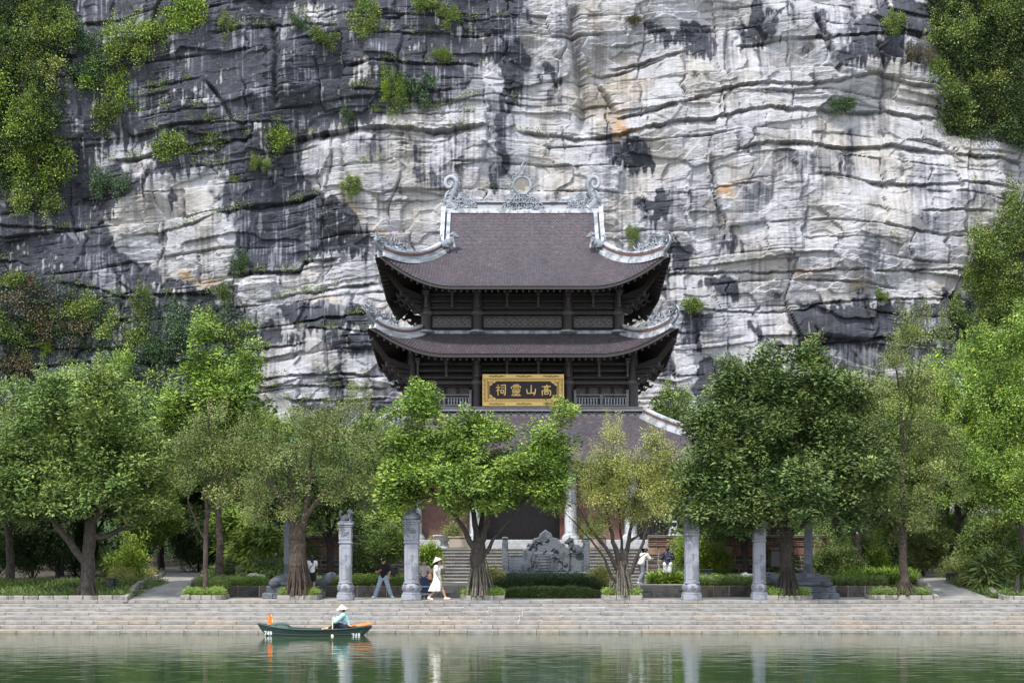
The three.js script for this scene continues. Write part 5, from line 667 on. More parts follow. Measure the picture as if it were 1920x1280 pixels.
{ // twin slender trunks
  let d = 61, b = [385, 1112], p = (x, y, z, r) => pt(x, y, d, ...b, z, r), l = (a, c, e, f, k = 0.9, z = 0) => L(a, c, e, f, d, ...b, k, z);
  makeTree('garden_tree', 'thin straight tree with sparse leaves in the planter at the path mouth', [X(b[0], d), T + 0.2, Z(d)], { seed: 102, limbs: [[p(385, 1112, 0, 0.13), p(384, 1040, 0, 0.11), p(387, 960, 0, 0.10), p(390, 850, 0, 0.07), p(392, 750, 0, 0.04)], [p(384, 1010, 0, 0.06), p(360, 950, 0.3, 0.04), p(340, 880, 0.4, 0.02)], [p(388, 940, 0, 0.05), p(420, 900, 0.3, 0.04), p(440, 850, 0.2, 0.02)]], lobes: [l(330, 860, 470, 960, 1), l(345, 760, 450, 880), l(310, 820, 400, 920)], tips: 170, sprays: 4, size: 1.1, spray: 'small', ...G('olive'), gaps: -0.3, bark: barkRed, extra: (r) => roots(6, 0.14, 0.4, 0.1, r), lowest: 1.8 });
  d = 65; b = [412, 1098]; makeTree('garden_tree', 'tall leafy tree with reddish trunk and yellow tipped top, behind the thin straight one', [X(b[0], d), G1, Z(d)], { seed: 103, limbs: [[p(412, 1098, 0, 0.24), p(412, 1040, 0, 0.19), p(410, 980, 0, 0.17), p(404, 880, 0, 0.14), p(398, 780, 0, 0.1), p(384, 690, 0, 0.06), p(376, 630, 0, 0.02)], [p(408, 900, 0, 0.08), p(440, 820, -0.3, 0.05), p(462, 730, -0.3, 0.02)], [p(406, 860, 0, 0.08), p(370, 800, 0.3, 0.05), p(350, 740, 0.3, 0.03)]], lobes: [l(330, 700, 520, 830, 0.8), l(360, 612, 395, 700), l(345, 660, 420, 740), l(440, 670, 490, 760), l(380, 760, 530, 880), l(340, 800, 460, 900), l(300, 740, 380, 820)], tips: 330, sprays: 6, size: 1.1, spray: 'broad', ...G('fresh'), gaps: -0.3, bark: barkRed, extra: (r) => roots(6, 0.2, 0.4, 0.12, r), lowest: 2.6 });
}
{ // tree with plaited roots in the second planter
  const d = 60.8, b = [560, 1112], p = (x, y, z, r) => pt(x, y, d, ...b, z, r), l = (a, c, e, f, k = 0.9, z = 0) => L(a, c, e, f, d, ...b, k, z);
  makeTree('fig_tree', 'fig tree with plaited hanging roots and thin olive crown, beside the stone turtle', [X(b[0], d), T + 0.2, Z(d)], { seed: 104, limbs: [[p(558, 1112, 0, 0.40), p(556, 1060, 0, 0.34), p(556, 1010, 0, 0.36), p(558, 980, 0, 0.30)], [p(556, 1000, 0, 0.22), p(540, 950, 0.3, 0.13), p(515, 910, 0.5, 0.08), p(480, 870, 0.6, 0.04)], [p(560, 1000, 0, 0.22), p(575, 950, 0, 0.14), p(580, 890, 0, 0.08), p(585, 820, 0, 0.04)], [p(566, 980, 0, 0.16), p(606, 925, 0.4, 0.09), p(650, 890, 0.5, 0.05)], [p(556, 990, 0, 0.14), p(545, 920, -0.5, 0.09), p(530, 850, -0.6, 0.04)]], lobes: [l(440, 850, 580, 950, 0.9, 0.3), l(480, 790, 640, 900), l(580, 780, 700, 880), l(600, 860, 740, 950, 0.9, 0.4), l(530, 745, 640, 820), l(640, 750, 690, 830), l(450, 910, 560, 985, 1, 0.6), l(690, 800, 770, 900), l(430, 790, 520, 880)], tips: 400, sprays: 4, size: 1.05, spray: 'small', ...G('olive'), gaps: -0.28, bark: barkRed, extra: (r) => [...roots(34, 0.36, 1.9, 0.26, r, 0.08)], lowest: 2.4 });
}
{ // bright round tree before the stair
  const d = 60.6, b = [898, 1110], p = (x, y, z, r) => pt(x, y, d, ...b, z, r), l = (a, c, e, f, k = 0.9, z = 0) => L(a, c, e, f, d, ...b, k, z);
  makeTree('fig_tree', 'broad bright green fig tree with fluted root-wrapped trunk before the temple stair', [X(b[0], d), T + 0.2, Z(d)], { seed: 105, rootBark: barkPale, limbs: [[p(898, 1110, 0, 0.40), p(896, 1070, 0, 0.32), p(896, 1030, 0, 0.28), p(898, 1005, 0, 0.26)], [p(890, 1030, 0, 0.16), p(872, 990, 0.3, 0.12), p(845, 950, 0.6, 0.09), p(800, 900, 0.7, 0.05), p(770, 850, 0.5, 0.03)], [p(894, 1010, 0, 0.18), p(888, 960, 0, 0.12), p(870, 890, 0, 0.08), p(840, 800, 0, 0.04)], [p(902, 1015, 0, 0.18), p(915, 970, 0.2, 0.12), p(930, 910, 0.3, 0.08), p(950, 840, 0.2, 0.04)], [p(906, 1040, 0, 0.12), p(930, 1000, 0.3, 0.07), p(965, 960, 0.6, 0.05), p(1010, 900, 0.6, 0.03)], [p(898, 1005, 0, 0.15), p(905, 940, -0.6, 0.09), p(900, 860, -0.9, 0.05)]], lobes: [l(715, 800, 850, 930, 1, 0.4), l(720, 745, 820, 850), l(770, 722, 815, 790), l(800, 770, 950, 900), l(860, 790, 900, 840), l(900, 830, 1060, 940, 0.9, 0.3), l(960, 790, 1080, 880), l(790, 860, 960, 960, 1, 1.2), l(700, 860, 800, 950, 1, 0.3), l(970, 860, 1070, 950, 0.9, 0.5), l(1036, 752, 1072, 790), l(930, 800, 960, 850), l(840, 850, 1000, 950, 1, -1.0)], tips: 600, sprays: 6, shootLen: 0.45, size: 1.0, spray: 'broad', ...G('fresh'), gaps: -0.45, bark, extra: (r) => roots(40, 0.40, 1.5, 0.24, r, 0.06), lowest: 1.8 });
}
{ // yellowish thin tree
  const d = 60.7, b = [1166, 1110], p = (x, y, z, r) => pt(x, y, d, ...b, z, r), l = (a, c, e, f, k = 0.9, z = 0) => L(a, c, e, f, d, ...b, k, z);
  makeTree('fig_tree', 'thin crowned yellowish fig tree with many spreading stems, beside the stone screen hedge', [X(b[0], d), T + 0.2, Z(d)], { seed: 106, rootBark: barkPale, limbs: [[p(1166, 1112, 0, 0.34), p(1166, 1080, 0, 0.28), p(1164, 1058, 0, 0.24)], [p(1160, 1070, 0, 0.14), p(1140, 1030, 0.2, 0.09), p(1110, 990, 0.3, 0.07), p(1080, 940, 0.3, 0.03)], [p(1152, 1090, 0, 0.09), p(1130, 1040, 0.4, 0.06), p(1100, 1000, 0.5, 0.05), p(1062, 960, 0.5, 0.02)], [p(1164, 1060, 0, 0.15), p(1150, 1010, 0, 0.10), p(1140, 960, 0, 0.06), p(1130, 880, 0, 0.03)], [p(1170, 1060, 0, 0.15), p(1178, 1010, 0, 0.10), p(1190, 950, 0, 0.06), p(1200, 880, 0, 0.03)], [p(1180, 1080, 0, 0.11), p(1198, 1030, 0.2, 0.08), p(1215, 980, 0.3, 0.06), p(1240, 920, 0.3, 0.03)], [p(1168, 1060, 0, 0.1), p(1166, 1000, -0.5, 0.06), p(1160, 920, -0.6, 0.03)], [p(1186, 1010, 0.1, 0.06), p(1205, 990, 0.2, 0.05), p(1235, 965, 0.3, 0.03)]], lobes: [l(1030, 860, 1140, 960, 1, 0.2), l(1090, 840, 1220, 940), l(1180, 830, 1285, 930), l(1160, 880, 1280, 985, 1, 0.3), l(1040, 910, 1150, 1000, 1, 0.4), l(1115, 805, 1170, 860), l(1205, 800, 1240, 860), l(1100, 880, 1220, 970)], tips: 350, sprays: 4, size: 1.05, spray: 'small', ...G('yel'), gaps: -0.25, bark, extra: (r) => roots(34, 0.34, 1.3, 0.22, r, 0.06), lowest: 1.9 });
}
{ // dark dense tree
  const d = 60.7, b = [1477, 1112], p = (x, y, z, r) => pt(x, y, d, ...b, z, r), l = (a, c, e, f, k = 0.85, z = 0) => L(a, c, e, f, d, ...b, k, z);
  makeTree('fig_tree', 'large dense dark green tree hiding the stele on the stone turtle', [X(b[0], d), T + 0.2, Z(d)], { seed: 107, limbs: [[p(1477, 1114, 0, 0.38), p(1476, 1070, 0, 0.31), p(1474, 1020, 0, 0.27), p(1478, 990, 0, 0.25)], [p(1472, 1010, 0, 0.16), p(1450, 960, 0.3, 0.11), p(1410, 900, 0.5, 0.07), p(1370, 840, 0.5, 0.04)], [p(1478, 990, 0, 0.18), p(1485, 930, 0, 0.13), p(1490, 840, 0, 0.09), p(1500, 740, 0, 0.04)], [p(1484, 1000, 0, 0.14), p(1515, 970, 0.3, 0.10), p(1550, 920, 0.4, 0.06), p(1590, 850, 0.4, 0.04)], [p(1476, 990, 0, 0.12), p(1470, 920, -0.6, 0.08), p(1455, 820, -0.8, 0.04)]], lobes: [l(1290, 820, 1420, 950, 1, 0.2), l(1330, 730, 1500, 880), l(1400, 660, 1560, 790), l(1480, 690, 1640, 830), l(1520, 800, 1670, 950, 1, 0.3), l(1400, 860, 1560, 985, 1, 1.2), l(1300, 900, 1420, 1010, 1, 0.6), l(1290, 760, 1380, 850), l(1440, 760, 1580, 900, 1, -0.8), l(1560, 890, 1640, 990, 1, 0.6), l(1500, 655, 1560, 720), l(1345, 700, 1390, 760), l(1264, 880, 1345, 990, 0.9, 0.7)], tips: 720, sprays: 6, size: 1.2, spray: 'broad', ...G('deep'), gaps: -0.5, bark: barkDark, extra: (r) => roots(30, 0.36, 1.2, 0.25, r, 0.06), lowest: 2.0 });
}
{ // slender tall one with swollen root foot
  const d = 61, b = [1693, 1106], p = (x, y, z, r) => pt(x, y, d, ...b, z, r), l = (a, c, e, f, k = 0.9, z = 0) => L(a, c, e, f, d, ...b, k, z);
  makeTree('garden_tree', 'slender tall tree with straight trunk and fanning roots in the angular planter', [X(b[0], d), T + 0.2, Z(d)], { seed: 108, limbs: [[p(1693, 1106, 0, 0.34), p(1696, 1080, 0, 0.23), p(1693, 1020, 0, 0.19), p(1692, 940, 0, 0.17), p(1694, 860, 0, 0.10), p(1690, 760, 0, 0.07), p(1678, 660, 0, 0.04), p(1672, 640, 0, 0.03)], [p(1694, 960, 0, 0.09), p(1720, 930, 0.2, 0.07), p(1760, 890, 0.4, 0.04), p(1790, 850, 0.4, 0.02)], [p(1690, 900, 0, 0.06), p(1700, 830, 0.1, 0.04), p(1712, 760, 0.1, 0.02)], [p(1688, 1000, 0, 0.05), p(1660, 960, 0.3, 0.04), p(1635, 920, 0.3, 0.02)], [p(1694, 800, 0, 0.05), p(1720, 700, 0, 0.035), p(1738, 600, 0, 0.02), p(1737, 540, 0, 0.01)]], lobes: [l(1570, 700, 1700, 840), l(1620, 640, 1720, 740), l(1680, 740, 1830, 880), l(1590, 830, 1700, 950, 1, 0.3), l(1700, 860, 1830, 960, 1, 0.3), l(1670, 570, 1730, 640), l(1715, 560, 1750, 640), l(1740, 600, 1790, 650), l(1690, 660, 1790, 760), l(1640, 920, 1740, 990, 1, 0.5)], tips: 400, sprays: 5, size: 1.0, spray: 'small', ...G('olive'), gaps: -0.25, bark: barkRed, extra: (r) => roots(26, 0.36, 0.7, 0.2, r, 0.05), lowest: 2.0 });
}
{ // leaning tree at the far path side
  const d = 61.5, b = [1918, 1100], p = (x, y, z, r) => pt(x, y, d, ...b, z, r), l = (a, c, e, f, k = 0.9, z = 0) => L(a, c, e, f, d, ...b, k, z);
  makeTree('garden_tree', 'leaning tree with pale leaves whose trunk slants over the path bank', [X(b[0], d), T + 0.25, Z(d)], { seed: 109, limbs: [[p(1950, 1104, 0, 0.36), p(1930, 1020, 0, 0.28), p(1910, 960, 0, 0.24), p(1895, 930, 0, 0.2)], [p(1905, 950, 0, 0.14), p(1860, 900, 0.3, 0.08), p(1830, 840, 0.3, 0.04)], [p(1896, 930, 0, 0.14), p(1890, 850, 0, 0.09), p(1900, 740, 0, 0.04)], [p(1900, 930, 0, 0.14), p(1950, 850, 0, 0.08), p(1980, 760, 0, 0.04)]], lobes: [l(1790, 800, 1920, 930, 1, 0.2), l(1820, 680, 1960, 820), l(1810, 620, 1900, 720), l(1900, 640, 2060, 840), l(1850, 870, 1990, 970, 1, 0.5), l(1870, 580, 1960, 680)], tips: 420, sprays: 6, size: 1.05, spray: 'mid', ...G('fresh'), gaps: -0.35, bark, extra: (r) => roots(16, 0.36, 0.8, 0.25, r), lowest: 2.2 });
}
mark('front trees');
// ---- garden behind: individual trees further back
const garden = [
  // px, base d, height, crown radius, colour, label, bark
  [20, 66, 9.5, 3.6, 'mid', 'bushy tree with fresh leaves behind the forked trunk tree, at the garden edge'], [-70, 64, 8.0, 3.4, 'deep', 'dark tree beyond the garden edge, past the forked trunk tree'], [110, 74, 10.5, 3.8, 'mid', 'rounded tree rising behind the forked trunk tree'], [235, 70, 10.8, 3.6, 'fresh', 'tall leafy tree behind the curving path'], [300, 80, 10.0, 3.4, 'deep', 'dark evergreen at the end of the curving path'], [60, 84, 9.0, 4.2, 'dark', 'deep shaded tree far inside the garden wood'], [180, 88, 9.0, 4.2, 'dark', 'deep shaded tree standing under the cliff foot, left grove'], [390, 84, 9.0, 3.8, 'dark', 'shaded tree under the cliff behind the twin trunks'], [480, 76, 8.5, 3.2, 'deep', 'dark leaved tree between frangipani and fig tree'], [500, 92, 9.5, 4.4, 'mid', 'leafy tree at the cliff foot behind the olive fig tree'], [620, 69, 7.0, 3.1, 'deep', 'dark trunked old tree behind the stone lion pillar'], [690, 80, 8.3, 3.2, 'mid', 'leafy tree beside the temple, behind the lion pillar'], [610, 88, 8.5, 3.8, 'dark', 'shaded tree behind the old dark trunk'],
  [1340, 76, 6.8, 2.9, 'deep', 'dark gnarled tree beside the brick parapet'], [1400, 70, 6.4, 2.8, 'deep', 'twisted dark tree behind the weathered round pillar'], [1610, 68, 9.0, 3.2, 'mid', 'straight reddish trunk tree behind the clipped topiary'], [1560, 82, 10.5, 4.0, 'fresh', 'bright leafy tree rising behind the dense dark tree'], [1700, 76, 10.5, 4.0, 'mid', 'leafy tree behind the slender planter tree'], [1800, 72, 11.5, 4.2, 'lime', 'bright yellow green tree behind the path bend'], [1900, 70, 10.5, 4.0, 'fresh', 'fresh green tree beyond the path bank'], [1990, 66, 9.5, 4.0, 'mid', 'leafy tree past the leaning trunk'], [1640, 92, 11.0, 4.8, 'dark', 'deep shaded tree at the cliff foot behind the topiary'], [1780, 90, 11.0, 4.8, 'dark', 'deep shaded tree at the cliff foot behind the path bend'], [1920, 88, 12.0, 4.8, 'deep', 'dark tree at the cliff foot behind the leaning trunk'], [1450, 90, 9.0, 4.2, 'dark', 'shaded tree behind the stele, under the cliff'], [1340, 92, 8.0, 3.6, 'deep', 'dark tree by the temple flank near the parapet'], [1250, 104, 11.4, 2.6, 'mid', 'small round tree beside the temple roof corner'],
];
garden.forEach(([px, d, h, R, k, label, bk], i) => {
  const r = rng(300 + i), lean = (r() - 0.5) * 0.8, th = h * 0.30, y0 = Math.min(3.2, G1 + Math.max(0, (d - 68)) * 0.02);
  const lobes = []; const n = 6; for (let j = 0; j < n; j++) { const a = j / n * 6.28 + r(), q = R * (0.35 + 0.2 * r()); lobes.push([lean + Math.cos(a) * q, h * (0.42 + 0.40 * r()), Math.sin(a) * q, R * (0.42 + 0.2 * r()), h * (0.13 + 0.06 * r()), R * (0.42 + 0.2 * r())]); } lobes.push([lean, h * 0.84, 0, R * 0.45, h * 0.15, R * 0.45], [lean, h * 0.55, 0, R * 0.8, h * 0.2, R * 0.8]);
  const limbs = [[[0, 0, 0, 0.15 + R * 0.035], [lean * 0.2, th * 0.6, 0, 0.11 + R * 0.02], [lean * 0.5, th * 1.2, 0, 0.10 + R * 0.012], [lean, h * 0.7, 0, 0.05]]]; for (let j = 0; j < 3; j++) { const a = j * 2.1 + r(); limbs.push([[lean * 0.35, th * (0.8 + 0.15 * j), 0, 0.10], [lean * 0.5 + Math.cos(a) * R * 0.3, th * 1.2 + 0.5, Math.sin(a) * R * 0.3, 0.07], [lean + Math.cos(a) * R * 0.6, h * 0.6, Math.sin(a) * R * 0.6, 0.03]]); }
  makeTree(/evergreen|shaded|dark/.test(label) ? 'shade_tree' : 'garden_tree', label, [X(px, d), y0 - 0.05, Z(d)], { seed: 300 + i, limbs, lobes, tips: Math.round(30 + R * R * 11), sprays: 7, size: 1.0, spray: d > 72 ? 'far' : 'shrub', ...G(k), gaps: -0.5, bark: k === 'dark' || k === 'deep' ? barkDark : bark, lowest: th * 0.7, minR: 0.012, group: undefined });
});
mark('garden trees');
// ---- shrubs growing on the cliff
const protoS = [0, 1, 2, 3, 4, 5].map((i) => { const pr = rng(40 + i), lb = []; for (let k = 0; k < 9; k++) { const sx = (pr() - 0.5) * 2.5; lb.push([sx, 0.1 + pr() * 1.5 * (1 - 0.35 * Math.abs(sx)), 0.15 * pr(), 0.14 + 0.34 * pr(), 0.10 + 0.22 * pr(), 0.25 + 0.2 * pr()]); } for (let k = 0; k < 3; k++) lb.push([(pr() - 0.5) * 2.2, -0.5 - 0.5 * pr(), 0.1, 0.08 + 0.1 * pr(), 0.4 + 0.3 * pr(), 0.12]); const t = makeTree('cliff_shrub', 'x', [0, 0, 0], { seed: 500 + i, category: 'shrub', limbs: [[[0, -0.3, -0.6, 0.10], [0, 0.2, 0, 0.07], [0.1, 0.8, 0.3, 0.04]], [[0, 0.0, -0.2, 0.06], [-0.5, 0.5, 0.2, 0.03]], [[0, 0.0, -0.2, 0.06], [0.5, 0.4, 0.3, 0.03]]], lobes: lb, tips: 54, shoots: 20, shootLen: 0.8, sprays: 2.4, size: 0.8, spray: 'crag', colA: [1, 1, 1], colB: [1, 1, 1], gaps: -0.35, bark: barkDark, minR: 0.012, shell: 0.6 }); scene.remove(t); return t; });
used.delete('cliff_shrub');
const tintFor = (k, v = 1) => { const [a, b] = GREEN[k]; return (r) => { const f = r(); const s = v * (0.8 + 0.4 * r()); return [lerp(a[0], b[0], f) * s, lerp(a[1], b[1], f) * s, lerp(a[2], b[2], f) * s]; }; };
function cliffShrub(px, py, w, h, k, label, i, out = 0.4) {
  const p = cliffPoint(px, py + h * 0.3, out), r = rng(700 + i), src = protoS[(i * 7 + 3) % 6], t = src.clone(); t.name = numbered(w > 75 ? 'cliff_tree' : 'cliff_shrub'); t.userData = { label, category: w > 75 ? 'tree' : 'shrub' }; t.position.copy(p); const s = w / CS / 2.5; t.scale.set(s, h / CS / 2.0, Math.max(0.6, Math.min(s, 1.4))); t.rotation.y = (r() - 0.5) * 0.8;
  t.traverse((o) => { if (o.isInstancedMesh) { const f = tintFor(k, 1.15), c = new THREE.Color(); o.instanceColor = o.instanceColor.clone(); for (let q = 0; q < o.count; q++) { c.setRGB(...f(r)); o.setColorAt(q, c); } const m = new THREE.Matrix4(), S = new THREE.Matrix4(); for (let q = 0; q < o.count; q++) { o.getMatrixAt(q, m); const pos = V().setFromMatrixPosition(m), inv = clamp(w / 75, 0.38, 0.95); S.makeScale(inv / t.scale.x, inv / t.scale.y, inv / t.scale.z); m.setPosition(0, 0, 0); m.premultiply(S); m.setPosition(pos.x, pos.y, pos.z); o.setMatrixAt(q, m); } } });
  scene.add(t); return t;
}
const SHR = [
  [285, 60, 150, 70, 'fresh', 'wide bright green shrub mass on the dark upper ledge of the cliff'], [345, 25, 70, 60, 'fresh', 'bright shrub at the end of the wide mass on the upper dark cliff'], [235, 85, 70, 60, 'mid', 'mid green shrub below the wide bright mass on dark cliff'], [165, 68, 60, 55, 'blue', 'grey green shrub beside the wide bright mass on dark cliff'], [190, 165, 95, 90, 'fresh', 'bushy bright cliff tree below the grey green shrub'], [165, 130, 70, 55, 'blue', 'grey green shrub above the bushy bright cliff tree'], [205, 205, 60, 45, 'deep', 'dark shrub hanging under the bushy bright cliff tree'], [680, 38, 56, 70, 'mid', 'upright shrub on the dark cliff near its top beside pale patch'], [735, 155, 36, 70, 'lime', 'bright narrow shrub on the dark cliff over the long overhang'], [775, 155, 85, 50, 'blue', 'grey green spreading shrub beside the bright narrow one'], [740, 195, 46, 36, 'deep', 'dark shrub hanging beneath the bright narrow one'], [515, 250, 62, 66, 'fresh', 'round fresh shrub on the dark cliff at the overhang end'], [395, 250, 62, 48, 'mid', 'shrub on the dark slanting ledge, mid left of cliff'], [310, 275, 66, 42, 'mid', 'low shrub on the slanting ledge above white rock'], [200, 335, 60, 55, 'blue', 'grey green shrub beside the white rock window'], [615, 75, 46, 30, 'deep', 'small dark shrub near pale streaks high on cliff'], [838, 30, 40, 30, 'mid', 'small shrub high on the dark cliff near its top edge'], [830, 100, 34, 26, 'mid', 'small tuft in the crack of dark cliff above white face'], [800, 8, 50, 24, 'mid', 'tuft at the very top of the dark cliff'], [655, 350, 36, 36, 'mid', 'tuft by the orange streak beside the temple roof'], [485, 300, 30, 30, 'mid', 'small shrub below the round fresh one'], [445, 330, 30, 24, 'mid', 'tiny shrub on the dark wall beside white rock window'], [425, 48, 34, 36, 'mid', 'pale tuft on bare dark wall'], [1300, 570, 44, 26, 'mid', 'tuft on the white face beside the middle roof corner'], [1590, 190, 50, 24, 'blue', 'grey tuft on the layered pale ledges'], [1670, 48, 40, 36, 'mid', 'small shrub near the dark upper face beside ivy'], [1720, 96, 40, 50, 'dry', 'reddish dry shrub beside the ivy edge'], [1655, 553, 22, 16, 'mid', 'little tuft above the long dark band'], [1185, 440, 22, 26, 'mid', 'little tuft behind the roof verge'], [420, 545, 34, 60, 'deep', 'dark upright shrub in the ochre hollow'], [450, 490, 36, 46, 'blue', 'grey shrub at the lip of the white rock window'], [265, 565, 40, 56, 'deep', 'dark shrub on the ledge under the white rock window'], [375, 610, 110, 80, 'blue', 'wide dusky shrub above the garden crowns'], [430, 615, 90, 60, 'mid', 'mid green shrub above the twin trunk crowns'], [235, 640, 100, 66, 'mid', 'rich green rounded shrub on the low dark ledge'], [300, 660, 60, 56, 'blue', 'grey shrub beside rich green rounded one'], [150, 580, 110, 56, 'mid', 'green shrub fringe over the low dark ledge'], [60, 560, 120, 70, 'dry', 'tangle of dry brown creeper on the low dark cliff'], [110, 600, 90, 70, 'dry', 'hanging brown dry creeper strands on low dark cliff'], [25, 610, 80, 70, 'deep', 'dark green shrub beside the dry creeper'], [75, 648, 26, 26, 'lime', 'small bright shrub under the dry creeper'], [20, 680, 90, 60, 'dry', 'brownish shrub near the garden crowns, low on cliff'], [20, 525, 60, 30, 'mid', 'green shrub over the dry creeper'], [1250, 765, 76, 66, 'mid', 'round green bush beside the temple roof eave'], [215, 700, 60, 40, 'deep', 'dark bush over the garden crowns'], [565, 40, 36, 30, 'blue', 'pale tuft beside pale patch at cliff top'], [650, 215, 26, 22, 'blue', 'grey tuft just above the long overhang'], [1190, 35, 30, 20, 'dry', 'dry tuft at top of the white face crack'],
];
SHR.forEach((s, i) => cliffShrub(...s, i));
// large hanging masses at both sides, tree by tree
const MASS = [
  [25, 30, 110, 90, 'mid', 'leafy cliff tree in the upper corner of the dark face'], [95, 20, 90, 80, 'deep', 'dark cliff tree next to the upper corner tree'], [110, 60, 90, 70, 'mid', 'cliff tree over the yellow crowned one'], [10, 90, 110, 80, 'deep', 'dark cliff tree above the yellow crowned one'], [40, 150, 150, 110, 'fresh', 'yellow green crowned tree on the dark cliff side'], [85, 125, 80, 60, 'olive', 'light yellow crown beside the big yellow green one'], [25, 215, 130, 90, 'mid', 'green cliff tree under the yellow green crown'], [30, 275, 120, 100, 'deep', 'shadowed cliff tree under the yellow crown'], [75, 245, 100, 110, 'fresh', 'bright layered cliff tree hanging over dark rock'], [70, 310, 120, 90, 'fresh', 'lower bright layered cliff tree hanging over dark rock'], [65, 370, 70, 60, 'mid', 'hanging tip of the bright layered tree'], [0, 310, 70, 80, 'dark', 'dark bush by bright layered cliff tree'],
  [1830, 20, 120, 90, 'mid', 'ivy covered tree at the upper end of the pale cliff'], [1900, 30, 110, 110, 'deep', 'dark ivy mass at the top corner'], [1790, 70, 100, 100, 'mid', 'ivy fringe beside the dark upper face'], [1860, 110, 130, 120, 'dark', 'dark ivy hollow under the upper ivy'], [1900, 130, 90, 80, 'olive', 'olive patch in the ivy curtain'], [1800, 150, 90, 100, 'mid', 'ivy edge hanging beside layered ledges'], [1840, 200, 120, 90, 'deep', 'dark ivy over pale ledges'], [1910, 200, 110, 100, 'dark', 'darkest ivy below olive patch'], [1800, 215, 70, 70, 'deep', 'ivy tip over pale ledges'], [1915, 240, 90, 70, 'dark', 'dark ivy fringe above the pale end'], [1910, 370, 60, 70, 'deep', 'ivy clump at the end of pale face'],
  [1850, 470, 80, 80, 'mid', 'ivy shoulder at the end of the long crack'], [1905, 460, 90, 100, 'deep', 'dark ivy behind the ivy shoulder'], [1860, 540, 100, 90, 'mid', 'ivy wall beside the long dark band'], [1910, 560, 90, 100, 'mid', 'ivy wall above the leaning tree'], [1870, 620, 100, 80, 'deep', 'dark ivy foot above garden crowns'], [1830, 505, 50, 50, 'mid', 'ivy fringe at crack end'], [1810, 590, 60, 60, 'deep', 'ivy fringe below dark band end'],
];
MASS.forEach((s, i) => cliffShrub(...s, 100 + i, 0.9));
mark('cliff plants');

// ivy and climbers that cover the rock as one curtain
function ivy(name, label, poly, n, k, seed, thick) {
  const inside = (u, v) => { let c = false; for (let i = 0, j = poly.length - 1; i < poly.length; j = i++) { const [x1, y1] = poly[i], [x2, y2] = poly[j]; if ((y1 > v) !== (y2 > v) && u < (x2 - x1) * (v - y1) / (y2 - y1) + x1) c = !c; } return c; };
  const xs = poly.map((p) => p[0]), ys = poly.map((p) => p[1]), x0 = Math.min(...xs), x1 = Math.max(...xs), y0 = Math.min(...ys), y1 = Math.max(...ys);
  leafMass(name, label, 'ivy', [0, 0, 0], { seed, count: n, stuff: true, spray: 'crag', size: 0.85, at: (r) => { const u = lerp(x0, x1, r()), v = lerp(y0, y1, r()), a = 16 * noise(u / 30, v / 30) + 8 * noise(u / 11, v / 11); if (!inside(u + a, v + a * 0.7)) return null; if (noise(u / 24 + seed, v / 20) + 0.5 * noise(u / 9, v / 8) < -0.45) return null; return cliffPoint(u, v, 0.1 + thick * (0.5 + 0.8 * noise(u / 28 + 5, v / 22)) * r()); }, ...G(k) });
}
ivy('ivy', 'dark ivy curtain hanging over the upper end of the pale cliff', [[1745, -30], [2050, -30], [2050, 290], [1915, 285], [1860, 255], [1790, 250], [1768, 200], [1772, 140], [1752, 70]], 4200, 'dark', 601, 2.0);
ivy('ivy', 'green ivy wall at the end of the long dark band of the cliff', [[1836, 440], [1900, 395], [2050, 330], [2050, 760], [1830, 760], [1822, 640], [1838, 580], [1812, 500]], 3600, 'mid', 602, 1.8);
ivy('ivy', 'dense creeper behind the yellow green crown on the dark cliff', [[-130, -30], [130, -30], [120, 60], [110, 130], [118, 230], [125, 330], [90, 390], [40, 350], [-130, 340]], 3600, 'dark', 603, 1.8);
ivy('ivy', 'sparse creeper over the low dark ledges of the cliff', [[-130, 520], [60, 515], [180, 545], [300, 560], [420, 560], [490, 600], [470, 680], [300, 720], [-130, 740]], 900, 'blue', 604, 0.7);
mark('ivy');

// small tufts rooted in the cracks
{
  const spots = []; const r = rng(77);
  for (const [pts] of LEDGES) { const x0 = pts[0][0], x1 = pts[pts.length - 1][0]; for (let u = x0; u < x1; u += 5) { const left = u < 1000; if (r() > (left ? 0.30 : 0.05)) continue; if (noise(u / 60 + 7, pts[0][1] / 40) < (left ? -0.1 : 0.2)) continue; const v = along(pts, 0, u); if (v !== null && v < 760) spots.push([u, v - 1 - 3 * r()]); } }
  let i = 0; leafMass('crack_tufts', 'small green tufts rooted along the cracks of the cliff', 'tufts', [0, 0, 0], { seed: 78, count: spots.length * 3, stuff: true, spray: 'crag', size: 0.5, at: (q) => { const [u, v] = spots[Math.floor(i++ / 3) % spots.length]; return cliffPoint(u + (q() - 0.5) * 7, v - q() * 4, 0.15 + 0.25 * q()); }, ...G('mid') });
}
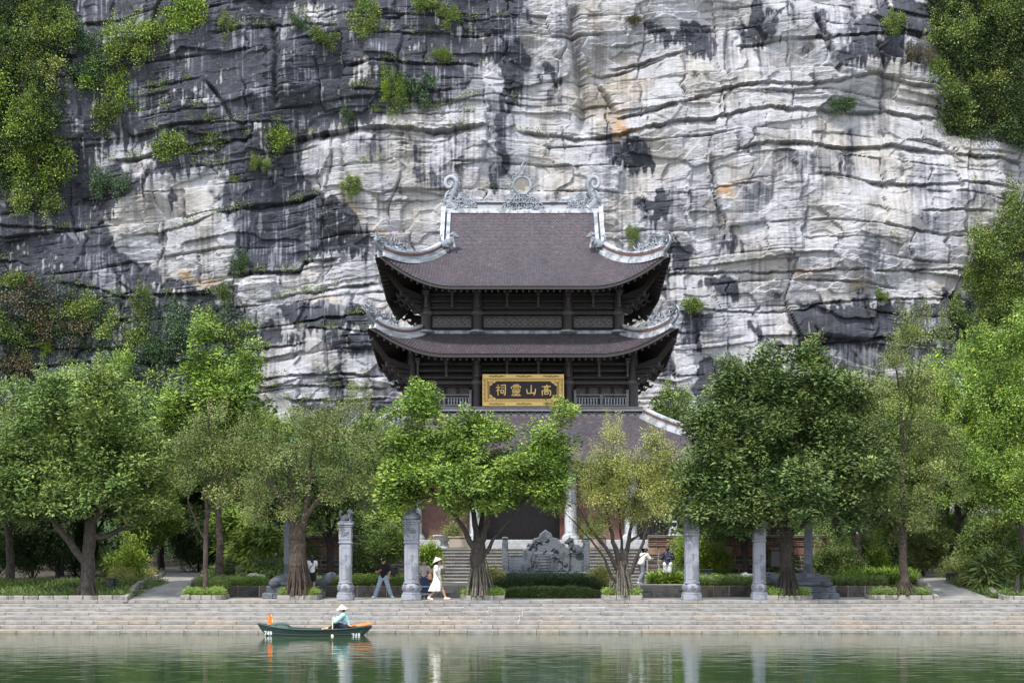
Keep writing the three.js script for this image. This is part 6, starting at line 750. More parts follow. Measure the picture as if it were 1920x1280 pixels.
// ---------------------------------------------------------------- hedges, planters, banks, shrubs
const boxAt = (x0, x1, y0, y1, z0, z1, edge = true) => (r) => { const p = V(lerp(x0, x1, r()), lerp(y0, y1, edge ? Math.pow(r(), 0.45) : r()), lerp(z0, z1, r())); return p; };
function planter(px0, px1, d, label, i, hh = 0.30, kind = 'fresh') {
  const x0 = X(px0, d), x1 = X(px1, d), w = x1 - x0, r = rng(900 + i), dep = 1.5;
  const t = thing('planter', label, 'planter', [(x0 + x1) / 2, T, Z(d) - 0.35]);
  for (const [len, ax, z, x] of [[w, 0, dep / 2, 0], [w, 0, -dep / 2, 0], [dep - 0.24, 1, 0, -w / 2 + 0.07], [dep - 0.24, 1, 0, w / 2 - 0.07]]) { const n = Math.max(2, Math.round(len / 0.5)); for (let k = 0; k < n; k++) { const q = (k + 0.5) / n * len - len / 2, m = part(t, 'kerb_stone', cbox(ax ? 0.16 : len / n - 0.015, 0.2, ax ? len / n - 0.015 : 0.18, 0.025, r() * 3, r() * 3), M.kerb); m.position.set(ax ? x : q, 0.085 + 0.012 * r(), ax ? q : z); } }
  part(t, 'soil', bx(w - 0.2, 0.14, dep - 0.2, 0, 0.07, 0, 0.01), M.soil);
  const ms = [], cs = [], m = new THREE.Matrix4(), q = new THREE.Quaternion(), e = new THREE.Euler(), c = new THREE.Color(), n = Math.round(w * 330);
  for (let k = 0; k < n; k++) { const p = V((r() - 0.5) * (w - 0.22), 0.14 + hh * Math.pow(r(), 0.5) * (0.85 + 0.3 * noise(k * 0.01 + i, 3)), (r() - 0.5) * (dep - 0.2)); if (Math.hypot(p.x, p.z) < 0.42) continue; e.set(r() * 0.6, r() * 6.28, r() * 0.6); q.setFromEuler(e); const s = 0.6 + 0.5 * r(); m.compose(p, q, V(s, s, s)); ms.push(m.clone()); const f = r(), v = 0.8 + 0.4 * r(), [a, b] = GREEN[kind]; c.setRGB(lerp(a[0], b[0], f) * v, lerp(a[1], b[1], f) * v, lerp(a[2], b[2], f) * v); cs.push(c.clone()); }
  const im = new THREE.InstancedMesh(SPRAY.box, leafMat, ms.length); ms.forEach((x, k) => { im.setMatrixAt(k, x); im.setColorAt(k, cs[k]); }); im.name = 'hedge'; im.userData.kind = 'stuff'; im.castShadow = im.receiveShadow = true; t.add(im);
}
planter(342, 420, 61, 'hedged stone planter around the thin straight tree at the path mouth', 1); planter(522, 598, 60.8, 'hedged stone planter around the fig tree with plaited roots', 2); planter(864, 946, 60.6, 'hedged stone planter around the broad bright fig tree', 3); planter(1130, 1204, 60.7, 'hedged stone planter around the thin yellowish fig tree', 4); planter(1435, 1520, 60.7, 'hedged stone planter around the large dark tree', 5); planter(1634, 1746, 61, 'low stone planter around the slender tall tree with fanning roots', 6, 0.3, 'mid');
// planted banks at both ends
function bank(label, x0, x1, seed, side) {
  const edge = (z) => side < 0 ? x1 + 0.12 * (-z - 0.7) : x0 - 0.14 * (-z - 0.7), f = (s, t) => { const z = lerp(-0.75, -5.6, t), a = side < 0 ? x0 : edge(z), b = side < 0 ? edge(z) : x1; const x = lerp(a, b, s); return [x, T + 0.10 + 0.5 * sstep(0.1, 1, t) + 0.05 * noise(x, z), z]; };
  struct('garden_bank', gridGeo(60, 12, f, (s, t, p) => [p[0], p[2]]), M.soil, label, 'bank');
  const r = rng(seed), k = new THREE.Group(); k.name = numbered('bank_kerb'); k.userData = { kind: 'structure', label: 'rough stone kerb along the ' + label, category: 'kerb' }; scene.add(k); for (let x = x0; x < x1 - 0.2; x += 0.62) { const m = part(k, 'kerb_stone', cbox(0.60, 0.24, 0.2, 0.03, r() * 3, r() * 3), M.kerb); m.position.set(x + 0.31, T + 0.05 + 0.02 * r(), -0.62); }
  leafMass('bank_grass', 'dark green ground cover growing on the ' + label, 'ground cover', [0, 0, 0], { seed, count: 2600, stuff: true, spray: 'blade', size: 0.8, at: (q) => { const s = q(), t = q(), p = f(s, t); if (noise(p[0] * 0.7, p[2] * 0.8) < -0.35) return null; return V(p[0], p[1] + 0.02, p[2]); }, ...G('mid') });
}
bank('planted bank under the forked trunk tree', -26, X(236, 60.7), 61, -1); bank('planted bank beneath the leaning tree', X(1872, 60.7), 26, 62, 1);
// low clipped strips behind the low walls
for (const [px0, px1, d0, d1, k, label, hh, sd] of [[425, 500, 64.4, 67.5, 'fresh', 'bright low ground cover above the low wall by the frangipani', 0.35, 71], [640, 770, 64.4, 66.5, 'fresh', 'clipped green strip above the low wall behind the man in black shirt', 0.45, 72], [1225, 1300, 66.6, 68.6, 'lime', 'bright grassy strip behind the man in patterned shirt', 0.4, 73], [1305, 1430, 64.5, 67, 'mid', 'low green strip above the low wall beneath black planters', 0.4, 74], [1440, 1660, 64.5, 67.5, 'mid', 'low green strip above the low wall by the topiary', 0.42, 75], [1580, 1712, 66, 70, 'lime', 'pale leafy ground cover around the reddish straight trunk', 0.6, 76], [215, 268, 66, 72, 'fresh', 'soft grassy cover at the bend of the curving path', 0.5, 77], [372, 425, 62.5, 66, 'mid', 'green cover around the twin trunks foot', 0.4, 78], [520, 640, 64.4, 67, 'mid', 'low green strip behind the stone turtle', 0.35, 79], [1835, 1920, 66.5, 71, 'fresh', 'leafy cover beside the path bend', 0.55, 80]])
  leafMass('ground_cover', label, 'ground cover', [0, 0, 0], { seed: sd, count: Math.round((px1 - px0) * 9), stuff: true, spray: k === 'lime' ? 'blade' : 'box', size: 1.1, at: (q) => { const d = lerp(d0, d1, q()); return V(X(lerp(px0, px1, q()), d), G1 - 0.02 + hh * Math.pow(q(), 0.5) * (0.7 + 0.5 * noise(q() * 9, 1)), Z(d)); }, ...G(k) });
// round and upright shrubs; each is its own plant
function shrub(px, d, w, h, k, label, i, o = {}) {
  const s = d / FOCAL, rx = w * s / 2, hy = h * s, y0 = o.y0 ?? (G1 + Math.max(0, d - 68) * 0.015), lobes = o.lobes || [[0, hy * 0.55, 0, rx, hy * 0.45, rx * 0.9], [rx * 0.35, hy * 0.72, 0.1, rx * 0.5, hy * 0.28, rx * 0.5], [-rx * 0.4, hy * 0.65, 0.1, rx * 0.5, hy * 0.3, rx * 0.5]];
  const limbs = [[[0, 0, 0, 0.05 + rx * 0.03], [0.05, hy * 0.3, 0, 0.04], [0, hy * 0.6, 0, 0.025]], [[0, 0.02, 0, 0.04], [rx * 0.4, hy * 0.4, 0.1, 0.02]], [[0, 0.02, 0, 0.04], [-rx * 0.45, hy * 0.4, 0, 0.02]]];
  return makeTree(o.name || 'shrub', label, [X(px, d), y0 - 0.03, Z(d)], { seed: 1200 + i, category: 'shrub', limbs, lobes, tips: o.tips || Math.round(24 + rx * hy * 26), sprays: o.sprays || 6, size: o.size || 0.85, spray: o.spray || 'shrub', ...G(k), gaps: o.gaps ?? -0.6, bark: o.bark || barkDark, minR: 0.01, shell: o.shell ?? 0.35, spread: o.spread ?? 0.3, lowest: 0 });
}
const SHRUBS = [
  [420, 68, 62, 40, 'deep', 'dome shaped dark shrub behind the reddish twin trunk', { spray: 'box', size: 1.3, spread: 0.2 }], [512, 67, 86, 44, 'deep', 'broad dome shaped dark shrub by the stone turtle', { spray: 'box', size: 1.3, spread: 0.2 }], [215, 68, 66, 52, 'deep', 'layered dark clipped shrub beside the blue bin', { spray: 'box', size: 1.2 }], [236, 66.5, 50, 64, 'lime', 'bright leafy shrub beside the curving path', {}], [228, 65.5, 44, 24, 'yel', 'yellow flowering shrub beside the blue bin', { spray: 'small' }], [268, 70, 40, 22, 'yel', 'yellow flowering shrub at the path bend', { spray: 'small' }], [455, 66, 28, 16, 'dark', 'little dark cushion shrub above the low wall', { spray: 'box' }], [482, 65.5, 30, 14, 'deep', 'small dark cushion shrub next to the grey rock', { spray: 'box' }],
  [720, 66.5, 100, 62, 'mid', 'rounded bamboo leaved shrub behind the man in black shirt', { y0: 2.6, spray: 'blade', size: 1.3 }], [690, 70, 60, 66, 'deep', 'dark leafy shrub between the two pillars', {}], [807, 69, 26, 64, 'lime', 'narrow bright shrub beside the tall pillar at stair foot', {}], [735, 72, 60, 40, 'lime', 'pale fan leaved plant above the bamboo leaved shrub', { y0: 4.2, spray: 'palm', size: 1.2 }], [660, 75, 90, 80, 'mid', 'leafy shrub mass behind the lion pillar', { y0: 3 }],
  [1295, 70, 70, 80, 'lime', 'glowing yellow green bush beside the brick parapet', { spray: 'small', size: 1.2 }], [1335, 71, 60, 66, 'fresh', 'green feathery bush behind the tall pillar and black planters', {}], [1580, 68, 60, 34, 'mid', 'upper clipped pad of cloud pruned shrub behind dark tree', { y0: 2.7, spray: 'box', size: 1.3, spread: 0.2 }], [1545, 67.5, 46, 34, 'mid', 'side clipped pad of cloud pruned shrub beside the stele', { y0: 2.5, spray: 'box', size: 1.3, spread: 0.2 }], [1605, 69, 70, 40, 'mid', 'high clipped pad of cloud pruned shrub by reddish straight trunk', { y0: 3.0, spray: 'box', size: 1.3, spread: 0.2 }], [1570, 68, 100, 56, 'deep', 'broad dark lower skirt of the cloud pruned topiary', { spray: 'box', size: 1.3 }], [1645, 70, 60, 62, 'lime', 'vivid lime green shrub right beside reddish straight trunk', { y0: 2.2, spray: 'small', size: 1.3 }], [1640, 72, 100, 60, 'dark', 'dark shrub beneath the vivid lime shrub', {}], [1730, 72, 110, 90, 'olive', 'pale feathery shrub beyond the slender tree', { spray: 'blade', size: 1.3, y0: 2 }], [1800, 70, 90, 44, 'olive', 'flat clipped pads of pale topiary by the path bend', { spray: 'box', size: 1.2 }], [1860, 68, 120, 110, 'mid', 'large leafy shrub over the path bank', { y0: 1.9 }], [1850, 64, 70, 40, 'deep', 'spiky dark strap leaved plant on the path bank', { spray: 'palm', size: 1.5, y0: 1.8 }], [1920, 66, 80, 90, 'mid', 'leafy shrub at the end of the path bank', {}], [1770, 76, 120, 110, 'mid', 'mid green shrub wall behind pale topiary', {}], [1680, 78, 110, 100, 'mid', 'shrub wall behind the slender planter tree', {}], [1520, 76, 90, 80, 'mid', 'leafy shrub behind stele and dark tree', {}], [1450, 72, 60, 50, 'mid', 'leafy shrub behind the weathered pillar and black pot', {}], [1390, 74, 80, 60, 'dark', 'dark shrub behind weathered pillar, under the twisted tree', {}],
  [480, 70, 90, 90, 'fresh', 'frangipani with long light leaves behind the low wall', { spray: 'palm', size: 1.25, y0: 2.2, bark: barkPale, tips: 60, gaps: -0.3 }], [440, 72, 90, 80, 'fresh', 'second frangipani with long leaves behind reddish twin trunk', { spray: 'palm', size: 1.2, y0: 3.0, bark: barkPale, tips: 50 }], [280, 76, 120, 110, 'fresh', 'sunlit shrub wall beyond the curving path', { y0: 3.0 }], [60, 72, 150, 120, 'dark', 'dark shrub thicket behind the forked trunk tree', {}], [-10, 70, 120, 110, 'dark', 'dark shrub thicket at the garden edge', {}], [140, 76, 120, 100, 'dark', 'dark shrub thicket behind the splayed roots', {}], [370, 78, 100, 100, 'dark', 'dark shrub thicket at the path end', {}], [560, 72, 90, 70, 'mid', 'leafy shrub behind the plaited fig trunk', { y0: 2.4 }], [590, 75, 110, 90, 'dark', 'dark shrub thicket behind the plaited fig trunk', {}], [540, 80, 130, 120, 'dark', 'dark shrub thicket under the cliff behind frangipani', {}],
];
SHRUBS.forEach((s, i) => shrub(s[0], s[1], s[2], s[3], s[4], s[5], i, s[6]));
// the far thicket at the cliff foot reads as one mass
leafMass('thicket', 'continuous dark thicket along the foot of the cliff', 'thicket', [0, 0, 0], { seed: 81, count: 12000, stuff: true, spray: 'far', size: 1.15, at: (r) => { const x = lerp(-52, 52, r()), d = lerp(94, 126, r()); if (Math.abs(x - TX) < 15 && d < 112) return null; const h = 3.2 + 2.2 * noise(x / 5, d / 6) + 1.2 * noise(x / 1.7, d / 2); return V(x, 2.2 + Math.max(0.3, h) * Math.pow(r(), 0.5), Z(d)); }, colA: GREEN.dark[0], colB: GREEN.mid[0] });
// grey garden rocks
for (const [px, py, d, w, h, label, i] of [[478, 1088, 66, 44, 20, 'grey garden rock among shrubs by the stone turtle', 1], [515, 1058, 74, 60, 30, 'pale craggy rock pile behind the dome shrub', 2], [1400, 1090, 67, 36, 26, 'mossy grey rock behind the weathered pillar', 3]]) { const g = new THREE.IcosahedronGeometry(1, 4), a = g.attributes.position; for (let k = 0; k < a.count; k++) { const v = V(a.getX(k), a.getY(k), a.getZ(k)), n = 1 + 0.25 * noise(v.x * 2 + i * 9, v.y * 2 + v.z * 1.7) + 0.12 * noise(v.x * 6, v.y * 6 + v.z * 5); a.setXYZ(k, v.x * n, v.y * n, v.z * n); } g.scale(w * d / FOCAL / 2, h * d / FOCAL / 1.6, 0.7); g.computeVertexNormals(); const m = part(scene, numbered('rock'), g, mat([0.33, 0.34, 0.35], 0.95, { map: stainTex, bumpMap: stoneBump, bumpScale: 0.04 })); m.position.copy(at(px, py, d)); tag(m, label, 'rock'); }
mark('garden');
// ---------------------------------------------------------------- stone pillars, turtles, screen, pots
const S1 = { pillar: mat([0.30, 0.315, 0.36], 0.85, { map: stainTex, bumpMap: stoneBump, bumpScale: 0.012 }), dark: mat([0.10, 0.108, 0.125], 0.8, { map: stoneTex, bumpMap: stoneBump, bumpScale: 0.02 }), slate: mat([0.13, 0.145, 0.175], 0.75, { map: stainTex, bumpMap: stoneBump, bumpScale: 0.02 }), blue: mat([0.155, 0.175, 0.205], 0.8, { map: stainTex, bumpMap: stoneBump, bumpScale: 0.03 }), pale: mat([0.52, 0.53, 0.55], 0.8, { map: stoneTex }), black: mat([0.016, 0.017, 0.022], 0.5), bin: mat([0.018, 0.024, 0.045], 0.45), clay: mat([0.36, 0.31, 0.24], 0.9, { map: stainTex }) };
const sq = (w, h, y, c = 0.02) => bx(w, h, w, 0, y + h / 2, 0, c);
function pillar(px, d, label, o) {
  const t = thing('stone_pillar', label, 'pillar', [X(px, d), T, Z(d)]), w = o.w, m = o.m || S1.pillar, shaftH = o.shaft;
  part(t, 'plinth', [sq(w * 1.42, 0.24, 0, 0.02), sq(w * 1.30, 0.08, 0.24, 0.02)], m);
  const lotus = part(t, 'lotus_base', [lathe([[w * 0.60, 0], [w * 0.74, 0.10], [w * 0.76, 0.22], [w * 0.68, 0.32], [w * 0.60, 0.36]], 8).rotateY(Math.PI / 8)], m); lotus.position.y = 0.32; const pet = new THREE.SphereGeometry(1, 8, 6).scale(w * 0.18, 0.10, 0.03); for (let k = 0; k < 8; k++) { const q = part(lotus, 'petal', pet, m); q.position.set(Math.sin(k * Math.PI / 4) * w * 0.69, 0.19, Math.cos(k * Math.PI / 4) * w * 0.69); q.rotation.y = k * Math.PI / 4; }
  const y1 = 0.68; part(t, 'shaft', [sq(w, shaftH, y1 + 0.05, 0.03), sq(w * 1.14, 0.07, y1, 0.02)], m);
  const fr = (yy, hh, ww) => { const g = []; for (let k = 0; k < 4; k++) { const q = [bx(ww, 0.035, 0.03, 0, yy, w / 2, 0.006), bx(ww, 0.035, 0.03, 0, yy + hh, w / 2, 0.006), bx(0.035, hh - 0.04, 0.03, -ww / 2 + 0.017, yy + hh / 2, w / 2, 0.006), bx(0.035, hh - 0.04, 0.03, ww / 2 - 0.017, yy + hh / 2, w / 2, 0.006)]; for (const x of q) g.push(x.rotateY(k * Math.PI / 2)); } return g; };
  part(t, 'shaft_frame', fr(y1 + 0.2, shaftH - 0.3, w * 0.74), m);
  const y2 = y1 + 0.05 + shaftH; part(t, 'band', [sq(w * 1.16, 0.08, y2, 0.02), sq(w * 1.05, 0.05, y2 + 0.08, 0.01)], m);
  const r = rng(Math.round(px)), blk = part(t, 'carved_block', [sq(w * 1.06, o.block, y2 + 0.13, 0.02), ...fr(y2 + 0.2, o.block - 0.14, w * 0.8).map((g) => g.scale(1.06, 1, 1.06))], m), g = []; for (let k = 0; k < 16; k++) g.push(new THREE.TorusGeometry(0.035 + 0.03 * r(), 0.014, 5, 9, 4.5).rotateZ(r() * 6).translate((r() - 0.5) * w * 0.6, y2 + 0.28 + r() * (o.block - 0.32), w * 0.535)); part(blk, 'relief', g, m);
  const y3 = y2 + 0.13 + o.block; part(t, 'cap', [sq(w * 1.2, 0.09, y3, 0.03), sq(w * 1.36, 0.11, y3 + 0.09, 0.03)], m);
  if (o.top === 'lion') { const l = part(t, 'lion', [...lionGeo(0.52, 1), bx(0.5, 0.07, 0.34, 0.03, 0.0, 0, 0.02)], m); l.position.y = y3 + 0.23; l.rotation.y = -0.3; }
  else part(t, 'lotus_bud', [lathe([[0.0, 0], [w * 0.62, 0], [w * 0.72, 0.1], [w * 0.55, 0.26], [w * 0.32, 0.34], [w * 0.26, 0.40], [w * 0.36, 0.50], [w * 0.38, 0.58], [w * 0.24, 0.70], [w * 0.10, 0.80], [0.0, 0.84]], 14)], m), t.children[t.children.length - 1].position.y = y3 + 0.2;
  return t;
}
pillar(772, 60.45, 'tall carved grey pillar with lotus bud top beside the woman in navy skirt', { w: 0.57, shaft: 1.62, block: 0.66 });
pillar(648, 60.45, 'carved grey pillar crowned by a small sitting lion', { w: 0.48, shaft: 1.62, block: 0.54, top: 'lion' });
pillar(1297, 60.45, 'tall grey pillar partly under leaves, beside the man in patterned shirt', { w: 0.55, shaft: 1.95, block: 0.62 });
pillar(1424, 60.6, 'weathered grey pillar standing next to the large dark tree', { w: 0.46, shaft: 1.7, block: 0.5, top: 'lion' });
// stele-bearing turtles
function turtle(px, d, dir, label, m, seed) {
  const t = thing('stone_turtle', label, 'statue', [X(px, d), T, Z(d)]), r = rng(seed);
  part(t, 'plinth', [bx(2.5, 0.26, 1.5, 0, 0.13, 0, 0.03), bx(2.25, 0.28, 1.35, 0, 0.40, 0, 0.03), bx(0.45, 0.22, 1.6, -1.05 * dir, 0.11, 0, 0.02)], m);
  const sh = new THREE.SphereGeometry(1, 40, 20, 0, 6.2832, 0, Math.PI / 2), a = sh.attributes.position; for (let i = 0; i < a.count; i++) { const x = a.getX(i), y = a.getY(i), z = a.getZ(i), hx = Math.abs(((x * 3.2 + 10) % 1) - 0.5), hz = Math.abs(((z * 2.6 + 10) % 1) - 0.5); const n = 1 + 0.03 * Math.min(hx, hz) * 2 - 0.02 * noise(x * 4 + seed, z * 4); a.setXYZ(i, x * n * 1.08, y * n * 0.42, z * n * 0.72); } sh.computeVertexNormals(); const shell = part(t, 'shell', sh, m); shell.position.y = 0.66; part(shell, 'shell_rim', lathe([[0.9, -0.12], [1.12, -0.10], [1.14, 0.02], [1.0, 0.06]], 36).scale(1, 1, 0.68), m);
  const hd = part(t, 'head', [taperTube([[0.75, 0.55, 0], [1.15, 0.62, 0], [1.42, 0.86, 0], [1.62, 0.98, 0], [1.80, 0.98, 0]].map((p) => V(p[0] * dir, p[1], p[2])), [0.30, 0.24, 0.19, 0.20, 0.10], 10, 16)], m); part(hd, 'eye', [new THREE.SphereGeometry(0.04, 8, 6).translate(1.62 * dir, 1.05, 0.16)], m);
  for (const [x, z] of [[0.75, 0.66], [-0.75, 0.66], [0.75, -0.66], [-0.75, -0.66]]) part(t, 'foot', new THREE.SphereGeometry(1, 10, 8).scale(0.26, 0.14, 0.18).translate(x * dir, 0.62, z), m);
  const s = new THREE.Shape(); s.moveTo(-0.55, 0); s.lineTo(0.55, 0); s.lineTo(0.55, 2.1); s.quadraticCurveTo(0.5, 2.5, 0, 2.56); s.quadraticCurveTo(-0.5, 2.5, -0.55, 2.1); const st = part(t, 'stele', new THREE.ExtrudeGeometry(s, { depth: 0.24, bevelEnabled: true, bevelSize: 0.02, bevelThickness: 0.02, bevelSegments: 1 }).translate(0, 0, -0.12).rotateY(Math.PI / 2 - 0.28), m); st.position.set(-0.1 * dir, 0.92, 0); part(st, 'stele_foot', bx(0.46, 0.2, 1.2, 0, 0.05, 0, 0.03), m);
}
turtle(552, 62.6, 1, 'grey stone turtle on plinth behind the plaited fig trunk, its head raised', S1.blue, 3);
turtle(1512, 62.6, -1, 'dark stone turtle on plinth carrying a tall narrow stele', S1.blue, 4);
// carved screen
{
  const d = 66, s = d / FOCAL, t = thing('spirit_screen', 'carved blue grey stone screen with crowned centre behind the dark hedge', 'screen', [X(1024, d), G1, Z(d)]), m = S1.blue, dk = S1.blue, y = (py) => (1090 - py) * s, x = (px) => (px - 1024) * s;  // screen stone kept dark, tree shade put into its base colour
  part(t, 'base', [bx(4.1, 0.5, 0.7, 0, 0.25, 0, 0.03), bx(4.2, 0.12, 0.8, 0, 0.5, 0, 0.03)], dk);
  for (const px of [947, 1100]) { const c = part(t, 'post', [bx(0.28, y(1010), 0.3, x(px), y(1010) / 2, 0, 0.02)], px < 1000 ? dk : m); part(c, 'post_cap', [bx(0.24, 0.12, 0.26, x(px), y(1008), 0, 0.03), bx(0.30, 0.12, 0.32, x(px), y(1008) + 0.11, 0, 0.04)], px < 1000 ? dk : m); }
  for (const [a, b] of [[953, 990], [1062, 1094]]) { const pn = part(t, 'wing_panel', bx((b - a) * s, y(1033), 0.2, x((a + b) / 2), y(1033) / 2, 0, 0.02), a < 1000 ? dk : m); part(pn, 'panel_rim', [bx((b - a) * s - 0.1, 0.05, 0.04, x((a + b) / 2), y(1036), 0.11, 0.01)], a < 1000 ? dk : m); }
  const o = [[982, 1090], [982, 1027], [993, 1021], [1000, 1014], [1002, 1006], [1011, 1004], [1014, 997], [1023, 990], [1032, 996], [1035, 1004], [1045, 1006], [1052, 1017], [1062, 1022], [1067, 1030], [1066, 1060], [1062, 1090]], sh = new THREE.Shape(); o.forEach((p, i) => i ? sh.lineTo(x(p[0]), y(p[1])) : sh.moveTo(x(p[0]), y(p[1])));
  const c = part(t, 'centre_slab', new THREE.ExtrudeGeometry(sh, { depth: 0.34, bevelEnabled: true, bevelSize: 0.05, bevelThickness: 0.06, bevelSegments: 2 }).translate(0, 0, -0.2), m), r = rng(17), g = []; part(c, 'inscribed_field', bx(0.9, 0.85, 0.06, x(1020), y(1048), 0.22, 0.06), m);
  for (let i = 0; i < 46; i++) { const px = lerp(990, 1062, r()), py = lerp(1005, 1085, r()); if (Math.abs(px - 1020) < 17 && py > 1030 && py < 1066) continue; if (py < 1024 && Math.abs(px - 1024) > (py - 990) * 0.9) continue; const a = r() * 6; g.push(taperTube([[x(px), y(py), 0.18], [x(px) + 0.18 * Math.cos(a), y(py) + 0.18 * Math.sin(a), 0.24], [x(px) + 0.3 * Math.cos(a + 0.9), y(py) + 0.3 * Math.sin(a + 0.9), 0.18]], [0.05, 0.06, 0.015], 5, 6)); } for (let i = 0; i < 6; i++) g.push(bx(0.62, 0.03, 0.03, x(1020), y(1064) + i * 0.13, 0.255, 0.01)); part(c, 'relief', g, m);
  for (const sx of [-1, 1]) part(c, 'crest_scroll', [new THREE.TorusGeometry(0.16, 0.055, 6, 14, 4.8).translate(x(1024) + sx * 0.42, y(1012), 0.05), new THREE.TorusGeometry(0.12, 0.05, 6, 14, 4.8).translate(x(1024) + sx * 0.72, y(1020), 0.05)], m);
  const l2 = part(t, 'side_lion', lionGeo(0.75, -1), m); l2.position.set(x(1080), y(1034), 0.1);
}
for (const [x0, x1, d0, d1, y0, y1, k, label, sd, n] of [[950, 1112, 62.6, 63.3, 0, 0.42, 'deep', 'low clipped dark hedge at the foot of the stone screen', 82, 2200], [922, 1128, 63.3, 65.3, 0.1, 1.05, 'dark', 'dark leafy hedge before the stone screen', 83, 3000]]) leafMass('hedge', label, 'hedge', [0, 0, 0], { seed: sd, count: n, spray: 'box', size: 1.25, at: (r) => { const px = lerp(x0, x1, r()), d = lerp(d0, d1, r()), c = 1 - Math.pow(Math.abs(px - (x0 + x1) / 2) / ((x1 - x0) / 2), 6), top = lerp(y0, y1, 0.75 + 0.3 * noise(px / 9, d * 2)) * (0.6 + 0.4 * c); return V(X(px, d), T + 0.02 + top * Math.pow(r(), 0.45), Z(d)); }, ...G(k) });
for (const [px, label, i] of [[1122, 'variegated yellow shrub at the hedge end beside the thin fig tree', 1], [926, 'variegated yellow shrub at the hedge end beside the bright fig tree', 2]]) shrub(px, 64.2, 34, 38, 'yel', label, 60 + i, { y0: T + 0.35, spray: 'small', size: 0.9 });
part(scene, 'hedge_bed', bx(X(1130, 64) - X(920, 64), 0.4, 3.0, X(1025, 64), T + 0.15, Z(64.2), 0.03), M.soil).userData = { kind: 'structure', label: 'soil bed under the hedge of the stone screen', category: 'bed' };
// bins and planters
function pot(name, px, pyTop, pyBot, d, wpx, label, category, m, round) { const s = d / FOCAL, w = wpx * s, h = (pyBot - pyTop) * s, t = thing(name, label, category, at(px, pyBot, d)); if (round) { part(t, 'body', lathe([[0, 0], [w * 0.42, 0], [w * 0.46, h * 0.1], [w * 0.5, h * 0.9], [w * 0.46, h * 0.95]], 18), m); part(t, 'rim', new THREE.TorusGeometry(w * 0.5, 0.03, 6, 20).rotateX(Math.PI / 2).translate(0, h * 0.93, 0), m); part(t, 'soil', new THREE.CylinderGeometry(w * 0.46, w * 0.46, 0.03, 16).translate(0, h * 0.88, 0), M.soil); } else { const ws = [bx(w, h, 0.05, 0, h / 2, w / 2 - 0.025, 0.015), bx(w, h, 0.05, 0, h / 2, -w / 2 + 0.025, 0.015), bx(0.05, h, w - 0.1, w / 2 - 0.025, h / 2, 0, 0.015), bx(0.05, h, w - 0.1, -w / 2 + 0.025, h / 2, 0, 0.015)]; part(t, 'body', ws, m); part(t, 'rim', [bx(w + 0.05, 0.05, 0.08, 0, h, w / 2, 0.01), bx(w + 0.05, 0.05, 0.08, 0, h, -w / 2, 0.01), bx(0.08, 0.05, w - 0.08, w / 2, h, 0, 0.01), bx(0.08, 0.05, w - 0.08, -w / 2, h, 0, 0.01)], m); part(t, 'soil', bx(w - 0.08, 0.03, w - 0.08, 0, h - 0.06, 0, 0), M.soil); } return t; }
pot('litter_bin', 207, 1083, 1107, 63.5, 19, 'dark navy litter bin among shrubs beside the curving path', 'bin', S1.bin, true); pot('litter_bin', 737, 1062, 1092, 65.2, 18, 'tall black bin behind the man in black shirt', 'bin', S1.black, true);
pot('square_planter', 1273, 1067, 1087, 68.5, 20, 'square black planter beside the yellow green bush', 'planter', S1.black); pot('square_planter', 1325, 1068, 1090, 67.8, 20, 'square black planter behind the low wall next to tall grey pillar', 'planter', S1.black); pot('square_planter', 1786, 1075, 1091, 67.4, 18, 'square black planter on the grassy path side', 'planter', S1.black); pot('square_planter', 1456, 1030, 1062, 69, 22, 'black planter box behind the large dark tree trunk', 'planter', S1.black);
{ const d = 76, t = thing('stone_basin', 'pale round stone basin on a stem beside the temple brick wall', 'basin', [X(833, d), COURT + 0.0, Z(d)]); part(t, 'stem', lathe([[0.34, 0], [0.36, 0.06], [0.24, 0.14], [0.19, 0.34], [0.3, 0.46]], 18), S1.pale); part(t, 'bowl', lathe([[0.25, 0.42], [0.5, 0.52], [0.62, 0.64], [0.62, 0.70], [0.52, 0.70], [0.4, 0.6], [0, 0.56]], 22), S1.pale); }
for (const [px, label] of [[862, 'weathered tan stone trough behind the bright fig trunk'], [1116, 'weathered tan stone trough behind the thin fig tree stems']]) { const d = 75, t = thing('stone_trough', label, 'trough', [X(px, d), COURT, Z(d)]); part(t, 'body', [bx(1.1, 0.56, 0.7, 0, 0.28, 0, 0.05)], S1.clay); part(t, 'rim', [bx(1.2, 0.08, 0.8, 0, 0.58, 0, 0.02)], S1.clay); part(t, 'soil', bx(0.9, 0.03, 0.5, 0, 0.63, 0, 0), M.soil); }
for (const [px, label, i] of [[856, 'small potted shrub in the tan trough behind bright fig trunk', 3], [1112, 'small potted shrub in the tan trough behind thin fig stems', 4]]) shrub(px, 75, 34, 26, 'olive', label, 70 + i, { y0: COURT + 0.62, spray: 'small', size: 0.8 });
mark('objects');
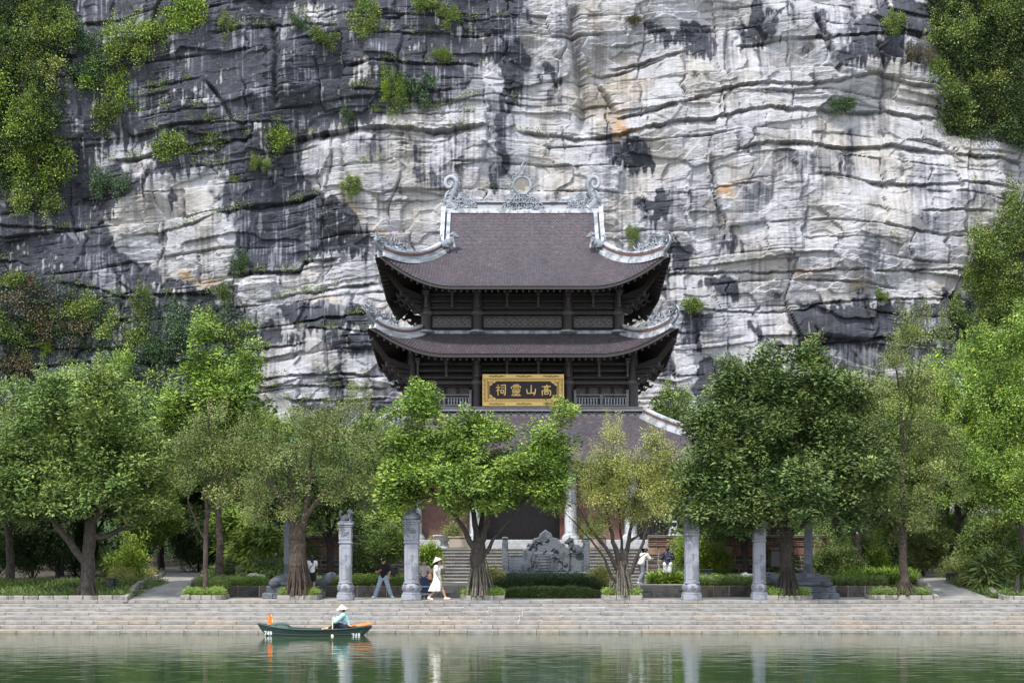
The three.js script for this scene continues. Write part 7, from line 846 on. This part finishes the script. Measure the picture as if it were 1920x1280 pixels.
// ---------------------------------------------------------------- people and the boat
// A body is a field of tapered capsules joined with a smooth minimum and meshed as one surface.
function blob(bones, res = 56, k = 0.03, cut) {
  const lo = V(1e9, 1e9, 1e9), hi = V(-1e9, -1e9, -1e9); for (const [a, b, ra, rb] of bones) for (const [p, r] of [[a, ra], [b, rb]]) { lo.min(V(p[0] - r, p[1] - r, p[2] - r)); hi.max(V(p[0] + r, p[1] + r, p[2] + r)); }
  const pad = 0.05; lo.subScalar(pad); hi.addScalar(pad); const mc = new MarchingCubes(res, new THREE.MeshBasicMaterial(), false, false, 60000), half = res / 2, f = mc.field; mc.isolation = 0;
  const c = V().addVectors(lo, hi).multiplyScalar(0.5), e = V().subVectors(hi, lo).multiplyScalar(0.5);
  const B = bones.map(([a, b, ra, rb]) => { const d = [b[0] - a[0], b[1] - a[1], b[2] - a[2]]; return [a, d, d[0] * d[0] + d[1] * d[1] + d[2] * d[2] || 1e-9, ra, rb]; });
  for (let z = 0, o = 0; z < res; z++) for (let y = 0; y < res; y++) for (let x = 0; x < res; x++, o++) {
    const px = c.x + (x - half) / half * e.x, py = c.y + (y - half) / half * e.y, pz = c.z + (z - half) / half * e.z; let s = 0, mn = 1e9;
    for (const [a, d, l2, ra, rb] of B) { let t = ((px - a[0]) * d[0] + (py - a[1]) * d[1] + (pz - a[2]) * d[2]) / l2; t = t < 0 ? 0 : t > 1 ? 1 : t; const ex = px - a[0] - d[0] * t, ey = py - a[1] - d[1] * t, ez = pz - a[2] - d[2] * t, q = Math.sqrt(ex * ex + ey * ey + ez * ez) - ra - (rb - ra) * t; if (mn > 1e8) mn = q; else { const h = clamp(0.5 + 0.5 * (mn - q) / k); mn = lerp(mn, q, h) - k * h * (1 - h); } }
    if (cut) mn = Math.max(mn, cut(px, py, pz)); f[o] = -mn;
  }
  mc.update(); const n = mc.count, pos = new Float32Array(n * 3), nor = new Float32Array(n * 3); for (let i = 0; i < n; i++) { pos[i * 3] = c.x + mc.positionArray[i * 3] * e.x; pos[i * 3 + 1] = c.y + mc.positionArray[i * 3 + 1] * e.y; pos[i * 3 + 2] = c.z + mc.positionArray[i * 3 + 2] * e.z; nor[i * 3] = mc.normalArray[i * 3] / e.x; nor[i * 3 + 1] = mc.normalArray[i * 3 + 1] / e.y; nor[i * 3 + 2] = mc.normalArray[i * 3 + 2] / e.z; const l = Math.hypot(nor[i * 3], nor[i * 3 + 1], nor[i * 3 + 2]) || 1; nor[i * 3] /= l; nor[i * 3 + 1] /= l; nor[i * 3 + 2] /= l; }
  const g = new THREE.BufferGeometry(); g.setAttribute('position', new THREE.BufferAttribute(pos, 3)); g.setAttribute('normal', new THREE.BufferAttribute(nor, 3)); g.setAttribute('uv', new THREE.BufferAttribute(new Float32Array(n * 2), 2)); return g;
}
const cloth = (c) => mat(c, 0.9), SKIN = mat([0.42, 0.25, 0.17], 0.6), HAIR = mat([0.012, 0.010, 0.010], 0.5);
const addv = (a, b) => [a[0] + b[0], a[1] + b[1], a[2] + b[2]], mixv = (a, b, t) => [lerp(a[0], b[0], t), lerp(a[1], b[1], t), lerp(a[2], b[2], t)];
// joints: y up, the person faces +z
const REST = { head: [0, 1.57, 0.02], neck: [0, 1.43, 0], chest: [0, 1.26, 0.01], waist: [0, 1.06, 0], pelvis: [0, 0.94, 0], shL: [0.18, 1.38, 0], elL: [0.23, 1.12, -0.02], wrL: [0.24, 0.88, 0.05], shR: [-0.18, 1.38, 0], elR: [-0.23, 1.12, -0.02], wrR: [-0.24, 0.88, 0.05], hipL: [0.09, 0.90, 0], knL: [0.10, 0.49, 0.02], anL: [0.10, 0.09, -0.02], hipR: [-0.09, 0.90, 0], knR: [-0.10, 0.49, 0.02], anR: [-0.10, 0.09, -0.02], look: [0, 0, 1] };
function hand(wr, el, side) {                                        // palm and five bent fingers, thumb from the side
  const d = V(wr[0] - el[0], wr[1] - el[1], wr[2] - el[2]).normalize(), s = V(0, 1, 0).cross(d); if (s.lengthSq() < 0.05) s.set(side, 0, 0); s.normalize().multiplyScalar(side); const n = V().crossVectors(d, s), P = (a, b, c) => { const q = V(...wr).addScaledVector(d, a).addScaledVector(s, b).addScaledVector(n, c); return [q.x, q.y, q.z]; }, g = [[P(0, 0, 0), P(0.045, 0, 0), 0.026, 0.03], [P(0.03, -0.018, 0), P(0.085, -0.026, 0), 0.018, 0.015], [P(0.03, 0.018, 0), P(0.085, 0.026, 0), 0.018, 0.015]];
  [[-0.03, 0.055], [-0.01, 0.068], [0.01, 0.072], [0.03, 0.062]].forEach(([o, l]) => g.push([P(0.08, o, 0), P(0.08 + l * 0.6, o * 1.1, 0.012 * side), 0.010, 0.009], [P(0.08 + l * 0.6, o * 1.1, 0.012 * side), P(0.08 + l * 0.9, o * 1.1, 0.038 * side), 0.009, 0.008])); g.push([P(0.025, 0.03, 0), P(0.055, 0.055, 0.01 * side), 0.013, 0.011], [P(0.055, 0.055, 0.01 * side), P(0.085, 0.058, 0.022 * side), 0.011, 0.009]); return blob(g, 30, 0.008);
}
function person(label, pos, turn, pose, w, scale = 1) {
  const J = { ...REST, ...pose }, t = thing('person', label, 'person', pos, turn); t.scale.setScalar(scale);
  const lk = V(...J.look).normalize(), h = J.head, sx = V(0, 1, 0).cross(lk).normalize(), hp = (f, u, s) => [h[0] + lk.x * f + sx.x * s, h[1] + u + lk.y * f, h[2] + lk.z * f + sx.z * s];
  const torso = [[J.neck, J.head, 0.052, 0.05], [J.chest, J.waist, 0.135, 0.115], [J.waist, J.pelvis, 0.115, 0.125], [J.shL, J.chest, 0.058, 0.10], [J.shR, J.chest, 0.058, 0.10], [J.shL, J.neck, 0.055, 0.05], [J.shR, J.neck, 0.055, 0.05], [J.hipL, J.hipR, 0.105, 0.105]];
  const arm = (s) => [[J['sh' + s], J['el' + s], 0.055, 0.042], [J['el' + s], J['wr' + s], 0.042, 0.027]], leg = (s) => [[J['hip' + s], J['kn' + s], 0.088, 0.058], [J['kn' + s], mixv(J['kn' + s], J['an' + s], 0.35), 0.056, 0.058], [mixv(J['kn' + s], J['an' + s], 0.35), J['an' + s], 0.058, 0.036]];
  const toe = (s) => J['toe' + s] || addv(J['an' + s], [s === 'L' ? 0.03 : -0.03, -0.055, 0.16]), foot = (s) => [[addv(J['an' + s], [0, -0.05, -0.03]), toe(s), 0.036, 0.03], [J['an' + s], addv(J['an' + s], [0, -0.04, 0]), 0.036, 0.04]];
  const headB = [[hp(0.005, 0.035, 0), hp(-0.015, 0.035, 0), 0.092, 0.094], [hp(0.03, -0.055, 0), hp(0.0, 0.0, 0), 0.052, 0.075], [hp(0.085, 0.0, 0), hp(0.108, -0.022, 0), 0.012, 0.015], [hp(0.07, -0.07, -0.015), hp(0.07, -0.07, 0.015), 0.02, 0.02], [hp(-0.005, 0.0, 0.09), hp(-0.005, -0.03, 0.088), 0.014, 0.010], [hp(-0.005, 0.0, -0.09), hp(-0.005, -0.03, -0.088), 0.014, 0.010]];
  const body = part(t, 'body', [blob([...torso, ...headB, ...arm('L'), ...arm('R'), ...leg('L'), ...leg('R'), ...foot('L'), ...foot('R')], 64, 0.028), hand(J.wrL, J.elL, 1), hand(J.wrR, J.elR, -1)], SKIN);
  part(body, 'eye', [[0.034], [-0.034]].map(([s]) => { const q = hp(0.088, 0.012, s); return new THREE.SphereGeometry(0.010, 6, 5).translate(...q); }), HAIR);
  const fat = (bs, r) => bs.map(([a, b, x, y]) => [a, b, x + r, y + r]), hc = (f, u, s) => hp(f, u, s);
  if (w.hair !== false) part(t, 'hair', blob(w.longHair ? [[hc(-0.02, 0.055, 0), hc(-0.04, 0.03, 0), 0.106, 0.10], [hc(-0.06, 0.0, 0), hc(-0.08, -0.30, 0), 0.085, 0.06], [hc(0.0, 0.03, 0.07), hc(-0.03, -0.15, 0.07), 0.035, 0.03], [hc(0.0, 0.03, -0.07), hc(-0.03, -0.15, -0.07), 0.035, 0.03]] : [[hc(-0.018, 0.062, 0), hc(-0.045, 0.02, 0), 0.102, 0.085]], 34, 0.03), HAIR);
  if (w.shirt) part(t, 'shirt', blob(fat([...torso.slice(1), ...['L', 'R'].flatMap((s) => [[J['sh' + s], mixv(J['sh' + s], J['el' + s], w.sleeve ?? 0.7), 0.066, 0.062], ...((w.sleeve ?? 0) > 1 ? [[J['el' + s], mixv(J['el' + s], J['wr' + s], 0.9), 0.056, 0.042]] : [])])], 0.022), 64, 0.03, (x, y, z) => (w.hem ?? (J.pelvis[1] - 0.06)) - y), w.shirt);
  if (w.trousers) part(t, w.shorts ? 'shorts' : 'trousers', blob(fat([[J.hipL, J.hipR, 0.115, 0.115], [J.waist, J.pelvis, 0.105, 0.125], ...['L', 'R'].flatMap((s) => w.shorts ? [[J['hip' + s], mixv(J['hip' + s], J['kn' + s], w.shorts), 0.10, 0.088]] : [[J['hip' + s], J['kn' + s], 0.098, 0.078], [J['kn' + s], mixv(J['kn' + s], J['an' + s], 0.95), 0.078, 0.068]])], 0.016), 64, 0.03, (x, y, z) => y - (J.waist[1] + 0.02)), w.trousers);
  if (w.shoes) for (const s of ['L', 'R']) part(t, 'shoe', blob(fat(foot(s), 0.014), 26, 0.02), w.shoes);
  if (w.socks) for (const s of ['L', 'R']) part(t, 'sock', blob([[J['an' + s], mixv(J['an' + s], J['kn' + s], 0.3), 0.048, 0.058]], 20, 0.02), w.socks);
  if (w.after) w.after(t, J, hp);
  return t;
}
const feet = (px, d, y) => [X(px, d), y, Z(d)];
const folds = (rt, rb, h, n, amp, sway = [0, 0]) => gridGeo(72, 14, (s, t) => { const a = s * 6.28319, r = lerp(rt, rb, Math.pow(t, 0.85)) * (1 + amp * t * Math.sin(a * n + 1.3 * Math.sin(a * 2))); return [Math.cos(a) * r + sway[0] * t * t, -h * t, Math.sin(a) * r * 0.8 + sway[1] * t * t]; });
const straw = mat([0.72, 0.62, 0.42], 0.85), coneHat = (R, h) => lathe([[0.0, h], [0.02, h - 0.005], [R * 0.5, h * 0.52], [R, 0], [R - 0.012, -0.006], [R * 0.5, h * 0.47], [0, h - 0.03]], 28);
// man in black shirt, legs apart
person('man in black shirt, cap and pale jeans standing with legs apart between two pillars', feet(719, 63, T), -0.25, { anL: [0.34, 0.09, -0.05], knL: [0.22, 0.50, 0.06], hipL: [0.1, 0.88, 0], anR: [-0.36, 0.09, 0.05], knR: [-0.20, 0.50, 0.08], hipR: [-0.1, 0.88, 0], toeL: [0.46, 0.035, 0.06], toeR: [-0.44, 0.035, 0.18], elR: [-0.33, 1.12, 0.02], wrR: [-0.09, 1.18, 0.26], elL: [0.27, 1.13, -0.04], wrL: [0.27, 0.93, 0.12], look: [-0.25, -0.12, 1] }, { shirt: cloth([0.008, 0.008, 0.010]), sleeve: 0.62, hem: 0.80, trousers: cloth([0.30, 0.37, 0.48]), shoes: cloth([0.75, 0.75, 0.75]), after: (t, J, hp) => { const c = part(t, 'cap', blob([[hp(-0.02, 0.075, 0), hp(0.02, 0.075, 0), 0.108, 0.105]], 30, 0.02, (x, y) => J.head[1] + 0.045 - y), cloth([0.012, 0.012, 0.014])); part(c, 'cap_panel', new THREE.SphereGeometry(1, 12, 8).scale(0.07, 0.045, 0.035).translate(...hp(0.085, 0.105, 0)), cloth([0.78, 0.78, 0.78])); part(c, 'visor', new THREE.CylinderGeometry(0.09, 0.10, 0.016, 16, 1, false, -0.9, 1.8).scale(1, 1, 1.5).rotateX(0.2).translate(...hp(0.03, 0.055, 0)), cloth([0.015, 0.015, 0.018])); } });
// woman in navy skirt
person('woman in pinkish top and long navy skirt with white bands behind the tall pillar', feet(795, 62, T), -0.1, { elL: [0.34, 1.20, 0.08], wrL: [0.50, 1.10, 0.22], elR: [-0.25, 1.13, 0.02], wrR: [-0.22, 0.90, 0.10], look: [0.3, -0.1, 1] }, { shirt: cloth([0.46, 0.38, 0.37]), sleeve: 0.9, hem: 0.92, shoes: cloth([0.05, 0.04, 0.04]), after: (t) => { const s = part(t, 'skirt', folds(0.155, 0.36, 0.86, 9, 0.06), cloth([0.035, 0.05, 0.10])); s.position.set(0, 1.04, 0); for (const [y, a, b] of [[-0.47, 0.275, 0.283], [-0.80, 0.352, 0.362]]) { const q = part(s, 'white_band', folds(a, b, 0.045, 9, 0.03), cloth([0.55, 0.56, 0.60])); q.position.y = y; q.scale.set(1.03, 1, 1.03); } } }, 0.96);
// woman in white dress walking, hat held on
person('woman in white dress walking with a conical hat held to her head', feet(819, 60.35, T), Math.PI / 2 - 0.15, { anL: [0.07, 0.10, 0.36], knL: [0.08, 0.50, 0.20], anR: [-0.07, 0.12, -0.32], knR: [-0.08, 0.50, 0.02], toeL: [0.08, 0.06, 0.52], toeR: [-0.07, 0.03, -0.18], elR: [-0.24, 1.16, 0.02], wrR: [-0.2, 0.96, 0.12], shL: [0.17, 1.40, 0.02], elL: [0.20, 1.36, 0.30], wrL: [0.08, 1.60, 0.22], head: [0, 1.57, 0.05], look: [0, -0.15, 1] }, { longHair: true, shoes: cloth([0.70, 0.62, 0.55]), shirt: cloth([0.80, 0.78, 0.72]), sleeve: 0.55, hem: 0.98, after: (t, J, hp) => { const s = part(t, 'dress_skirt', folds(0.15, 0.34, 0.72, 7, 0.09, [0, -0.10]), cloth([0.80, 0.78, 0.72])); s.position.set(0, 1.10, 0.02); const hat = part(t, 'conical_hat', coneHat(0.235, 0.20), mat([0.80, 0.74, 0.60], 0.8)); hat.position.set(J.head[0], J.head[1] + 0.06, J.head[2] - 0.02); hat.rotation.x = -0.42; const bag = part(t, 'shoulder_bag', [cbox(0.24, 0.26, 0.12, 0.04)], mat([0.26, 0.13, 0.08], 0.6)); bag.position.set(-0.18, 0.98, -0.26); bag.rotation.y = 0.5; part(bag, 'strap', tube([[0, 0.12, 0], [0.05, 0.32, 0.12], [0.14, 0.46, 0.24]], 0.012, 12, 5), mat([0.2, 0.1, 0.06], 0.7)); } }, 0.99);
// person beside the fig trunk
person('person in white top and black shorts seen from behind beside the plaited fig trunk', feet(584, 61.6, T + 0.26), Math.PI + 0.3, { elL: [0.22, 1.16, 0.10], wrL: [0.12, 1.22, 0.30], elR: [-0.24, 1.15, 0.1], wrR: [-0.14, 1.26, 0.30], look: [0.2, -0.1, 1] }, { longHair: true, shirt: cloth([0.72, 0.72, 0.75]), sleeve: 0.35, hem: 0.93, trousers: cloth([0.012, 0.012, 0.015]), shorts: 0.75, shoes: cloth([0.2, 0.2, 0.2]), after: (t) => { part(t, 'bag_strap', tube([[-0.16, 1.40, 0.06], [-0.04, 1.30, -0.16], [0.12, 1.12, -0.17], [0.19, 0.98, -0.06]], 0.018, 16, 5), cloth([0.02, 0.02, 0.02])); const b = part(t, 'waist_bag', cbox(0.2, 0.13, 0.1, 0.03), cloth([0.03, 0.03, 0.035])); b.position.set(0.2, 0.98, -0.1); } }, 0.93);
// man in white shirt stooping, hands forward
person('man in white shirt and grey trousers bending forward at the top of the forecourt steps', feet(1203, 65.9, G1), Math.PI - 0.9, { pelvis: [0, 0.92, -0.04], waist: [0, 1.04, 0.02], chest: [0, 1.22, 0.12], neck: [0, 1.36, 0.22], head: [0, 1.47, 0.30], shL: [0.18, 1.32, 0.17], shR: [-0.18, 1.32, 0.17], elL: [0.25, 1.14, 0.34], wrL: [0.12, 1.16, 0.52], elR: [-0.26, 1.12, 0.32], wrR: [-0.14, 1.14, 0.52], anL: [0.1, 0.09, 0.16], knL: [0.1, 0.49, 0.14], anR: [-0.1, 0.14, -0.26], knR: [-0.1, 0.50, 0.0], toeR: [-0.1, 0.04, -0.12], look: [0, -0.5, 1] }, { shirt: cloth([0.74, 0.72, 0.66]), sleeve: 0.75, hem: 0.92, trousers: cloth([0.17, 0.18, 0.20]), shoes: cloth([0.75, 0.75, 0.74]), after: (t) => part(t, 'bag_strap', tube([[-0.17, 1.42, 0.15], [-0.05, 1.30, -0.02], [0.1, 1.12, -0.10], [0.18, 0.98, -0.04]], 0.02, 16, 5), cloth([0.02, 0.02, 0.025])) });
// man in patterned shirt from behind
person('man in dark patterned shirt and white shorts walking away up the forecourt', feet(1252, 66.8, G1), Math.PI - 0.15, { anL: [0.09, 0.09, 0.10], knL: [0.1, 0.49, 0.10], anR: [-0.1, 0.15, -0.20], knR: [-0.1, 0.50, 0.02], toeR: [-0.1, 0.05, -0.06], elL: [0.26, 1.13, 0.03], wrL: [0.16, 1.02, 0.22], elR: [-0.26, 1.13, 0.03], wrR: [-0.16, 1.02, 0.22], look: [-0.1, -0.25, 1] }, { shirt: mat([1, 1, 1], 0.9, { map: tex(128, 128, (x, y) => { const n = noise(x * 18, y * 18, 18); return n > 0.42 ? [0.55, 0.57, 0.66] : [0.10, 0.11, 0.19]; }, true, 1) }), sleeve: 0.85, hem: 0.80, trousers: cloth([0.72, 0.73, 0.76]), shorts: 0.85, shoes: cloth([0.08, 0.08, 0.08]), socks: cloth([0.02, 0.02, 0.02]), after: (t) => { const s = t.children.find((c) => c.name === 'shirt'), p = s.geometry.attributes.position, u = s.geometry.attributes.uv; for (let i = 0; i < p.count; i++) u.setXY(i, p.getX(i) + p.getZ(i), p.getY(i)); } });
// ---- sampan
{
  const font = await new FontLoader().loadAsync('fonts/droid/droid_sans_bold.typeface.json');
  const d = 53.2, s = d / FOCAL, Lb = 214 * s, t = thing('sampan', 'dark green rowing sampan numbered in white floating by the steps', 'boat', [X(590, d), WATER, Z(d)]), hull = mat([0.013, 0.033, 0.030], 0.5, { map: stoneTex }), rim = mat([0.024, 0.056, 0.048], 0.5), wood = mat([0.10, 0.09, 0.075], 0.8, { map: woodTex });
  const sheer = (u) => 0.225 + 0.21 * Math.pow(Math.max(0, -u), 2.2) + 0.12 * Math.pow(Math.max(0, u), 2.4), half = (u) => 0.50 * Math.pow(Math.max(0, 1 - Math.pow(Math.abs(u), 2.6)), 0.8) + 0.02, keel = (u) => { const a = clamp((Math.abs(u) - 0.72) / 0.28); return lerp(-0.14, sheer(u) - 0.05, Math.pow(a, 1.25)); };
  const sec = (u, v, off) => { const h = half(u) - off, g = sheer(u), k = keel(u) + off, a = (v * 2 - 1), sgn = Math.sign(a), q = Math.abs(a), z = sgn * (q < 0.6 ? h * 0.86 * q / 0.6 : h * lerp(0.86, 1, (q - 0.6) / 0.4)), y = q < 0.6 ? k : lerp(k, g, (q - 0.6) / 0.4); return [u * Lb / 2, y, z]; };
  part(t, 'hull', [gridGeo(60, 20, (a, b) => sec(a * 2 - 1, b, 0)), gridGeo(60, 20, (a, b) => sec((a * 2 - 1) * 0.985, b, 0.03))], hull);
  for (const sg of [-1, 1]) { const pts = []; for (let i = 0; i <= 24; i++) { const u = (i / 24 * 2 - 1) * 0.99; pts.push([u * Lb / 2, sheer(u) + 0.005, sg * half(u)]); } part(t, 'gunwale', tube(pts, 0.024, 60, 6), rim); const low = []; for (let i = 0; i <= 20; i++) { const u = (i / 20 * 2 - 1) * 0.86, p = sec(u, sg > 0 ? 0.9 : 0.1, -0.004); low.push(p); } part(t, 'rubbing_strake', tube(low, 0.012, 50, 5), rim); }
  for (const u of [-0.35, 0.0, 0.3, 0.56]) part(t, 'thwart', bx(0.2, 0.03, half(u) * 1.9, u * Lb / 2, sheer(u) - 0.07, 0, 0.008), wood);
  part(t, 'foredeck', gridGeo(12, 6, (a, b) => { const u = lerp(-0.97, -0.66, a); return [u * Lb / 2, sheer(u) + 0.01, (b * 2 - 1) * half(u) * 0.95]; }), rim); part(t, 'stern_deck', gridGeo(12, 6, (a, b) => { const u = lerp(0.66, 0.97, a); return [u * Lb / 2, sheer(u) + 0.01, (b * 2 - 1) * half(u) * 0.95]; }), rim);
  for (const [str, u] of [['749', -0.80], ['748', 0.735]]) { const g = new TextGeometry(str, { font, size: 0.145, depth: 0.006, curveSegments: 4 }); g.computeBoundingBox(); const w = g.boundingBox.max.x; g.translate(-w / 2, -0.072, 0); const p0 = sec(u - 0.06, 0.86, -0.006), p1 = sec(u + 0.06, 0.86, -0.006), c = sec(u, 0.87, -0.008), m = part(t, 'hull_number', g, mat([0.78, 0.80, 0.80], 0.7)); m.position.set(c[0], c[1] + 0.012, c[2] + 0.006); m.rotation.y = -Math.atan2(p1[2] - p0[2], p1[0] - p0[0]); const up = sec(u, 0.97, 0), dn = sec(u, 0.82, 0); m.rotation.order = 'YXZ'; m.rotation.x = Math.atan2(up[2] - dn[2], up[1] - dn[1]); }
  // things in the boat
  const bp = t.position, put = (name, label, cat, x, y, z) => thing(name, label, cat, [bp.x + x, bp.y + y, bp.z + z]);
  const fl = put('pennant', 'furled orange flag on a short stick at the sampan bow', 'flag', -0.80 * Lb / 2, sheer(-0.8), 0); part(fl, 'stick', new THREE.CylinderGeometry(0.01, 0.012, 0.46, 8).translate(0, 0.23, 0), wood); part(fl, 'cloth', gridGeo(20, 14, (a, b) => { const w = lerp(0.03, 0.11, b), x = Math.sin(a * 6.28) * w * 0.8 + 0.02, z = Math.cos(a * 6.28) * w * 0.5 + 0.01 * Math.sin(a * 20); return [x, 0.44 - b * 0.40, z]; }), mat([0.85, 0.17, 0.03], 0.8)); part(fl, 'yellow_edge', gridGeo(6, 10, (a, b) => [0.05 + a * 0.05 + 0.03 * b, 0.40 - b * 0.3, 0.02 * Math.sin(b * 9)]), mat([0.85, 0.42, 0.03], 0.8));
  const tp = put('tarpaulin', 'crumpled dark green tarpaulin on the sampan foredeck', 'tarpaulin', -0.62 * Lb / 2, sheer(-0.62) - 0.02, 0); part(tp, 'cloth', gridGeo(40, 24, (a, b) => { const x = (a - 0.5) * 0.82, z = (b - 0.5) * 0.62, e = Math.min(a, 1 - a, b, 1 - b) * 5; return [x, Math.min(1, e) * 0.10 + 0.035 * noise(x * 7, z * 8) * Math.min(1, e) + 0.02, z]; }), mat([0.028, 0.062, 0.054], 0.6)); part(tp, 'roll', taperTube([[-0.3, 0.1, 0.1], [0, 0.13, 0.14], [0.36, 0.10, 0.1]], [0.05, 0.07, 0.06], 8, 14), mat([0.03, 0.066, 0.058], 0.6));
  const lv = put('life_vest_pile', 'flat pile of orange life vests on the sampan stern', 'life vests', 0.80 * Lb / 2, sheer(0.8) - 0.01, 0); for (let i = 0; i < 4; i++) { const m = part(lv, 'life_vest', cbox(0.46, 0.055, 0.3, 0.025), mat([[0.80, 0.20, 0.05], [0.72, 0.15, 0.05], [0.82, 0.26, 0.08], [0.76, 0.18, 0.05]][i], 0.85)); m.position.set(-0.22 + 0.14 * i, 0.05 + 0.012 * (i % 2) + 0.02 * i, 0.02 * (i % 3) - 0.02); m.rotation.set(0.05 * i, 0.2 * i, 0.04 * i - 0.06); }
  const yv = put('folded_vest', 'yellow orange folded vest lying amidships in the sampan', 'life vest', 0.22 * Lb / 2, sheer(0.2) - 0.06, 0.05); part(yv, 'panel', [cbox(0.34, 0.09, 0.26, 0.04).rotateZ(0.2).translate(-0.05, 0.07, 0), cbox(0.3, 0.08, 0.24, 0.035).rotateZ(-0.25).translate(0.22, 0.06, 0.03)], mat([0.80, 0.50, 0.08], 0.85)); part(yv, 'trim', [cbox(0.28, 0.03, 0.06, 0.012).translate(0.02, 0.09, 0.12)], mat([0.8, 0.25, 0.05], 0.85));
  // rower, seated, facing the bow (-x): built facing +z and turned
  const rx = 0.56 * Lb / 2, sy = sheer(0.56) - 0.05;
  person('rower in pale blue shirt and conical straw hat seated in the sampan', [bp.x + rx, bp.y + sy, bp.z], -Math.PI / 2, { pelvis: [0, 0.13, 0], waist: [0, 0.25, 0.03], chest: [0, 0.46, 0.10], neck: [0, 0.61, 0.14], head: [0, 0.735, 0.19], shL: [0.18, 0.57, 0.12], shR: [-0.18, 0.57, 0.12], elL: [0.24, 0.40, 0.32], wrL: [0.20, 0.44, 0.52], elR: [-0.24, 0.42, 0.30], wrR: [-0.22, 0.48, 0.50], hipL: [0.10, 0.10, 0.02], hipR: [-0.10, 0.10, 0.02], knL: [0.14, 0.20, 0.40], knR: [-0.14, 0.20, 0.40], anL: [0.14, -0.02, 0.72], anR: [-0.14, -0.02, 0.72], toeL: [0.14, 0.04, 0.86], toeR: [-0.14, 0.04, 0.86], look: [0, -0.1, 1] }, { longHair: false, shirt: cloth([0.36, 0.60, 0.64]), sleeve: 1.4, hem: 0.10, trousers: cloth([0.012, 0.014, 0.022]), shoes: cloth([0.16, 0.20, 0.55]), after: (q, J) => { const hat = part(q, 'conical_hat', coneHat(0.235, 0.19), straw); hat.position.set(0, J.head[1] + 0.05, J.head[2] - 0.01); hat.rotation.x = 0.12; part(hat, 'inner_band', new THREE.TorusGeometry(0.1, 0.012, 6, 20).rotateX(Math.PI / 2).translate(0, 0.03, 0), cloth([0.3, 0.2, 0.15])); part(q, 'shirt_emblem', [new THREE.CylinderGeometry(0.055, 0.055, 0.012, 18).rotateZ(Math.PI / 2).translate(0.158, 0.28, 0.01)], cloth([0.02, 0.03, 0.04])); part(q, 'emblem_centre', new THREE.CylinderGeometry(0.026, 0.026, 0.016, 14).rotateZ(Math.PI / 2).translate(0.158, 0.28, 0.01), cloth([0.45, 0.6, 0.62])); part(q, 'face_scarf', blob([[[0, 0.70, 0.24], [0, 0.66, 0.2], 0.065, 0.07]], 20, 0.02), cloth([0.62, 0.55, 0.60])); } }, 0.95);
  const wx = rx - 0.52 * 0.95;
  for (const [name, label, a, b, m] of [['oar', 'pale wooden oar dipping into water beside the sampan rower', [wx + 0.0, sy + 0.46, 0.19], [wx + 0.03, -0.18, 0.56], mat([0.62, 0.50, 0.36], 0.7)], ['oar', 'brown wooden oar slanting down behind the sampan rower hands', [wx + 0.04, sy + 0.50, -0.20], [wx + 0.34, -0.18, -0.62], mat([0.22, 0.12, 0.07], 0.7)]]) { const o = put(name, label, 'oar', 0, 0, 0), v = V(b[0] - a[0], b[1] - a[1], b[2] - a[2]).normalize(), e = V(...b).addScaledVector(v, -0.5); part(o, 'shaft', taperTube([a, [(a[0] + b[0]) / 2, (a[1] + b[1]) / 2, (a[2] + b[2]) / 2], b], [0.022, 0.02, 0.02], 8, 8), m); part(o, 'grip', new THREE.CylinderGeometry(0.018, 0.018, 0.16, 8).rotateX(Math.PI / 2).translate(...a), m); const bl = part(o, 'blade', cbox(0.10, 0.5, 0.022, 0.01), m); bl.position.set(b[0] - v.x * 0.2, b[1] - v.y * 0.2, b[2] - v.z * 0.2); bl.quaternion.setFromUnitVectors(V(0, 1, 0), v); }
}
mark('people');
renderer.render(scene, camera);
